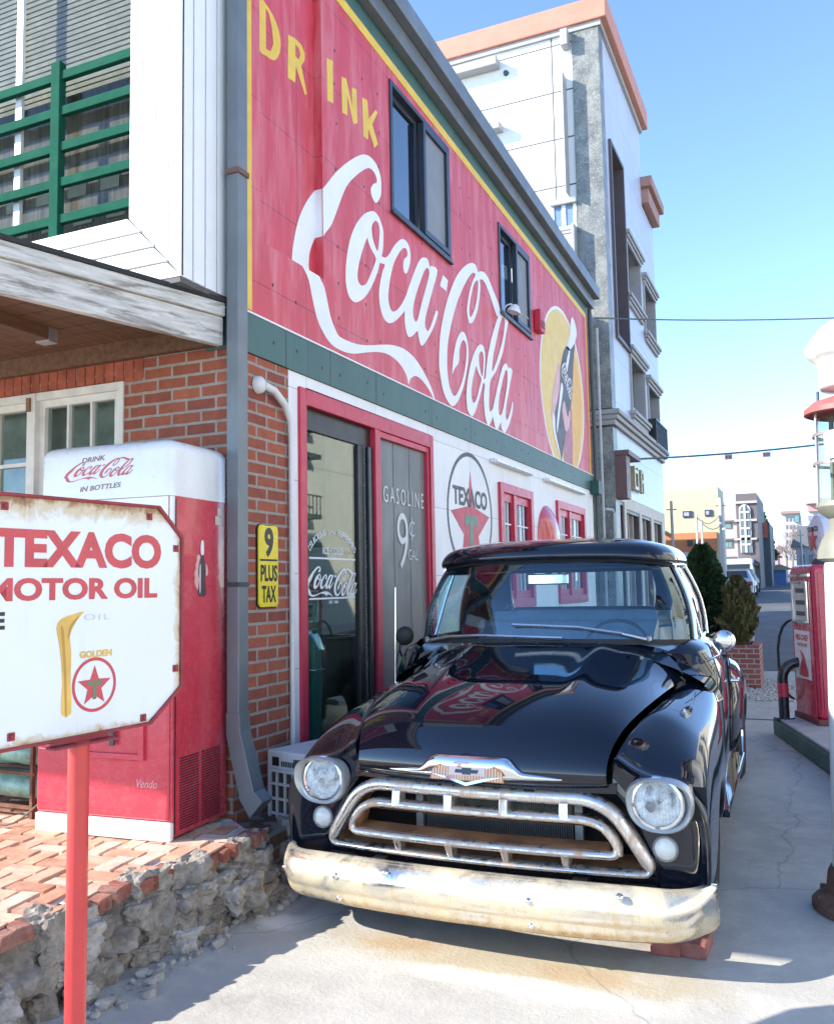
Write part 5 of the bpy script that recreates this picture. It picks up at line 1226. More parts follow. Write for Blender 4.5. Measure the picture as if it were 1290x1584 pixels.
def liner(L, k0, y0, k1, y1, name, cz_):
    A = [Vector((a, (b - cz_))) for a, b in L]
    r0 = loop3([(a.x * k0, a.y * k0 + cz_) for a in A], y0); r1 = loop3([(a.x * k1, a.y * k1 + cz_) for a in A], y1)
    m = min(len(r0), len(r1)); 
    i0 = [r0[int(i * len(r0) / m)] for i in range(m)]; i1 = [r1[int(i * len(r1) / m)] for i in range(m)]
    q = MB(); q.grid([i0, i1], closed=True); return q.build(name, m_rust, grl, smooth=60)
liner([(a, b) for a, b in outer], .965, .0, .945, .13, 'rusty_liner', .58)
A = [tp(-.56, bow(.56) - .03, .500), tp(.56, bow(.56) - .03, .500)]
mb = MB()
rows = []
for dy, dz in ((-.045, .512), (.0, .518), (.055, .527)): rows.append([tp(-.575 + 1.15 * k / 20, bow(-.575 + 1.15 * k / 20) + dy, dz) for k in range(21)])
mb.grid(rows); rows = []
for dy, dz in ((-.045, .612), (.06, .606)): rows.append([tp(-.52 + 1.04 * k / 20, bow(-.52 + 1.04 * k / 20) + dy, dz) for k in range(21)])
mb.grid(rows)
for s0 in (-1, 1): mb.grid([[tp(s0 * .575, bow(.575) - .045, .50), tp(s0 * .56, bow(.56) - .045, .61)], [tp(s0 * .575, bow(.575) + .075, .53), tp(s0 * .55, bow(.56) + .075, .61)]])
mb.build('rusty_shelf', m_rust, grl, smooth=60)
mb = MB(); rows = []
for dy, dz in ((.0, .428), (.06, .440), (.16, .450)): rows.append([tp(-.69 + 1.38 * k / 20, bow(-.69 + 1.38 * k / 20) + dy, dz) for k in range(21)])
mb.grid(rows); mb.build('lower_shelf', m_rust, grl, smooth=60)
for i, s in enumerate((-.365, -.115, .135, .39)):
    mb = MB(); mb.hexa([tp(s - .019, bow(s) - .058, .628), tp(s + .019, bow(s) - .058, .628), tp(s + .019, bow(s) + .02, .628), tp(s - .019, bow(s) + .02, .628), tp(s - .019, bow(s) - .045, .70), tp(s + .019, bow(s) - .045, .70), tp(s + .019, bow(s) + .02, .70), tp(s - .019, bow(s) + .02, .70)])
    mb.build('upper_post', m_chr, grl, bevel=.005)
    mb = MB(); mb.hexa([tp(s - .013, bow(s) - .03, .436), tp(s + .013, bow(s) - .03, .436), tp(s + .013, bow(s) + .03, .436), tp(s - .013, bow(s) + .03, .436), tp(s - .018, bow(s) - .058, .492), tp(s + .018, bow(s) - .058, .492), tp(s + .018, bow(s) + .02, .492), tp(s - .018, bow(s) + .02, .492)])
    mb.build('lower_post', m_chr, grl, bevel=.005)
# ---- headlights, side lamps
def bez(cx_, cz_, k):       # teardrop outline, wide at the outer top
    pts = []
    for i in range(40):
        t = 2 * math.pi * i / 40; c, s = math.cos(t), math.sin(t)
        rx = .132 if c > 0 else .122; rz = .088 if s > 0 else .118
        x = rx * abs(c) ** (.80) * (1 if c > 0 else -1); z = rz * abs(s) ** (.80 if s > 0 else 1) * (1 if s > 0 else -1)
        pts.append((cx_ + k * x, cz_ + k * z))
    return pts
for sgn in (-1, 1):
    cx_, cz_ = .768, .722
    mb = MB(); rows = []
    for k, y in ((1.06, 3.73), (1.05, 3.672), (1.0, 3.660), (.96, 3.668), (.86, 3.70), (.76, 3.715)): rows.append([tp(sgn * a, y - .012 * (b - cz_) / .1, b) for a, b in bez(cx_, cz_, k)])
    mb.grid(rows, closed=True); hl = mb.build('headlight', m_sil, trk, smooth=50)
    mb = MB(); mb.lathe([(.108, -.0), (.112, .012), (.106, .022), (.096, .024), (.092, .012)], tp(sgn * (cx_ - .005), 3.71, cz_ - .008), (0, -1, .05), 40); mb.build('rim', m_chr2, hl, smooth=40)
    mb = MB(); mb.lathe([(0, -.055), (.04, -.045), (.075, -.02), (.095, .012)], tp(sgn * (cx_ - .005), 3.71, cz_ - .008), (0, -1, .05), 32); mb.build('reflector', M('lamp_reflector', (.80, .82, .81), .45, .25, var=.12, scale=40), hl, smooth=60)
    mb = MB(); mb.lathe([(0, .046), (.04, .041), (.075, .028), (.094, .014)], tp(sgn * (cx_ - .005), 3.71, cz_ - .008), (0, -1, .05), 40)
    def lensmat():
        if 'lamp_lens' in MATS: return MATS['lamp_lens']
        m, nt, b, pos = newmat('lamp_lens')
        b.inputs['Base Color'].default_value = (.82, .86, .85, 1); b.inputs['Roughness'].default_value = .1; b.inputs['Alpha'].default_value = .12
        b.inputs['Specular IOR Level'].default_value = .8
        al = ramp(nt, noise(nt, pos, 22, 6, .7, .6), .35, .62, (.22,) * 3, (.75,) * 3); nt.links.new(al, b.inputs['Alpha'])
        s = nt.nodes.new('ShaderNodeSeparateXYZ'); nt.links.new(pos, s.inputs[0])
        w = nt.nodes.new('ShaderNodeTexWave'); w.inputs['Scale'].default_value = 24; w.inputs['Distortion'].default_value = 1.2; nt.links.new(pos, w.inputs['Vector'])
        bump(nt, b, w.outputs[1], .5, .006); MATS['lamp_lens'] = m; return m
    mb.build('lens', lensmat(), hl, smooth=60)
    mb = MB(); mb.lathe([(.054, 0), (.054, .012), (.049, .018), (.047, .012)], tp(sgn * .783, 3.735, .528), (0, -1, 0), 28); sl_ = mb.build('side_lamp', m_sil, trk, smooth=40)
    mb = MB(); mb.lathe([(0, .034), (.025, .029), (.042, .018), (.048, .006)], tp(sgn * .783, 3.735, .528), (0, -1, 0), 28); mb.build('lens', M('frosted_lens', (.66, .65, .60), .25, var=.15, scale=30, coat=.3, stain=(.6, .45, .2), stain_amt=.3), sl_, smooth=60)
# ---- bumper
mb = MB(); rows = []
prof = [(.075, .416), (.055, .426), (.026, .424), (.002, .412), (-.020, .390), (-.032, .360), (-.030, .328), (-.018, .300), (-.002, .286), (.000, .264), (.012, .240), (.034, .222), (.062, .213), (.085, .218)]
N = 44
for k in range(N + 1):
    a = -1 + 2 * k / N; s = .975 * math.sin(a * math.pi / 2 * .9) / math.sin(math.pi / 2 * .9); t = abs(s) / .975
    y = 3.46 + .10 * t ** 2.2 + .20 * max(0, (t - .80) / .20) ** 2.4; shrink = 1 - .20 * t ** 5 - (.12 if k in (0, N) else 0)
    rows.append([tp(s - (.012 if s > 0 else -.012) * 0, y + dy * (1 if t < .97 else .6), .325 + (z - .325) * shrink - .004 * t ** 2) for dy, z in prof])
for e, sg_ in ((0, -1), (-1, 1)):
    r = rows[e]; c = [(x - sg_ * .012, y + .07, .325 + (z - .325) * .9) for x, y, z in r]
    rows = ([c] + rows) if e == 0 else (rows + [c])
mb.grid(rows); bp = mb.build('bumper', m_bump, trk, sub=1, solid=.006)
mb = MB()
for u, v in ((575, 1359), (569, 1389), (903, 1401), (903, 1433), (1052, 1424), (463, 1351), (866, 1343), (1080, 1395)):
    pass
for s, z in ((-.575, .360), (-.575, .255), (.29, .362), (.29, .258), (.80, .30), (-.90, .33), (.64, .405), (-.33, .405)):
    t = abs(s) / .975; y = 3.46 + .10 * t ** 2.2 + .20 * max(0, (t - .80) / .20) ** 2.4
    mb = MB(); mb.lathe([(0, .017), (.010, .014), (.015, .006), (.016, -.008)], tp(s, y - (.030 if .32 < z < .42 else -.004), z), (0, -1, 0), 12); mb.build('bolt', m_chr2, bp, smooth=50)
mb = MB()
for s in (-.45, .45): mb.hexa([tp(s - .03, 3.50, .30), tp(s + .03, 3.50, .30), tp(s + .03, 4.2, .30), tp(s - .03, 4.2, .30), tp(s - .03, 3.50, .40), tp(s + .03, 3.50, .40), tp(s + .03, 4.2, .40), tp(s - .03, 4.2, .40)])
mb.build('bumper_bracket', m_black, bp)
# ---- emblem on the hood lip
def hoodlip(s): return 3.600 + .135 * (abs(s) / .575) ** 2.2
mb = MB(); rows = []
for k in range(33):
    s = -.40 + .80 * k / 32; a = abs(s); up_ = max(0, min(1, (.235 - a) / .07)); up_ = up_ * up_ * (3 - 2 * up_); tap = min(1, (.41 - a) / .16); tap = max(tap, .22) ** .5
    zb_, zt = .785 - .006 * up_, .785 + .034 * tap + .062 * up_
    d = .018 + .012 * tap + .012 * up_; y = hoodlip(s)
    zm = (zb_ + zt) / 2; hh = (zt - zb_) / 2
    rows.append([tp(s, y + .012, zb_), tp(s, y - d * .7, zb_ + hh * .12), tp(s, y - d, zm), tp(s, y - d * .8, zt - hh * .2), tp(s, y + .0, zt), tp(s, y + .03 + .02 * up_, zt - .004)])
mb.grid(rows, closed=True); em = mb.build('hood_emblem', m_chr2, trk, sub=2)
EF = Frame(tp(0, 3.561, .80), (1, 0, 0), (0, .22, 1))
arch = [(-.172, -.02), (.172, -.02), (.165, .015), (.15, .038), (.12, .05), (.06, .054), (0, .055), (-.06, .054), (-.12, .05), (-.15, .038), (-.165, .015)]
m_org = M('faded_orange_enamel', (.62, .24, .07), .4, var=.2, scale=20)
flat([[arch]], EF, 'badge_field', m_org, em, off=.0005, thick=.004)
mb = MB()
for k in range(-12, 13): mb.fbox(EF, k * .0132 - .0022, k * .0132 + .0022, -.018, .047 - abs(k) * .0009 - (.012 if abs(k) > 10 else 0), .0046, .0056)
mb.build('badge_ribs', M('pale_badge_rib', (.72, .62, .52), .4), em)
flat([[[(-.165, .004), (-.08, -.008), (0, -.028), (.08, -.008), (.165, .004), (.09, -.017), (0, -.042), (-.09, -.017)]]], EF, 'badge_chevron', m_chr2, em, off=.0058, thick=.003)
flat([[[(-.085, .002), (.085, .002), (.085, .038), (-.085, .038)]]], EF, 'badge_field', M('pale_badge_enamel', (.66, .52, .46), .4), em, off=.0058, thick=.0008)
bt = [(-.055, .012), (-.020, .012), (-.020, .006), (.020, .006), (.020, .012), (.050, .012), (.055, .027), (.022, .027), (.022, .034), (-.022, .034), (-.022, .027), (-.052, .027)]
flat([[bt]], EF, 'badge_bowtie', M('badge_blue_black', (.03, .04, .06), .35), em, off=.0068, thick=.002)
CABY = .14
# ---- cab lower body
mb = MB(); rows = []
for y, w, zt, in ((4.99, .80, 1.20), (5.06, .90, 1.23), (5.2, .935, 1.25), (5.6, .945, 1.25), (6.0, .94, 1.25), (6.17, .90, 1.25), (6.22, .80, 1.25)):
    rows.append([tp(-w * .86, y, zt + .03), tp(-w * .93, y, zt), tp(-w, y, zt - .13), tp(-w - .012, y, .9), tp(-w, y, .6), tp(-w + .03, y, .38)][::-1] + [tp(w * .86, y, zt + .03), tp(w * .93, y, zt), tp(w, y, zt - .13), tp(w + .012, y, .9), tp(w, y, .6), tp(w - .03, y, .38)])
n_ = len(rows[0]); L_ = [r[:6] for r in rows]; R_ = [r[6:] for r in rows]
mb.grid(L_); mb.grid(R_)
mb.add([tp(-.80, 6.22, .38), tp(.80, 6.22, .38), tp(.80, 6.22, 1.28), tp(-.80, 6.22, 1.28)], [(0, 1, 2, 3)])
mb.add([tp(-.90, 5.02, .38), tp(.90, 5.02, .38), tp(.82, 5.02, 1.22), tp(-.82, 5.02, 1.22)], [(0, 1, 2, 3)])
cabo = mb.build('cab', m_paint, trk, smooth=70)
for sgn in (-1, 1):
    mb = MB()
    mb.tube([tp(sgn * .905, 5.12, 1.26), tp(sgn * .953, 5.14, 1.08), tp(sgn * .963, 5.14, .85), tp(sgn * .95, 5.15, .5)], .004, 6); mb.build('door_gap', m_rub, cabo); mb = MB(); mb.tube([tp(sgn * .90, 6.05, 1.26), tp(sgn * .945, 6.05, 1.1), tp(sgn * .955, 6.05, .85), tp(sgn * .94, 6.05, .5)], .004, 6)
    mb.build('door_gap', m_rub, cabo)
    mb = MB(); mb.tube([tp(sgn * .962, 5.86, 1.0), tp(sgn * .998, 5.86, 1.0), tp(sgn * 1.0, 5.98, 1.0)], [.012, .012, .008], 8); mb.build('door_handle', m_chr2, cabo, smooth=50)
# ---- greenhouse
import bisect
BELT = [(0, 4.93, 1.285), (.25, 4.94, 1.285), (.48, 4.98, 1.283), (.64, 5.03, 1.28), (.745, 5.11, 1.275), (.79, 5.20, 1.272), (.808, 5.27, 1.270), (.815, 5.34, 1.27), (.825, 5.70, 1.27), (.82, 5.98, 1.27), (.80, 6.10, 1.28), (.72, 6.17, 1.30), (.50, 6.19, 1.40), (.44, 6.19, 1.41), (.0, 6.20, 1.41)]
TOPP = [(0, 5.15, 1.750), (.24, 5.155, 1.748), (.44, 5.18, 1.742), (.56, 5.215, 1.730), (.635, 5.27, 1.720), (.665, 5.33, 1.715), (.685, 5.385, 1.715), (.692, 5.43, 1.715), (.70, 5.70, 1.720), (.70, 5.92, 1.720), (.68, 6.02, 1.720), (.60, 6.08, 1.720), (.50, 6.10, 1.720), (.44, 6.10, 1.720), (.0, 6.11, 1.720)]
def surf(i0, i1, t0, t1, inset=0., m_=6):
    """rows between the belt line and roof line for index range i0..i1 (fractions allowed)"""
    def ev(T, i):
        a = int(math.floor(i)); b = min(a + 1, len(T) - 1); f = i - a
        return Vector(T[a]) * (1 - f) + Vector(T[b]) * f
    rows = []
    steps = max(2, int((i1 - i0) * 4))
    for j in range(m_ + 1):
        t = t0 + (t1 - t0) * j / m_; r = []
        for k in range(steps + 1):
            i = i0 + (i1 - i0) * k / steps
            p = ev(BELT, i) * (1 - t) + ev(TOPP, i) * t
            bulge = .035 * math.sin(math.pi * t)
            c = Vector((0, 5.65, p.z)); d = (p - c); d.z = 0; d.normalize()
            p = p + d * (bulge - inset); r.append(p)
        rows.append(r)
    return rows
def both(mb, rows):
    for sg_ in (1, -1): mb.grid([[tp(sg_ * p.x, p.y, p.z) for p in r] for r in rows])
mb = MB(); both(mb, surf(0, 6.0, .0, 1.0, .004, 8)); mb.build('windscreen', m_cabglass, trk, smooth=60)
mb = MB()
both(mb, surf(0, 6.2, -.03, .035, -.002, 2)); both(mb, surf(0, 6.2, .955, 1.04, -.002, 2)); both(mb, surf(5.85, 6.25, 0, 1, -.003, 8)); mb.build('windscreen_seal', m_rub, cabo, smooth=60)
mb = MB(); both(mb, surf(6.2, 6.75, -.05, 1.02, -.004, 8)); both(mb, surf(9.0, 12.4, -.05, 1.02, -.002, 8)); both(mb, surf(12.4, 14, -.05, .12, -.002, 2)); both(mb, surf(12.4, 14, .92, 1.03, -.002, 2)); both(mb, surf(6.7, 9.1, -.08, .05, -.004, 2)); both(mb, surf(6.7, 9.1, .93, 1.03, -.004, 2))
mb.build('pillars', m_paint, cabo, smooth=60, solid=.03)
for sg_ in (1, -1): mb = MB(); mb.grid([[tp(sg_ * p.x, p.y, p.z) for p in r] for r in surf(6.75, 9.0, .04, .94, .008, 4)]); mb.build('side_window', m_side_glass, cabo, smooth=60)
mb = MB(); both(mb, surf(12.4, 14, .10, .94, .006, 4)); mb.build('rear_window', glassmat('rear_glass', (.85, .95, .97), 1.45, .95), cabo, smooth=60)
for sg_ in (-1, 1):
    mb = MB(); P = [Vector(p) for p in ((.83, 5.52, 1.28), (.775, 5.56, 1.50), (.712, 5.58, 1.685))]; mb.tube([tp(sg_ * p.x, p.y, p.z) for p in P], .010, 6)
    for i in (6.9, 9.0):
        r = surf(i, i + .05, .02, .97, -.006, 6); mb.tube([tp(sg_ * q[0].x, q[0].y, q[0].z) for q in r], .010, 6)
    r = surf(6.9, 9.0, .965, .97, -.01, 1)[0]; mb.tube([tp(sg_ * q.x, q.y, q.z) for q in r], .012, 6)
    mb.build('window_trim', m_chr2, cabo, smooth=50)
# roof: drip edge then crown
rows = []
Tfull = [Vector(p) for p in TOPP]
path = [(p.x, p.y, p.z) for p in Tfull] + [(-p.x, p.y, p.z) for p in reversed(Tfull[1:-1])]
def roofrow(k, dz, ky=None):
    ky = ky or k; return [tp(x * k, 5.62 + (y - 5.62) * ky, z * 0 + dz + (z - 1.69) * max(0, 1 - (dz - 1.69) / .15)) for x, y, z in path]
rows = [roofrow(.97, 1.685, .97), roofrow(1.02, 1.682, 1.03), roofrow(1.045, 1.693, 1.06), roofrow(1.05, 1.715, 1.075), roofrow(1.035, 1.755, 1.065), roofrow(.985, 1.806, 1.01), roofrow(.87, 1.842, .92), roofrow(.66, 1.868, .72), roofrow(.35, 1.878, .4), roofrow(.01, 1.880, .01)]
mb = MB(); mb.grid(rows, closed=True); mb.build('roof', m_paint, cabo, sub=2)
# inside of the cab
mb = MB()
bx_ = lambda a, b, c, d, e, f: mb.hexa([tp(a, c, e), tp(b, c, e), tp(b, d, e), tp(a, d, e), tp(a, c, f), tp(b, c, f), tp(b, d, f), tp(a, d, f)])
bx_(-.72, .72, 6.02, 6.16, .8, 1.36); bx_(-.70, .70, 5.55, 6.03, .72, .86); inn = mb.build('bench_seat', m_seat, trk, bevel=.04, bseg=3)
mb = MB(); bx_(-.74, .74, 5.06, 5.30, 1.12, 1.262); bx_(-.80, .80, 5.05, 6.15, .42, .46); mb.build('dashboard', M('sky_tinted_dash', (.24, .33, .42), .35, var=.1), trk, bevel=.03, bseg=3)  # dash coloured blue to stand in for sky reflected in the windscreen
mb = MB(); bx_(-.60, .60, 6.085, 6.10, 1.36, 1.42); mb.build('rear_panel', m_seat, trk)
mb = MB(); mb.tube([tp(.36 + .19 * math.cos(2 * math.pi * k / 28), 5.42 + .06 * math.sin(2 * math.pi * k / 28), 1.21 + .17 * math.sin(2 * math.pi * k / 28)) for k in range(28)], .011, 8, closed=True); mb.tube([tp(.36, 5.24, 1.14), tp(.36, 5.42, 1.21)], .018, 8); mb.tube([tp(.20, 5.42, 1.21), tp(.52, 5.42, 1.21)], .009, 6); mb.build('steering_wheel', m_rub, trk, smooth=50)
mb = MB(); bx_(-.13, .12, 5.27, 5.285, 1.60, 1.665); mm = mb.build('inner_mirror', m_chr2, trk, bevel=.008)
mb = MB(); mb.tube([tp(0, 5.28, 1.66), tp(0, 5.22, 1.71)], .006, 6); mb.build('stem', m_rub, mm)
# ---- wipers, aerial, mirrors, hood-side trim
m_wip = M('satin_wiper_metal', (.55, .56, .57), .3, .9)
def wsp(i, t, off=.012):
    r = surf(max(i, 0), max(i, 0) + .05, t, t + .001, -off, 1)[0][0]; return r
for pts in ([(-3.35, .0), (-2.2, .055), (-1.3, .07), (.6, .045)], [(2.7, .03), (1.9, .10), (.9, .17), (-.5, .20)]):
    P = []
    for i, t in pts: q = wsp(abs(i), t, .022); P.append(tp(q.x * (1 if i > 0 else -1), q.y, q.z))
    mb = MB(); mb.tube([P[0], P[1]], [.013, .010], 8); mb.tube([P[1], P[2], P[3]], .010, 6); mb.lathe([(0, .03), (.016, .022), (.018, 0)], P[0], (0, -.4, 1), 10); mb.build('wiper', m_wip, trk, smooth=50)
CABY = 0.0
mb = MB(); mb.lathe([(.0, .045), (.014, .03), (.022, 0)], tp(-.855, 4.74, 1.005), (0, 0, 1), 12); an = mb.build('aerial', m_rub, trk, smooth=50)
mb = MB(); mb.tube([tp(-.855, 4.74, 1.04), tp(-.850, 4.75, 1.60)], [.004, .0025], 6); mb.build('rod', m_chr2, an)
CABY = .14
for sg_, (sx, sy_, szz), nm in ((-1, (-.820, 5.02, 1.275), 'l'), (1, (.915, 5.14, 1.262), 'r')):
    base = Vector(tp(sg_ * .895, 5.12, 1.18)); hd = Vector(tp(sx - .0, sy_ - .02, szz + .035)) if sg_ < 0 else Vector(tp(.985, 5.10, 1.285))
    mb = MB(); mb.tube([base, base + (hd - base) * .5 + Vector((.02 * sg_, -.02, -.02)), hd], .008, 8); ms = mb.build('side_mirror', m_chr2, trk, smooth=50)
    ax_ = Vector((sg_ * .15, -1, -.05)) if sg_ > 0 else Vector((.75, -.8, -.05))
    mb = MB(); mb.lathe([(0, .028), (.03, .024), (.052, .012), (.060, 0), (.058, -.008), (0, -.008)], hd, ax_, 24); mb.build('mirror_head', m_chr2 if sg_ > 0 else m_rub, ms, smooth=40)
CABY = 0.0
mb = MB(); mb.tube([tp(.66, 3.98, .945), tp(.72, 4.3, .99), tp(.775, 4.62, 1.03)], [.003, .004, .003], 6)
# ---- bed, rear fenders, running boards, wheels
mb = MB()
for sg_ in (-1, 1):
    mb.hexa([tp(sg_ * .62, 6.28, .72), tp(sg_ * .66, 6.28, .72), tp(sg_ * .66, 8.15, .72), tp(sg_ * .62, 8.15, .72), tp(sg_ * .63, 6.28, 1.17), tp(sg_ * .67, 6.28, 1.17), tp(sg_ * .67, 8.15, 1.14), tp(sg_ * .63, 8.15, 1.14)])
    mb.tube([tp(sg_ * .66, 6.27, 1.175), tp(sg_ * .66, 8.15, 1.145)], .022, 8)
mb.hexa([tp(-.62, 6.28, .68), tp(.62, 6.28, .68), tp(.62, 8.15, .68), tp(-.62, 8.15, .68), tp(-.62, 6.28, .72), tp(.62, 6.28, .72), tp(.62, 8.15, .72), tp(-.62, 8.15, .72)])
mb.hexa([tp(-.62, 6.26, .72), tp(.62, 6.26, .72), tp(.62, 6.29, .72), tp(-.62, 6.29, .72), tp(-.62, 6.26, 1.17), tp(.62, 6.26, 1.17), tp(.62, 6.29, 1.17), tp(-.62, 6.29, 1.17)])
mb.hexa([tp(-.62, 8.14, .72), tp(.62, 8.14, .72), tp(.62, 8.17, .72), tp(-.62, 8.17, .72), tp(-.62, 8.14, 1.12), tp(.62, 8.14, 1.12), tp(.62, 8.17, 1.12), tp(-.62, 8.17, 1.12)])
mb.build('load_bed', m_paint, trk, smooth=40, bevel=.008)
RC = 7.40
for sg_ in (-1, 1):
    rows = []
    for y in (6.62, 6.72, 6.85, 7.0, 7.2, 7.4, 7.6, 7.8, 7.95, 8.02):
        h = .62 + .40 * math.sqrt(max(0, 1 - ((y - RC) / .80) ** 2)); so = .67 + .27 * max(.05, 1 - ((y - RC) / .82) ** 4) ** .5
        arz = .45 + math.sqrt(max(0, .43 ** 2 - (y - RC) ** 2)) * .62 if abs(y - RC) < .43 else .36
        rows.append([tp(sg_ * .66, y, h), tp(sg_ * (.66 + (so - .66) * .5), y, h + .005), tp(sg_ * (.66 + (so - .66) * .85), y, h - .06), tp(sg_ * so, y, h - .18), tp(sg_ * so, y, max(arz + .03, .5)), tp(sg_ * (so - .01), y, arz), tp(sg_ * (so - .06), y, arz)])
    mb = MB(); mb.grid(rows); mb.build('rear_fender', m_paint, trk, sub=2)
    mb = MB(); mb.hexa([tp(sg_ * .80, 4.98, .36), tp(sg_ * .95, 4.98, .36), tp(sg_ * .95, 6.7, .36), tp(sg_ * .80, 6.7, .36), tp(sg_ * .80, 4.98, .40), tp(sg_ * .95, 4.98, .40), tp(sg_ * .95, 6.7, .40), tp(sg_ * .80, 6.7, .40)]); mb.build('running_board', m_paint, trk, bevel=.01)
    mb = MB(); mb.hexa([tp(sg_ * .80, 5.0, .18), tp(sg_ * .84, 5.0, .18), tp(sg_ * .84, 6.7, .18), tp(sg_ * .80, 6.7, .18), tp(sg_ * .80, 5.0, .36), tp(sg_ * .84, 5.0, .36), tp(sg_ * .84, 6.7, .36), tp(sg_ * .80, 6.7, .36)]); mb.build('chassis_rail', m_black, trk)
    for yc in (ARC, RC):
        ro = .355 * K; cx_ = tp(sg_ * .80, yc, .069 + .355)
        mb = MB(); mb.lathe([(.21, -.10), (ro * .86, -.115), (ro * .97, -.09), (ro, -.05), (ro, .05), (ro * .97, .09), (ro * .86, .115), (.21, .10)], cx_, (sg_, 0, 0), 40); wh = mb.build('wheel', m_tyre, trk, smooth=40)
        mb = MB(); mb.lathe([(0, .06), (.06, .065), (.07, .05), (.12, .04), (.17, .075), (.205, .085), (.21, .10)], cx_, (sg_, 0, 0), 32); mb.build('rim', m_chr2, wh, smooth=40)
# underside so that the ground below stays dark
mb = MB(); mb.hexa([tp(-.78, 4.0, .34), tp(.78, 4.0, .34), tp(.78, 8.1, .34), tp(-.78, 8.1, .34), tp(-.78, 4.0, .40), tp(.78, 4.0, .40), tp(.78, 8.1, .40), tp(-.78, 8.1, .40)]); mb.build('floor_pan', m_black, trk)
mb = MB(); bx_(-.72, -.70, 3.95, 5.0, .40, .95); bx_(.70, .72, 3.95, 5.0, .40, .95); mb.build('inner_arches', m_black, trk)
# ================================================================== PALE APARTMENT BLOCK NEXT DOOR
B2Y, B2X = 14.6, -2.9
blk = thing('apartment_building', 'tall white apartment block, its street side coloured lavender for shade, with a terracotta roof edge behind the red shop', 'building', (B2X, B2Y, 0))
bpy.context.view_layer.update(); blk_parts = []
def BP(mb, name, mat, parent=None, **k):
    o = mb.build(name, mat, parent, **k)
    if parent is None: blk_parts.append(o)
    return o
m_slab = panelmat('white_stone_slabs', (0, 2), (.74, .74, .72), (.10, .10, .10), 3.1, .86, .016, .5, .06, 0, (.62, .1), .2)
m_slab_shaded = panelmat('shaded_stone_slabs', (1, 2), (.52, .545, .64), (.26, .28, .34), 1.15, .80, .006, .35, .05, .5, (0, .1), .15)  # white slabs again, bluish shade of the street side put into the colour
def granite():
    m, nt, b, pos = newmat('speckled_granite'); n = noise(nt, pos, 38, 4, .8); n2 = noise(nt, pos, 3.5, 8, .6)
    c = mix(nt, (.11, .115, .11), (.26, .265, .24), ramp(nt, n2, .35, .65)); c = mix(nt, c, (.50, .50, .46), ramp(nt, n, .56, .66, (0, 0, 0), (.8,) * 3)); c = mix(nt, c, (.05, .055, .055), ramp(nt, n, .30, .42, (1, 1, 1), (0, 0, 0)))
    nt.links.new(c, b.inputs['Base Color']); b.inputs['Roughness'].default_value = .4; return m
m_gran = granite()
m_terra = M('terracotta_coping', (.50, .21, .145), .65, var=.1, scale=3)
m_ledge = M('grey_stone_trim', (.34, .335, .335), .6, var=.08)
m_brownw = M('brown_window_frame', (.10, .075, .075), .45)
FB = Frame((0, B2Y, 0), (1, 0, 0)); FR = Frame((B2X, 0, 0), (0, 1, 0))
top = 11.32
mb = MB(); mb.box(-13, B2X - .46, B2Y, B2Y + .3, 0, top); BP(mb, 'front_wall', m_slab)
mb = MB(); mb.box(B2X - .459, B2X + .012, B2Y - .03, B2Y + .3, 4.52, top); mb.box(B2X - .459, B2X + .012, B2Y - .03, B2Y + .3, 0, 4.20); BP(mb, 'granite_pier', m_gran)
q = at(852, 312, 1, B2Y); q2 = at(893, 352, 1, B2Y)
wn_ = [(15.15, 16.35, 5.86, 9.45), (16.45, 17.95, 7.05, 8.15), (18.3, 19.75, 6.80, 7.92), (16.40, 17.95, 4.80, 5.92), (18.3, 19.75, 4.42, 5.76)]
mb = MB(); holed_wall(mb, FR, B2Y + .31, 18.6, 3.1, top, [h for h in wn_] , -.3, 0); holed_wall(mb, FR, 18.601, 20.0, 3.1, 9.6, wn_, -.3, -.002); BP(mb, 'street_wall', m_slab_shaded)
mb = MB(); mb.box(-13, B2X - .31, B2Y + .31, 20, 0, 9.5); mb.box(-13, B2X - .31, B2Y + .31, 18.6, 9.5, top - .01); BP(mb, 'core', M('building_core', (.3, .3, .3), .8))
mb = MB(); mb.box(-13.5, B2X + .17, B2Y - .10, 18.75, top, top + .40); BP(mb, 'roof_coping', m_terra, bevel=.02)
mb = MB(); mb.box(-13.3, B2X + .06, B2Y - .05, 18.65, top - .10, top - .002); BP(mb, 'coping_bed', m_ledge)
mb = MB(); mb.box(B2X - .29, B2X + .24, 18.5, 20.2, 9.98, 10.20); mb.box(B2X - .29, B2X + .15, 18.6, 20.1, 9.66, 9.979); BP(mb, 'roof_coping', M('brown_roof_stone', (.36, .20, .16), .7), bevel=.02)
def hood_trim(mb, y0, y1, z, d=.11):
    mb.box(B2X + .001, B2X + d, y0, y1, z, z + .07); mb.box(B2X + .001, B2X + d * .72, y0 + .04, y1 - .04, z - .06, z - .001); mb.box(B2X + .001, B2X + d * .42, y0 + .08, y1 - .08, z - .13, z - .061)
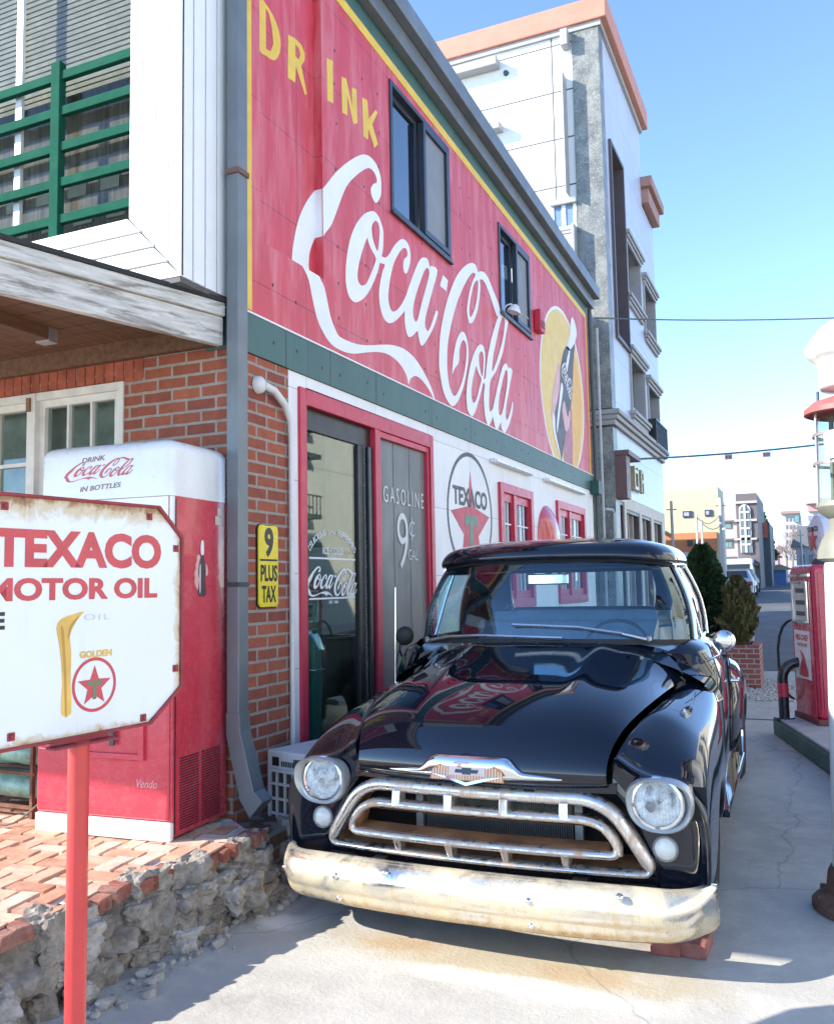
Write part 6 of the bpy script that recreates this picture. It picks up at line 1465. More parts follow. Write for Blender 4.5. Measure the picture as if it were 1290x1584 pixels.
for i, (y0, y1, z0, z1) in enumerate(wn_):
    mb = MB(); frame_bars(mb, FR, y0, y1, z0, z1, .07, -.22, .03 if i else .05); w = BP(mb, 'window', m_brownw if i == 0 else m_ledge)
    mb = MB(); mb.fbox(FR, y0 + .07, y1 - .07, z0 + .07, z1 - .07, -.20, -.19); mb.build('pane', M('dark_blue_pane', (.05, .06, .075), .08, spec=.9, coat=.5) if i else M('pale_pane', (.16, .19, .24), .2), w)
    mb = MB(); ym_ = y0 + (y1 - y0) * .45; mb.fbox(FR, ym_ - .03, ym_ + .03, z0 + .07, z1 - .07, -.19, -.14)
    if i == 0: mb.fbox(FR, y0 + .07, y1 - .07, 7.55, 7.62, -.19, -.15)
    mb.build('mullion', m_brownw if i == 0 else M('window_white_frame', (.5, .5, .53), .4), w)
    if i: 
        mb = MB(); hood_trim(mb, y0 - .12, y1 + .12, z1 + .02); mb.build('hood_mould', m_ledge, w, bevel=.006)
        if i != 4: mb = MB(); hood_trim(mb, y0 - .12, y1 + .12, z0 - .09); mb.build('sill', m_ledge, w, bevel=.006)
mb = MB(); y0, y1, z0 = 18.3, 19.8, 4.42
for k in range(16): y = y0 + (y1 - y0) * k / 15; mb.box(B2X + .14, B2X + .155, y - .008, y + .008, z0, z0 + .52)
mb.box(B2X + .13, B2X + .165, y0 - .02, y1 + .02, z0 + .5, z0 + .53); mb.box(B2X + .13, B2X + .165, y0 - .02, y1 + .02, z0, z0 + .03); mb.box(B2X, B2X + .16, y0 - .02, y0, z0, z0 + .53); mb.box(B2X, B2X + .16, y1, y1 + .02, z0, z0 + .53)
BP(mb, 'balcony_rail', m_black)
mb = MB(); mb.box(B2X - .5, B2X + .15, B2Y - .14, 20.10, 4.40, 4.48); mb.box(B2X - .5, B2X + .11, B2Y - .10, 20.06, 4.32, 4.399); mb.box(B2X - .5, B2X + .06, B2Y - .06, 20.03, 4.23, 4.319); BP(mb, 'cornice', m_ledge, bevel=.01)
mb = MB(); mb.box(B2X + .013, B2X + .20, 14.62, 14.95, 3.0, 3.72); mb.box(B2X + .013, B2X + .25, 14.60, 15.7, 3.721, 3.80); BP(mb, 'entrance_hood', M('brown_sign_panel', (.16, .085, .08), .5))
mb = MB(); mb.box(B2X - .3, B2X - .0, 15.0, 20.0, 0, 3.099); 
holes = [(15.0, 15.4, 0, 3.0), (15.6, 16.9, .4, 2.9), (17.1, 18.2, .4, 2.9), (18.5, 19.6, .4, 2.9)]
mb = MB(); holed_wall(mb, FR, B2Y + .31, 20.0, 0, 3.0995, holes, -.3, -.004); BP(mb, 'ground_floor_wall', M('cream_stone', (.62, .58, .52), .6, var=.12, scale=6, bmp=.3))
for h in holes:
    mb = MB(); frame_bars(mb, FR, h[0], h[1], h[2], h[3], .06, -.2, -.02); w = BP(mb, 'shop_window', m_brownw)
    mb = MB(); mb.fbox(FR, h[0] + .06, h[1] - .06, h[2] + .06, h[3] - .06, -.17, -.16); mb.build('pane', M('dim_shop_pane', (.10, .10, .10), .1, coat=.6), w)
    mb = MB()
    for k in (1, 2): a = h[0] + (h[1] - h[0]) * k / 3; mb.fbox(FR, a - .03, a + .03, h[2] + .06, h[3] - .06, -.16, -.06)
    mb.build('mullion', M('tan_mullion', (.40, .34, .28), .6), w)
mb = MB(); fit_text(mb, '가', FR, 16.3, 16.31, 3.3, 3.31, off=.03) if False else None
for y, ch in ((16.05, 'W'), (16.45, 'N'), (16.85, 'H')):
    pass
mb = MB()
for y0_, z0_, pat in ((15.95, 3.28, (('v', 0), ('h', .3), ('h', .0), ('v', .32))), (16.5, 3.28, (('v', .1), ('h', .18), ('v', .34), ('h', .36)))):
    for k, o_ in pat:
        if k == 'v': mb.box(B2X + .02, B2X + .10, y0_ + o_, y0_ + o_ + .07, z0_, z0_ + .42)
        else: mb.box(B2X + .02, B2X + .10, y0_ + .075, y0_ + .315, z0_ + o_, z0_ + o_ + .06)
BP(mb, 'sign_strokes', M('gold_sign_metal', (.42, .34, .2), .4, .7))
# trim, downpipes and the small window of the sunny side
mb = MB(); frame_bars(mb, FB, q.x, q2.x, q2.z, q.z, .055, -.05, .03); xm = (q.x + q2.x) / 2; mb.fbox(FB, xm - .035, xm + .035, q2.z + .055, q.z - .055, -.04, .028)
w = BP(mb, 'small_window', M('white_pvc', (.78, .78, .78), .35))
mb = MB(); mb.fbox(FB, q.x + .056, q2.x - .056, q2.z + .056, q.z - .056, .004, .009); mb.build('pane', M('sky_pane', (.18, .26, .38), .06, coat=.8), w)
mb = MB()
def ledge(u0, u1, vt, vb, c1, nm):
    a = at(u1, vt, 1, B2Y); b = at(u1, vb, 1, B2Y); m_ = MB(); m_.fbox(FB, at(u0, vt, 1, B2Y).x, a.x, b.z, a.z, .001, c1); BP(m_, nm, m_ledge, bevel=.01)
def fpx(u0, v0, u1, v1, c0, c1, mm=None):
    a = at(u0, v0, 1, B2Y); b = at(u1, v1, 1, B2Y); (mm or mb).fbox(FB, min(a.x, b.x), max(a.x, b.x), min(a.z, b.z), max(a.z, b.z), c0, c1)
for n_, r_ in (('pilaster', (874, 120, 882, 305, .001, .26)), ('pilaster', (888, 352, 896, 440, .001, .22)), ('bracket', (870, 54, 882, 76, .001, .2))):
    mb = MB(); fpx(*r_); BP(mb, n_, m_ledge, bevel=.01)
ledge(852, 893, 310, 314, .09, 'lintel'); ledge(600, 773, 94, 107, .22, 'ledge'); ledge(600, 778, 194, 205, .22, 'ledge')
mb = MB(); a = at(783, 113, 1, B2Y); mb.lathe([(0, .06), (.04, .05), (.05, 0)], (a.x, B2Y - .001, a.z), (0, -1, 0), 12); BP(mb, 'vent', m_dkgrey)
for o in blk_parts: o.parent = blk; o.matrix_parent_inverse = blk.matrix_world.inverted()

# ================================================================== PUMP ISLAND
isl = thing('pump_island', 'low concrete pump island with a dark green painted kerb', 'kerb island', (-.45, 10.1, 0), R(14))
mb = MB(); mb.box(0, 1.6, -4.6, .0, 0, .165)
mb.v = [(x + (.0 if y > -1 else 0), y, z) for x, y, z in mb.v]
mb.build('kerb', M('dark_green_kerb', (.012, .075, .055), .55, var=.2, scale=9, stain=(.3, .32, .3), stain_amt=.3), isl, bevel=.015)
mb = MB(); mb.box(.025, 1.575, -4.57, -.025, .166, .19); mb.build('slab', M('island_concrete', (.38, .38, .36), .85, var=.2, bmp=.3), isl, bevel=.006)
# guard hoop
gh = thing('guard_hoop', 'bent black steel guard hoop with a red band on the pump island', 'guard rail', (-.33, 9.93, .19), R(14))
mb = MB(); pts = [(0, 0, 0), (0, 0, .36)] + [(.17 - .17 * math.cos(R(t)), 0, .40 + .17 * math.sin(R(t))) for t in range(0, 91, 15)] + [(.50, 0, .57)] + [(.55 + .17 * math.sin(R(t)), 0, .40 + .17 * math.cos(R(t))) for t in range(0, 91, 15)] + [(.72, 0, .0)]
mb.tube(pts, .052, 16); mb.build('rail', M('black_gloss_steel', (.018, .018, .02), .3, coat=.3), gh, smooth=50)
mb = MB(); mb.lathe([(.0535, .22), (.0535, .36)], (0, 0, 0), (0, 0, 1), 20); mb.build('band', m_redframe, gh, smooth=40)
mb = MB(); mb.lathe([(0, .014), (.10, .014), (.105, 0)], (0, 0, 0), (0, 0, 1), 20); mb.lathe([(0, .014), (.10, .014), (.105, 0)], (.72, 0, 0), (0, 0, 1), 20); mb.build('foot', m_black, gh, smooth=40)
# red pump
gpump = thing('gas_pump', 'red vintage gas pump with a white star globe standing on the green kerbed island', 'gas pump', (.0, 9.5, .19), R(19))
PW, PD, PH = .66, .46, 1.56       # local: dial face is x = 0 plane looking to -x, running along +y; side face looks to -y
m_pump = M('pump_red_enamel', (.52, .03, .065), .25, var=.08, scale=5, coat=.4)
mb = MB(); mb.box(0, PD, 0, PW, .05, PH); body = mb.build('cabinet', m_pump, gpump, bevel=.05, bseg=4)
mb = MB(); mb.box(-.02, PD + .02, -.02, PW + .02, 0, .06); mb.build('plinth', M('dark_red_plinth', (.16, .03, .03), .6), gpump, bevel=.01)
DF = Frame((0, PW, 0), (0, -1, 0))
mb = MB(); mb.fbox(DF, .04, PW - .04, .06, PH - .06, .001, .012); mb.build('front_panel', m_pump, gpump, bevel=.01)
mb = MB(); frame_bars(mb, DF, .10, PW - .10, .98, 1.40, .03, .012, .03); mb.fbox(DF, .02, PW - .02, 1.44, 1.475, .012, .035); mb.build('trim', m_chr2, gpump, bevel=.006)
mb = MB(); mb.fbox(DF, .13, PW - .13, 1.01, 1.37, .0125, .016); dl = mb.build('dial', M('cream_dial', (.50, .50, .46), .3, coat=.5), gpump)
mb = MB()
for i, z in enumerate((1.30, 1.18, 1.07)): mb.fbox(DF, .20, PW - .20, z - .02, z + .025, .0165, .0185)
mb.build('dial_numbers', m_black, dl)
mb = MB(); mb.fbox(DF, .10, PW - .12, .42, .90, .0125, .016); lb = mb.build('label', M('white_pump_label', (.74, .73, .71), .4), gpump)
mb = MB(); fit_text(mb, 'FIRE-CHIEF', DF, .14, PW - .16, .80, .86, off=.0165, bold=.04); fit_text(mb, 'GASOLINE', DF, .17, PW - .19, .74, .775, off=.0165, bold=.02); mb.build('label_lettering', m_lred, lb)
flat([[smooth_loop([(.20, .45), (.30, .62), (.24, .70), (.36, .66), (.42, .56), (.47, .45)], 2)]], DF, 'label_hat', m_lred, lb, off=.0165, thick=.001)
SFp = Frame((0, 0, 0), (1, 0, 0)); mb = MB(); mb.fbox(SFp, .05, PD - .05, .10, PH - .08, .001, .01); mb.fbox(SFp, .11, .13, .12, PH - .1, .011, .018); mb.build('side_panel', m_pump, gpump, bevel=.008)
mb = MB(); mb.lathe([(.12, 0), (.10, .05), (.07, .07), (0, .07)], (PD / 2, PW / 2, PH), (0, 0, 1), 20); mb.build('neck', m_dkgrey, gpump, smooth=40)
mb = MB(); c = (PD / 2, PW / 2, PH + .29); mb.lathe([(0, .085), (.17, .078), (.215, .05), (.222, 0), (.215, -.05), (.17, -.078), (0, -.085)], c, (-1, 0, 0), 36); gl = mb.build('globe', M('milk_glass', (.68, .66, .70), .25, coat=.4), gpump, smooth=40)
GF = Frame((c[0] - .086, c[1], c[2]), (0, -1, 0))
mb = MB(); fit_text(mb, 'TEXACO', GF, -.15, .15, .05, .10, off=.001, bold=.03); mb.build('globe_lettering', m_black, gl)
flat([[star(0, -.04, .14, .055)]], GF, 'globe_star', m_lred, gl, off=.001, thick=.001)
mb = MB(); mb.tube([(-.01, PW - .06, 1.0), (-.10, PW + .02, .96), (-.16, PW + .04, .7), (-.14, PW + .02, .35), (-.08, PW - .02, .20), (-.02, PW - .05, .18)], .016, 10); mb.build('hose', m_rub, gpump, smooth=50, sub=1)
# visible pump on a white column
vp = thing('visible_pump', 'white column gas pump with a glass cylinder, red cap and white crown globe at right', 'gas pump', (.172, 4.9, 0)); vp.rotation_euler = (0, R(1.4), 0)
m_col = M('chalky_white_column', (.62, .62, .60), .45, var=.05, scale=4, coat=.2, stain=(.45, .25, .12), stain_amt=.3, stain_scale=6)
m_rbase = M('rusty_cast_base', (.15, .075, .05), .8, .2, var=.4, scale=14, bmp=.4)
mb = MB(); mb.lathe([(.158, .17), (.155, .6), (.153, 1.2), (.155, 1.66), (.150, 1.685)], (0, 0, 0), (0, 0, 1), 36); mb.build('column', m_col, vp, smooth=40)
mb = MB(); mb.lathe([(.255, 0), (.255, .03), (.235, .05), (.19, .08), (.18, .17), (.165, .20), (.15, .20)], (0, 0, 0), (0, 0, 1), 36)
for k in range(8): t = 2 * math.pi * k / 8 + .3; mb.lathe([(0, .025), (.016, .02), (.018, 0)], (.225 * math.cos(t), .225 * math.sin(t), .05), (0, 0, 1), 8)
mb.build('base', m_rbase, vp, smooth=35)
m_cone = M('aged_cream_collar', (.20, .205, .17), .5, var=.15, scale=8, stain=(.3, .2, .1), stain_amt=.3)
mb = MB(); mb.lathe([(.16, 1.686), (.185, 1.70), (.182, 1.74), (.160, 1.80), (.125, 1.86), (.125, 1.90), (.165, 1.93), (.185, 1.96), (.18, 1.985), (.1, 1.985)], (0, 0, 0), (0, 0, 1), 36); mb.build('collar', m_cone, vp, smooth=35)
mb = MB(); mb.lathe([(.165, 1.985), (.165, 2.43)], (0, 0, 0), (0, 0, 1), 36); mb.build('glass_cylinder', glassmat('pump_glass', (.86, .93, .9), 1.5, .9), vp, smooth=60)
mb = MB(); mb.lathe([(.045, 1.985), (.045, 2.43)], (.02, .03, 0), (0, 0, 1), 16); mb.tube([(-.1, .05, 1.985), (-.1, .05, 2.43)], .012, 8); mb.build('standpipe', m_cone, vp, smooth=50)
mb = MB()
for k in range(8): t = 2 * math.pi * (k + .45) / 8; mb.tube([(.185 * math.cos(t), .185 * math.sin(t), 1.97), (.185 * math.cos(t), .185 * math.sin(t), 2.44)], .007, 8)
mb.lathe([(.180, 2.17), (.192, 2.17), (.192, 2.185), (.180, 2.185)], (0, 0, 0), (0, 0, 1), 36); mb.lathe([(.180, 2.315), (.192, 2.315), (.192, 2.33), (.180, 2.33)], (0, 0, 0), (0, 0, 1), 36); mb.build('rods', M('pinkish_steel', (.40, .34, .34), .4, .6), vp, smooth=50)
mb = MB(); mb.box(-.14, .05, -.172, -.168, 2.19, 2.31); mb.build('gallon_plate', M('cream_gallon_plate', (.66, .58, .42), .5), vp)
m_cap = M('faded_red_cap', (.36, .10, .09), .5, var=.15)
mb = MB(); mb.lathe([(.215, 2.425), (.228, 2.43), (.228, 2.455), (.19, 2.49), (.10, 2.52), (.05, 2.53), (0, 2.53)], (0, 0, 0), (0, 0, 1), 36); mb.build('cap', m_cap, vp, smooth=30)
mb = MB(); mb.tube([(-.16, -.05, 2.48), (-.16, -.05, 2.545)], .007, 8); mb.lathe([(.05, 2.52), (.05, 2.56)], (0, 0, 0), (0, 0, 1), 16); mb.build('finial', m_dkgrey, vp)
def crown_r(t, z): return 1 + .05 * math.cos(8 * t) * max(0, min(1, (z - .10) / .08))
mb = MB(); rows = []
for r, z in ((.05, .0), (.145, .012), (.155, .03), (.155, .10), (.16, .15), (.185, .17), (.205, .20), (.205, .235), (.18, .28), (.155, .31), (.13, .345), (.09, .365), (.04, .37), (.001, .37)):
    rows.append([(r * crown_r(2 * math.pi * k / 48, z) * math.cos(2 * math.pi * k / 48), r * crown_r(2 * math.pi * k / 48, z) * math.sin(2 * math.pi * k / 48), 2.545 + z) for k in range(48)])
mb.grid(rows, closed=True); mb.build('crown_globe', M('white_milk_glass', (.50, .485, .46), .3, var=.02, coat=.3), vp, smooth=70)

# ================================================================== PLANTER AND SHRUBS
pl = thing('brick_planter', 'square brick planter at the kerb behind the pickup', 'planter', (-1.25, 14.6, 0))
mb = MB(); F0 = [(-.45, -.40), (.42, -.40), (.42, .45), (-.45, .45)]
for (x0, y0), (x1, y1) in zip(F0, F0[1:] + F0[:1]):
    mb.box(min(x0, x1) - .06, max(x0, x1) + .06, min(y0, y1) - .06, max(y0, y1) + .06, 0, .64) if x0 == x1 else mb.box(min(x0, x1) + .0605, max(x0, x1) - .0605, min(y0, y1) - .06, max(y0, y1) + .06, 0, .64)
mb.build('wall', brickmat('planter_brick', (0, 2), (.36, .11, .075), (.25, .075, .06), (.40, .36, .33), .21, .075), pl)
mb = MB(); mb.box(-.39, .36, -.34, .39, .3, .56); mb.build('soil', M('dark_soil', (.05, .035, .025), .95, bmp=.6), pl)
t = thing('road_stud', 'small dark blue bollard beyond the brick planter', 'bollard', (-1.02, 16.3, gz(16.3))); mb = MB(); mb.lathe([(.10, 0), (.10, .05), (.07, .06), (.07, .72), (.05, .80), (0, .82)], (0, 0, 0), (0, 0, 1), 18); mb.build('post', M('dark_blue_plastic', (.02, .03, .06), .4), t, smooth=40); mb = MB(); mb.lathe([(.071, .55), (.071, .66)], (0, 0, 0), (0, 0, 1), 18); mb.build('reflective_band', M('grey_band', (.3, .3, .33), .3), t)
def leafmat(name, a, b_):
    m, nt, b, pos = newmat(name); n = noise(nt, pos, 7, 6, .7); n2 = noise(nt, pos, 60, 3)
    c = mix(nt, a, b_, ramp(nt, n, .35, .65)); c = mix(nt, c, tuple(x * 1.7 for x in b_), ramp(nt, n2, .6, .75, (0, 0, 0), (.6,) * 3))
    nt.links.new(c, b.inputs['Base Color']); b.inputs['Roughness'].default_value = .7; return m
def shrub(name, label, loc, h, r, prof, mat, seed, n=5200, up=.9, leaf=.06, z0=.10):
    t = thing(name, label, 'shrub', loc); rnd = random.Random(seed); mb = MB()
    lob = [(rnd.uniform(0, 6.28), rnd.uniform(.05, .95), rnd.uniform(.10, .26)) for _ in range(38)]
    for k in range(n):
        z = rnd.random() ** .85; a = rnd.uniform(0, 2 * math.pi); rr = prof(z) * r
        d = 0
        for la, lz, ls in lob:
            da = abs((a - la + math.pi) % (2 * math.pi) - math.pi); e = math.exp(-(da * rr / (ls * r * 1.3)) ** 2 - ((z - lz) * h / (ls * h * .45)) ** 2); d = max(d, e)
        rad = rr * (.52 + .52 * d) * (rnd.random() ** .22)
        p = Vector((rad * math.cos(a), rad * math.sin(a), z0 + z * h + .04 * d))
        L = leaf * rnd.uniform(.6, 1.4); dr = Vector((math.cos(a) * rnd.uniform(.2, 1), math.sin(a) * rnd.uniform(.2, 1), up + rnd.uniform(-.5, .5))).normalized()
        sd = dr.cross(Vector((rnd.uniform(-1, 1), rnd.uniform(-1, 1), rnd.uniform(-1, 1)))).normalized() * L * .28
        mb.add([p - sd, p + sd, p + sd * .6 + dr * L, p - sd * .6 + dr * L], [(0, 1, 2, 3)])
    mb.build('crown', mat, t)
    mb = MB(); mb.tube([(0, 0, -.05), (0.01, 0, h * .5), (0, 0, h * .8)], [.04, .03, .01], 8); mb.build('trunk', M('shrub_bark', (.12, .075, .05), .9), t)
    for k in range(1): pass
    return t
m_leafg = leafmat('dark_conifer_leaf', (.012, .038, .012), (.045, .095, .028)); m_leafb = leafmat('bronze_conifer_leaf', (.045, .048, .012), (.13, .11, .03))
p = at(1088, 848, 1, 14.9)
shrub('conifer_shrub', 'tall dark green conifer shrub behind the pickup cab', (p.x - .02, 14.9, .5), p.z - .62, .60, lambda z: (1 - z) ** .75 * (.55 + .45 * min(1, z * 5)) + .03, m_leafg, 2, 8500, .3, .085)
p = at(1140, 950, 1, 14.5)
shrub('conifer_shrub', 'small bronze green egg shaped conifer shrub in the brick planter', (p.x + .0, 14.5, .52), .98, .30, lambda z: math.sin(math.pi * (.08 + .92 * z) ** .85) ** .7 * 1.0 + .02, m_leafb, 5, 5200, 1.6, .075)

# ================================================================== WIRES
def wire(label, pts, r):
    t = thing('overhead_wire', label, 'wire', pts[0]); mb = MB(); o = pts[0]
    mb.tube([p - o for p in pts], r, 6); mb.build('wire', M('grey_wire', (.16, .20, .19), .6), t, smooth=60); return t
def sag(a, b, d, n=14): return [a + (b - a) * (k / n) - Vector((0, 0, d * 4 * (k / n) * (1 - k / n))) for k in range(n + 1)]
a = Vector((-2.9, 13.5, 5.75)); b = at(1290, 482, 1, 15.0); b = a + (b - a) * 1.7
wire('upper thin overhead wire running from the shop roof corner across the sky', sag(a, b, .10), .012)
a = at(985, 710, 0, -2.88); b0 = at(1262, 680, 1, 17.6); b = a + (b0 - a) * 1.8
lw_ = wire('lower thick overhead wire carrying two small tags over the street', sag(a, b, .10), .020)
for u, v, lab in ((1127, 707, 'left one of two small tags hanging on the lower overhead wire'), (1186, 703, 'right one of two small tags hanging on the lower overhead wire')):
    p = at(u, v, 1, 16.8); t = thing('wire_tag', lab, 'tag', p, 0, 'tags on the lower wire'); mb = MB(); mb.box(-.065, .065, -.006, .006, -.045, .045); mb.build('plate', M('pinkish_tag', (.42, .33, .33), .6), t); mb = MB(); mb.box(-.05, -.02, -.009, -.0065, -.025, .025); mb.box(.0, .05, -.009, -.0065, -.02, .02); mb.build('marks', M('red_tag_mark', (.4, .12, .12), .6), t)

# ================================================================== FAR STREET
def far_building(name, label, u0, u1, vt, Y, depth, mat, base=None, cat='building'):
    a = at(u0, vt, 1, Y); b = at(u1, vt, 1, Y); zb_ = gz(Y) - .5
    t = thing(name, label, cat, (a.x, Y, zb_)); h = a.z - zb_
    mb = MB(); mb.box(0, b.x - a.x, 0, depth, 0, h); mb.build('walls', mat, t)
    return t, (b.x - a.x), h, zb_
def fb(t, Y, zb_, u0, v0, u1, v1, c0, c1, name, mat, parent=None, mbx=None):
    a = at(u0, v0, 1, Y); b = at(u1, v1, 1, Y); o = t.location
    mb = mbx or MB(); mb.box(min(a.x, b.x) - o.x, max(a.x, b.x) - o.x, -c1, -c0, min(a.z, b.z) - zb_, max(a.z, b.z) - zb_)
    if mbx is None: return mb.build(name, mat, parent or t)
m_cream = M('cream_render', (.50, .48, .33), .8, var=.04, scale=.5); m_orange = M('orange_render', (.50, .20, .09), .8, var=.06, scale=.6)
m_farwin = M('far_window_glass', (.05, .07, .10), .2); m_pinkw = M('pinkish_tiles', (.45, .385, .36), .7, var=.05, scale=.6); m_tower = M('mauve_grey_tiles', (.125, .105, .108), .7, var=.08, scale=.8); m_farwhite = M('far_white_trim', (.5, .5, .48), .6)
Yc = 46
t, w_, h_, zb_ = far_building('far_building', 'cream building with an orange lower band beyond the conifer shrubs', 1024, 1110, 757, Yc, 3.2, m_cream)
fb(t, Yc, zb_, 1027, 826, 1110, 853, .01, .12, 'orange_band', m_orange); fb(t, Yc, zb_, 1024, 853.5, 1110, 925, .01, .10, 'lower_wall', M('pale_grey_render', (.5, .5, .52), .8))
for u0, v0, u1, v1 in ((1056, 791, 1071, 800), (1090, 789, 1102, 798)):
    w = fb(t, Yc, zb_, u0, v0, u1, v1, .01, .06, 'window', M('far_navy_frame', (.05, .06, .12), .4)); 
    mm = MB(); fb(t, Yc, zb_, u0 + 2, v0 + 2, u1 - 5, v1 - 2, .061, .07, 'pane', m_farwhite, w, mm); mm.build('pane', M('far_pale_pane', (.4, .42, .5), .3), w)
fb(t, Yc, zb_, 1064, 836, 1072, 845, .13, .3, 'wall_unit', m_dkgrey); fb(t, Yc, zb_, 1028, 822, 1032, 827, .02, .3, 'lamp', m_dkgrey)
Yp = 62
t, w_, h_, zb_ = far_building('far_building', 'pinkish tiled building with horizontal window rows beside the grey tower', 1112, 1140, 777, Yp, 12, m_pinkw)
for v in (806, 834, 862): fb(t, Yp, zb_, 1112, v, 1139, v + 1.6, .01, .2, 'string_course', m_tower)
for u0, v0, u1, v1 in ((1122, 808, 1131, 817), (1115, 808, 1119, 817), (1119, 836, 1133, 847), (1113, 836, 1117, 847), (1121, 866, 1137, 880)):
    w = fb(t, Yp, zb_, u0, v0, u1, v1, .01, .08, 'window', M('far_teal_glass', (.16, .26, .27), .2)); mm = MB(); fb(t, Yp, zb_, (u0 + u1) / 2 - .4, v0, (u0 + u1) / 2 + .4, v1, .081, .1, '', None, w, mm); mm.build('mullion', m_farwhite, w)
Yt = 60
t, w_, h_, zb_ = far_building('far_tower', 'mauve grey stair tower with a tall arched window', 1137, 1170, 764, Yt, 9, m_tower)
for v in (776, 804, 833): fb(t, Yt, zb_, 1136, v, 1171, v + 1.8, .01, .15, 'string_course', m_pinkw)
aF = Frame((0, 0, 0), (1, 0, 0)); o = t.location
def tl(u, v): p = at(u, v, 1, Yt); return (p.x - o.x, p.z - zb_)
L_, R__ = tl(1146, 855), tl(1164, 855); T_ = tl(1155, 780); rx = (R__[0] - L_[0]) / 2; cx_ = (L_[0] + R__[0]) / 2
arch = [(L_[0], L_[1]), (R__[0], R__[1])] + [(cx_ + rx * math.cos(R(a)), T_[1] - rx * 1.1 + rx * 1.1 * math.sin(R(a))) for a in range(0, 181, 15)]
ar = flat([[arch]], aF, 'arched_window', m_farwhite, t, off=.02, thick=.1)
sh_ = [(cx_ + (x - cx_) * .80, (z - T_[1]) * .96 + T_[1] - .12) for x, z in arch]
flat([[sh_]], aF, 'pane', M('far_grey_glass', (.14, .17, .18), .15), ar, off=.13, thick=.02)
mb = MB(); mb.fbox(aF, cx_ - .06, cx_ + .06, L_[1], T_[1], .16, .2)
for k in range(1, 6): z = L_[1] + (T_[1] - L_[1]) * k / 6; mb.fbox(aF, cx_ - rx * .8, cx_ + rx * .8, z - .06, z + .06, .155, .19)
mb.build('glazing_bars', m_farwhite, ar)
mb = MB(); a = tl(1140, 876); b = tl(1176, 866)
mb.prism([(a[0] - .3, -1.6, a[1]), (b[0], -1.6, a[1]), ((a[0] + b[0]) / 2, -1.6, b[1])], (0, 1.55, 0)); mb.build('porch_roof', M('far_brown_roof', (.22, .14, .12), .7), t)
mb = MB(); a = tl(1150, 892); b = tl(1172, 876); mb.box(a[0], b[0], -.1, -.02, a[1], b[1]); mb.build('entrance', M('far_green_door', (.05, .08, .08), .3), t)
Ys = 66
t, w_, h_, zb_ = far_building('far_building', 'dark grey building with an orange top storey beyond the tower', 1170, 1190, 809, Ys, 7, M('slate_cladding', (.075, .09, .105), .6))
fb(t, Ys, zb_, 1172, 809, 1187.5, 832, .01, .2, 'orange_panel', M('far_orange_panel', (.5, .11, .06), .5, var=.1)); mm = MB(); fb(t, Ys, zb_, 1175, 815, 1182, 818, .21, .23, '', None, t, mm); fb(t, Ys, zb_, 1178, 822, 1184, 825, .21, .23, '', None, t, mm); mm.build('panel_marks', M('far_dark_mark', (.3, .06, .04), .5), t)
Ya = 130
t, w_, h_, zb_ = far_building('far_building', 'pale apartment tower far down the street', 1208, 1238, 793, Ya, 20, M('far_grey_render', (.40, .385, .37), .8, var=.05, scale=.3))
for r_ in range(6):
    for c_ in range(4):
        u = 1215 + c_ * 5.5; v = 800 + r_ * 12; fb(t, Ya, zb_, u, v, u + 2.6, v + 6, .02, .1, 'window', M('far_apartment_window', (.2, .22, .25), .4))
fb(t, Ya, zb_, 1207, 791, 1239, 794, -.1, .6, 'roof_edge', M('far_brown_trim', (.3, .2, .18), .7)); fb(t, Ya, zb_, 1229, 798, 1236, 808, .02, .4, 'teal_panel', M('far_teal_panel', (.12, .25, .27), .4))
Yq = 85
t, w_, h_, zb_ = far_building('far_building', 'white and pink stepped building behind the pump globe', 1247, 1300, 790, Yq, 12, M('far_white_render', (.5, .48, .46), .8))
fb(t, Yq, zb_, 1249, 778, 1300, 789.5, -2, .4, 'top_storey', M('far_pink_render', (.45, .24, .24), .8)); fb(t, Yq, zb_, 1246, 773, 1300, 777.5, -2.4, .9, 'roof_slab', m_farwhite)
for v in (798, 812, 828): fb(t, Yq, zb_, 1250, v, 1300, v + 5, .02, .12, 'window_band', M('far_apartment_window', (.2, .22, .25), .4))
t, w_, h_, zb_ = far_building('far_building', 'low grey roofed house at the right end of the street', 1231, 1262, 846, 75, 8, M('far_house_wall', (.42, .42, .42), .8))
mb = MB(); mb.prism([(-.4, -.4, h_), (w_ + .4, -.4, h_), (w_ * .8, -.4, h_ + 1.6), (w_ * .2, -.4, h_ + 1.6)], (0, 8.6, 0)); mb.build('roof', M('far_grey_roof', (.16, .17, .18), .7), t)
fb(t, 75, zb_, 1239, 858, 1245, 872, .02, .1, 'window', m_farwin); fb(t, 75, zb_, 1252, 858, 1258, 870, .02, .1, 'window', m_farwin)
for i, (u0, u1, v, Y, c) in enumerate(((1190, 1203, 861, 150, (.35, .25, .24)), (1199, 1212, 853, 190, (.45, .30, .28)), (1189, 1216, 868, 230, (.3, .33, .35)))):
    t, w_, h_, zb_ = far_building('far_house', ('reddish low house far down the street left of the pale tower', 'taller pinkish house at the far end of the street', 'grey house on the skyline at the end of the street')[i], u0, u1, v, Y, 10, M('far_house_tone_%s' % 'abc'[i], c, .8))
    mb = MB(); mb.prism([(-.5, -.5, h_), (w_ + .5, -.5, h_), (w_ / 2, -.5, h_ + 1.5)], (0, 11, 0)); mb.build('roof', M('far_roof_tone_%s' % 'abc'[i], tuple(x * .6 for x in c), .8), t)
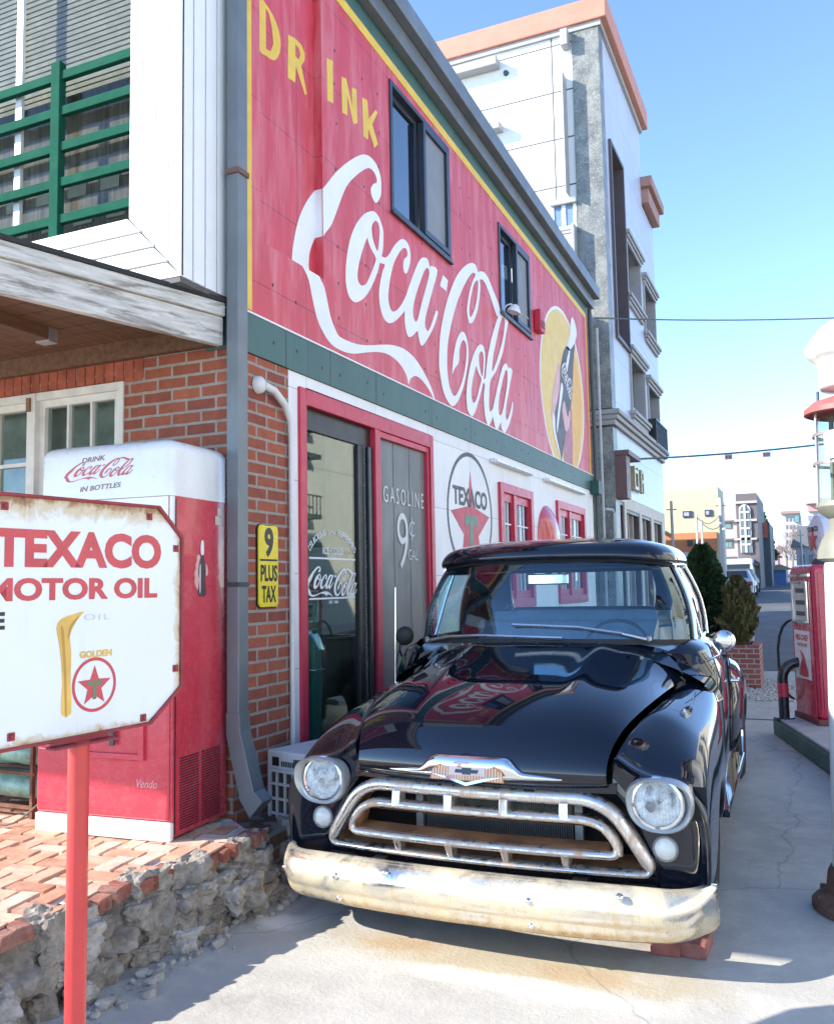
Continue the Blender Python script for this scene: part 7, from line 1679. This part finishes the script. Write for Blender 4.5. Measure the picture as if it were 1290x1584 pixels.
# tarpaulin shelter
Yb_ = 70; a = at(1182, 892, 1, Yb_); b = at(1216, 892, 1, Yb_)
t = thing('market_shelter', 'long low shelter with a brown roof and blue tarpaulin at the end of the street', 'shelter', (a.x, Yb_, gz(Yb_)))
z0_, z1_, z2_ = (at(1200, v, 1, Yb_).z - gz(Yb_) for v in (891, 882, 873)); w_ = b.x - a.x
mb = MB(); mb.box(0, w_, 0, 3, min(z0_, 0), z1_); mb.build('tarpaulin', M('blue_tarp', (.06, .15, .36), .5, var=.15, scale=1), t)
mb = MB(); mb.prism([(-.3, -.3, z1_), (w_ + .6, -.3, z1_), (w_ * .75, 1.5, z2_), (.9, 1.5, z2_)], (0, .05, 0)); mb.add([(-.3, -.3, z1_ + .01), (w_ + .6, -.3, z1_ + .01), (w_ * .75, 1.5, z2_ + .01), (.9, 1.5, z2_ + .01)], [(0, 1, 2, 3)]); mb.build('roof', M('ochre_roof', (.30, .22, .11), .8), t)
# cars
def car(name, label, cat, x, y, kind, col, rz=0):
    t = thing(name, label, cat, (x, y, gz(y)), rz); m = M('paint_' + name, col, .3, .2, coat=.5)
    if kind == 'sedan':
        P = [(-.9, .0, .30), (-.9, .0, .62), (-.86, .05, .90), (-.82, .55, .98), (-.62, 1.15, 1.40), (-.60, 2.3, 1.44), (-.78, 3.2, .98), (-.84, 4.2, .84), (-.84, 4.5, .5), (-.84, 4.5, .3)]
    else:
        P = [(-.92, .0, .35), (-.92, .0, .9), (-.90, .05, 1.0), (-.86, .12, 1.75), (-.80, .3, 1.98), (-.80, 3.2, 2.0), (-.84, 4.0, 1.2), (-.88, 4.6, 1.0), (-.88, 4.8, .6), (-.88, 4.8, .35)]
    rows = [[(sx * px_, py_, pz_) for px_, py_, pz_ in P] for sx in (1, -1)]
    mb = MB(); mb.grid([[(px_ * k, py_, pz_) for k in (1, .96, .5, 0, -.5, -.96, -1)] for px_, py_, pz_ in P]); n_ = len(P)
    for sx in (1, -1): mb.add([(sx * px_, py_, pz_) for px_, py_, pz_ in P], [tuple(range(n_))])
    mb.build('body', m, t, smooth=35, bevel=.03)
    g_ = M('car_glass', (.03, .04, .05), .08, coat=.5); mb = MB()
    if kind == 'sedan':
        mb.hexa([(-.66, .58, 1.0), (.66, .58, 1.0), (.66, .60, 1.0), (-.66, .60, 1.0), (-.54, 1.11, 1.385), (.54, 1.11, 1.385), (.54, 1.13, 1.39), (-.54, 1.13, 1.39)])
    else: mb.box(-.7, .7, .06, .11, 1.1, 1.65)
    mb.build('rear_window', g_, t)
    for sx in (-1, 1):
        mb = MB(); mb.box(min(sx * .62, sx * .88), max(sx * .62, sx * .88), -.03, .06, .66, .84); mb.build('tail_light', M('tail_lens', (.42, .03, .03), .25), t)
        for yy in (.85, 3.6):
            mb = MB(); mb.lathe([(0, .1), (.2, .11), (.31, .10), (.32, 0), (.31, -.10)], (sx * .80, yy, .32), (sx, 0, 0), 20); mb.build('wheel', m_tyre, t, smooth=40)
    mb = MB(); mb.box(-.25, .25, -.02, -.005, .55, .67); mb.build('number_plate', m_farwhite, t)
    mb = MB(); mb.box(-.86, .86, -.06, .05, .32, .50); mb.build('rear_bumper', m, t, bevel=.03)
YY = 46
def carx(u, Y): return at(u, 890, 1, Y).x
car('silver_sedan', 'silver sedan parked nearest along the left kerb beyond the shrubs', 'car', carx(1134, YY), YY, 'sedan', (.42, .44, .48))
car('dark_sedan', 'dark sedan parked just ahead of the silver sedan', 'car', carx(1142, 51.5), 51.5, 'sedan', (.06, .065, .075))
car('white_van', 'white van parked beyond the two sedans', 'van', carx(1141, 57), 57, 'van', (.7, .7, .7))
# poles
def pole(name, label, u, v0, Y, r, col, arm=None, cat='pole'):
    p = at(u, v0, 1, Y); t = thing(name, label, cat, (p.x, Y, gz(Y) - .1)); h = p.z - gz(Y) + .1
    mb = MB(); mb.tube([(0, 0, 0), (0, 0, h)], [r, r * .7], 8); mb.build('pole', M('pole_tone_' + name, col, .7), t, smooth=50)
    if arm:
        mb = MB(); mb.tube([(0, 0, h - .1)] + [(arm * k / 6, 0, h - .1 - .5 * math.sin(math.pi * k / 6) * (.6 if k < 6 else 1)) for k in range(1, 7)], .018, 6); mb.build('arm', m_dkgrey, t)
        mb = MB(); mb.lathe([(0, .06), (.07, .03), (.10, -.03), (0, -.04)], (arm, 0, h - .40), (0, 0, 1), 10); mb.build('lamp', m_farwhite, t)
    else:
        mb = MB(); mb.box(-.22, .22, -.02, .02, h - .4, h - .36); mb.build('crossbar', m_dkgrey, t)
    return t
pole('utility_pole', 'thin utility pole in front of the cream building', 1038, 775, 40, .08, (.3, .3, .27))
pole('street_lamp', 'left one of two lamp posts in front of the cream building', 1077, 796, 38, .06, (.55, .55, .53), .9, 'street lamp')
pole('street_lamp', 'right one of two lamp posts in front of the cream building', 1085, 805, 39, .06, (.5, .5, .48), .9, 'street lamp')
pole('corner_pole', 'pale concrete pole at the corner between the cream and pinkish buildings', 1114, 770, 44, .13, (.45, .44, .42))
pole('corner_pole', 'dark pole beside the low grey roofed house', 1238, 820, 68, .08, (.2, .2, .2))
tr = thing('roof_finial', 'dark conifer top showing above the orange topped building', 'tree', (at(1180, 792, 1, 75).x, 75, gz(75)))
mb = MB(); rnd = random.Random(9); hh = at(1180, 792, 1, 75).z - gz(75)
for k in range(500):
    z = rnd.uniform(.35, 1); a = rnd.uniform(0, 6.28); rr = (1 - z) * 1.6 * rnd.random() ** .5 + .05; p = Vector((rr * math.cos(a), rr * math.sin(a), z * hh)); s_ = Vector((rnd.uniform(-1, 1), rnd.uniform(-1, 1), rnd.uniform(-1, 1))).normalized() * .25
    mb.add([p - s_, p + s_, p + s_ * .3 + Vector((0, 0, -.3))], [(0, 1, 2)])
mb.build('crown', m_leafg, tr); mb = MB(); mb.tube([(0, 0, 0), (0, 0, hh)], [.15, .03], 6); mb.build('trunk', M('shrub_bark', (.12, .075, .05), .9), tr); tr.name = 'conifer_tree'
def bare(label, u, v, Y, seed):
    p = at(u, v, 1, Y); t = thing('bare_tree', label, 'tree', (p.x, Y, gz(Y))); h = p.z - gz(Y); rnd = random.Random(seed); mb = MB(); br = MB()
    mb.tube([(0, 0, 0), (.05, 0, h * .5), (0, 0, h * .75)], [.14, .10, .05], 6); mb.build('trunk', M('bare_bark', (.20, .16, .14), .9), t)
    def grow(p, d, L, r, n):
        q = p + d * L; br.tube([p, q], [r, r * .6], 4, cap=False)
        if n:
            for _ in range(3): grow(p + d * L * rnd.uniform(.5, 1), (d + Vector((rnd.uniform(-.7, .7), rnd.uniform(-.7, .7), rnd.uniform(-.1, .5)))).normalized(), L * .65, r * .6, n - 1)
    for k in range(6): grow(Vector((0, 0, h * rnd.uniform(.35, .7))), Vector((rnd.uniform(-.7, .7), rnd.uniform(-.7, .7), rnd.uniform(.5, 1))).normalized(), h * .2, .06, 3)
    br.build('crown', M('bare_twigs', (.26, .20, .18), .9), t)
bare('bare street tree right of the shelter', 1223, 818, 95, 1); bare('bare street tree before the pale tower', 1214, 828, 110, 2); bare('bare street tree left of the pump globe', 1232, 824, 100, 3)
# left side street houses that throw the bars of shade over the road
for i, (y0, y1, h) in enumerate(((20.2, 27.6, 8.5), (37.6, 42.8, 7))):
    t = thing('side_building', ('grey rendered house along the left pavement next to the apartment block', 'low tan house along the left pavement before the cream building')[i], 'building', (-6.2 - i, y0, 0))
    mb = MB(); mb.box(-7, 0, 0, y1 - y0, 0, h); mb.build('walls', M('side_house_tone_%s' % 'ab'[i], (.45, .44, .42) if i == 0 else (.5, .42, .33), .8), t)
    mb = MB()
    for k in range(3): mb.box(.001, .05, 1 + k * (y1 - y0 - 2) / 3, 1.2 + k * (y1 - y0 - 2) / 3 + 1, 1.0, 2.4); 
    mb.build('windows', m_farwin, t)
# house across the street: seen mirrored in the shop door and the pickup
oh = thing('opposite_building', 'cream house across the street mirrored in the glass shop door', 'building', (9.5, 14, 0))
mb = MB(); mb.box(0, 9, 0, 22, 0, 11); mb.build('walls', panelmat('cream_house_render', (1, 2), (.64, .59, .48), (.4, .37, .3), 3.0, 2.9, .02, .8, .06), oh)
for yy in (3, 9.5, 16):
    for zz in (1.2, 4.2, 7.2):
        mb = MB(); mb.box(-.08, .02, yy, yy + 2.2, zz, zz + 1.7); w = mb.build('window', m_farwhite, oh); mb = MB(); mb.box(-.10, -.081, yy + .1, yy + 1.0, zz + .1, zz + 1.6); mb.box(-.10, -.081, yy + 1.15, yy + 2.1, zz + .1, zz + 1.6); mb.build('pane', M('far_teal_glass', (.16, .26, .27), .2), w)
        mb = MB(); mb.box(-.5, -.081, yy - .3, yy + 2.5, zz - .25, zz - .1); mb.box(-.5, -.081, yy - .3, yy + 2.5, zz + 1.8, zz + 1.95)
        for k in range(12): mb.box(-.5, -.47, yy - .28 + k * .245, yy - .25 + k * .245, zz - .1, zz + .5)
        mb.box(-.51, -.46, yy - .3, yy + 2.5, zz + .5, zz + .55); mb.build('balcony', M('dark_iron', (.06, .06, .06), .5), w)

ob = thing('bounce_light_house', 'unseen white walled house added across the street to bounce light onto the red shop', 'building', (10.5, -9, 0))  # unseen house, added so its sunlit wall brightens the shaded shop front
mb = MB(); mb.box(0, 8, 0, 22, 0, 7.5); mb.build('walls', panelmat('white_house_render', (1, 2), (.70, .68, .62), (.5, .48, .44), 3.0, 2.9, .02, .8, .06), ob)
for yy in (2, 8, 14):
    for zz in (1.0, 4.4):
        mb = MB(); mb.box(-.06, .02, yy, yy + 2.0, zz, zz + 1.6); w = mb.build('window', m_farwhite, ob); mb = MB(); mb.box(-.08, -.061, yy + .1, yy + 1.9, zz + .1, zz + 1.5); mb.build('pane', M('far_teal_glass', (.16, .26, .27), .2), w)
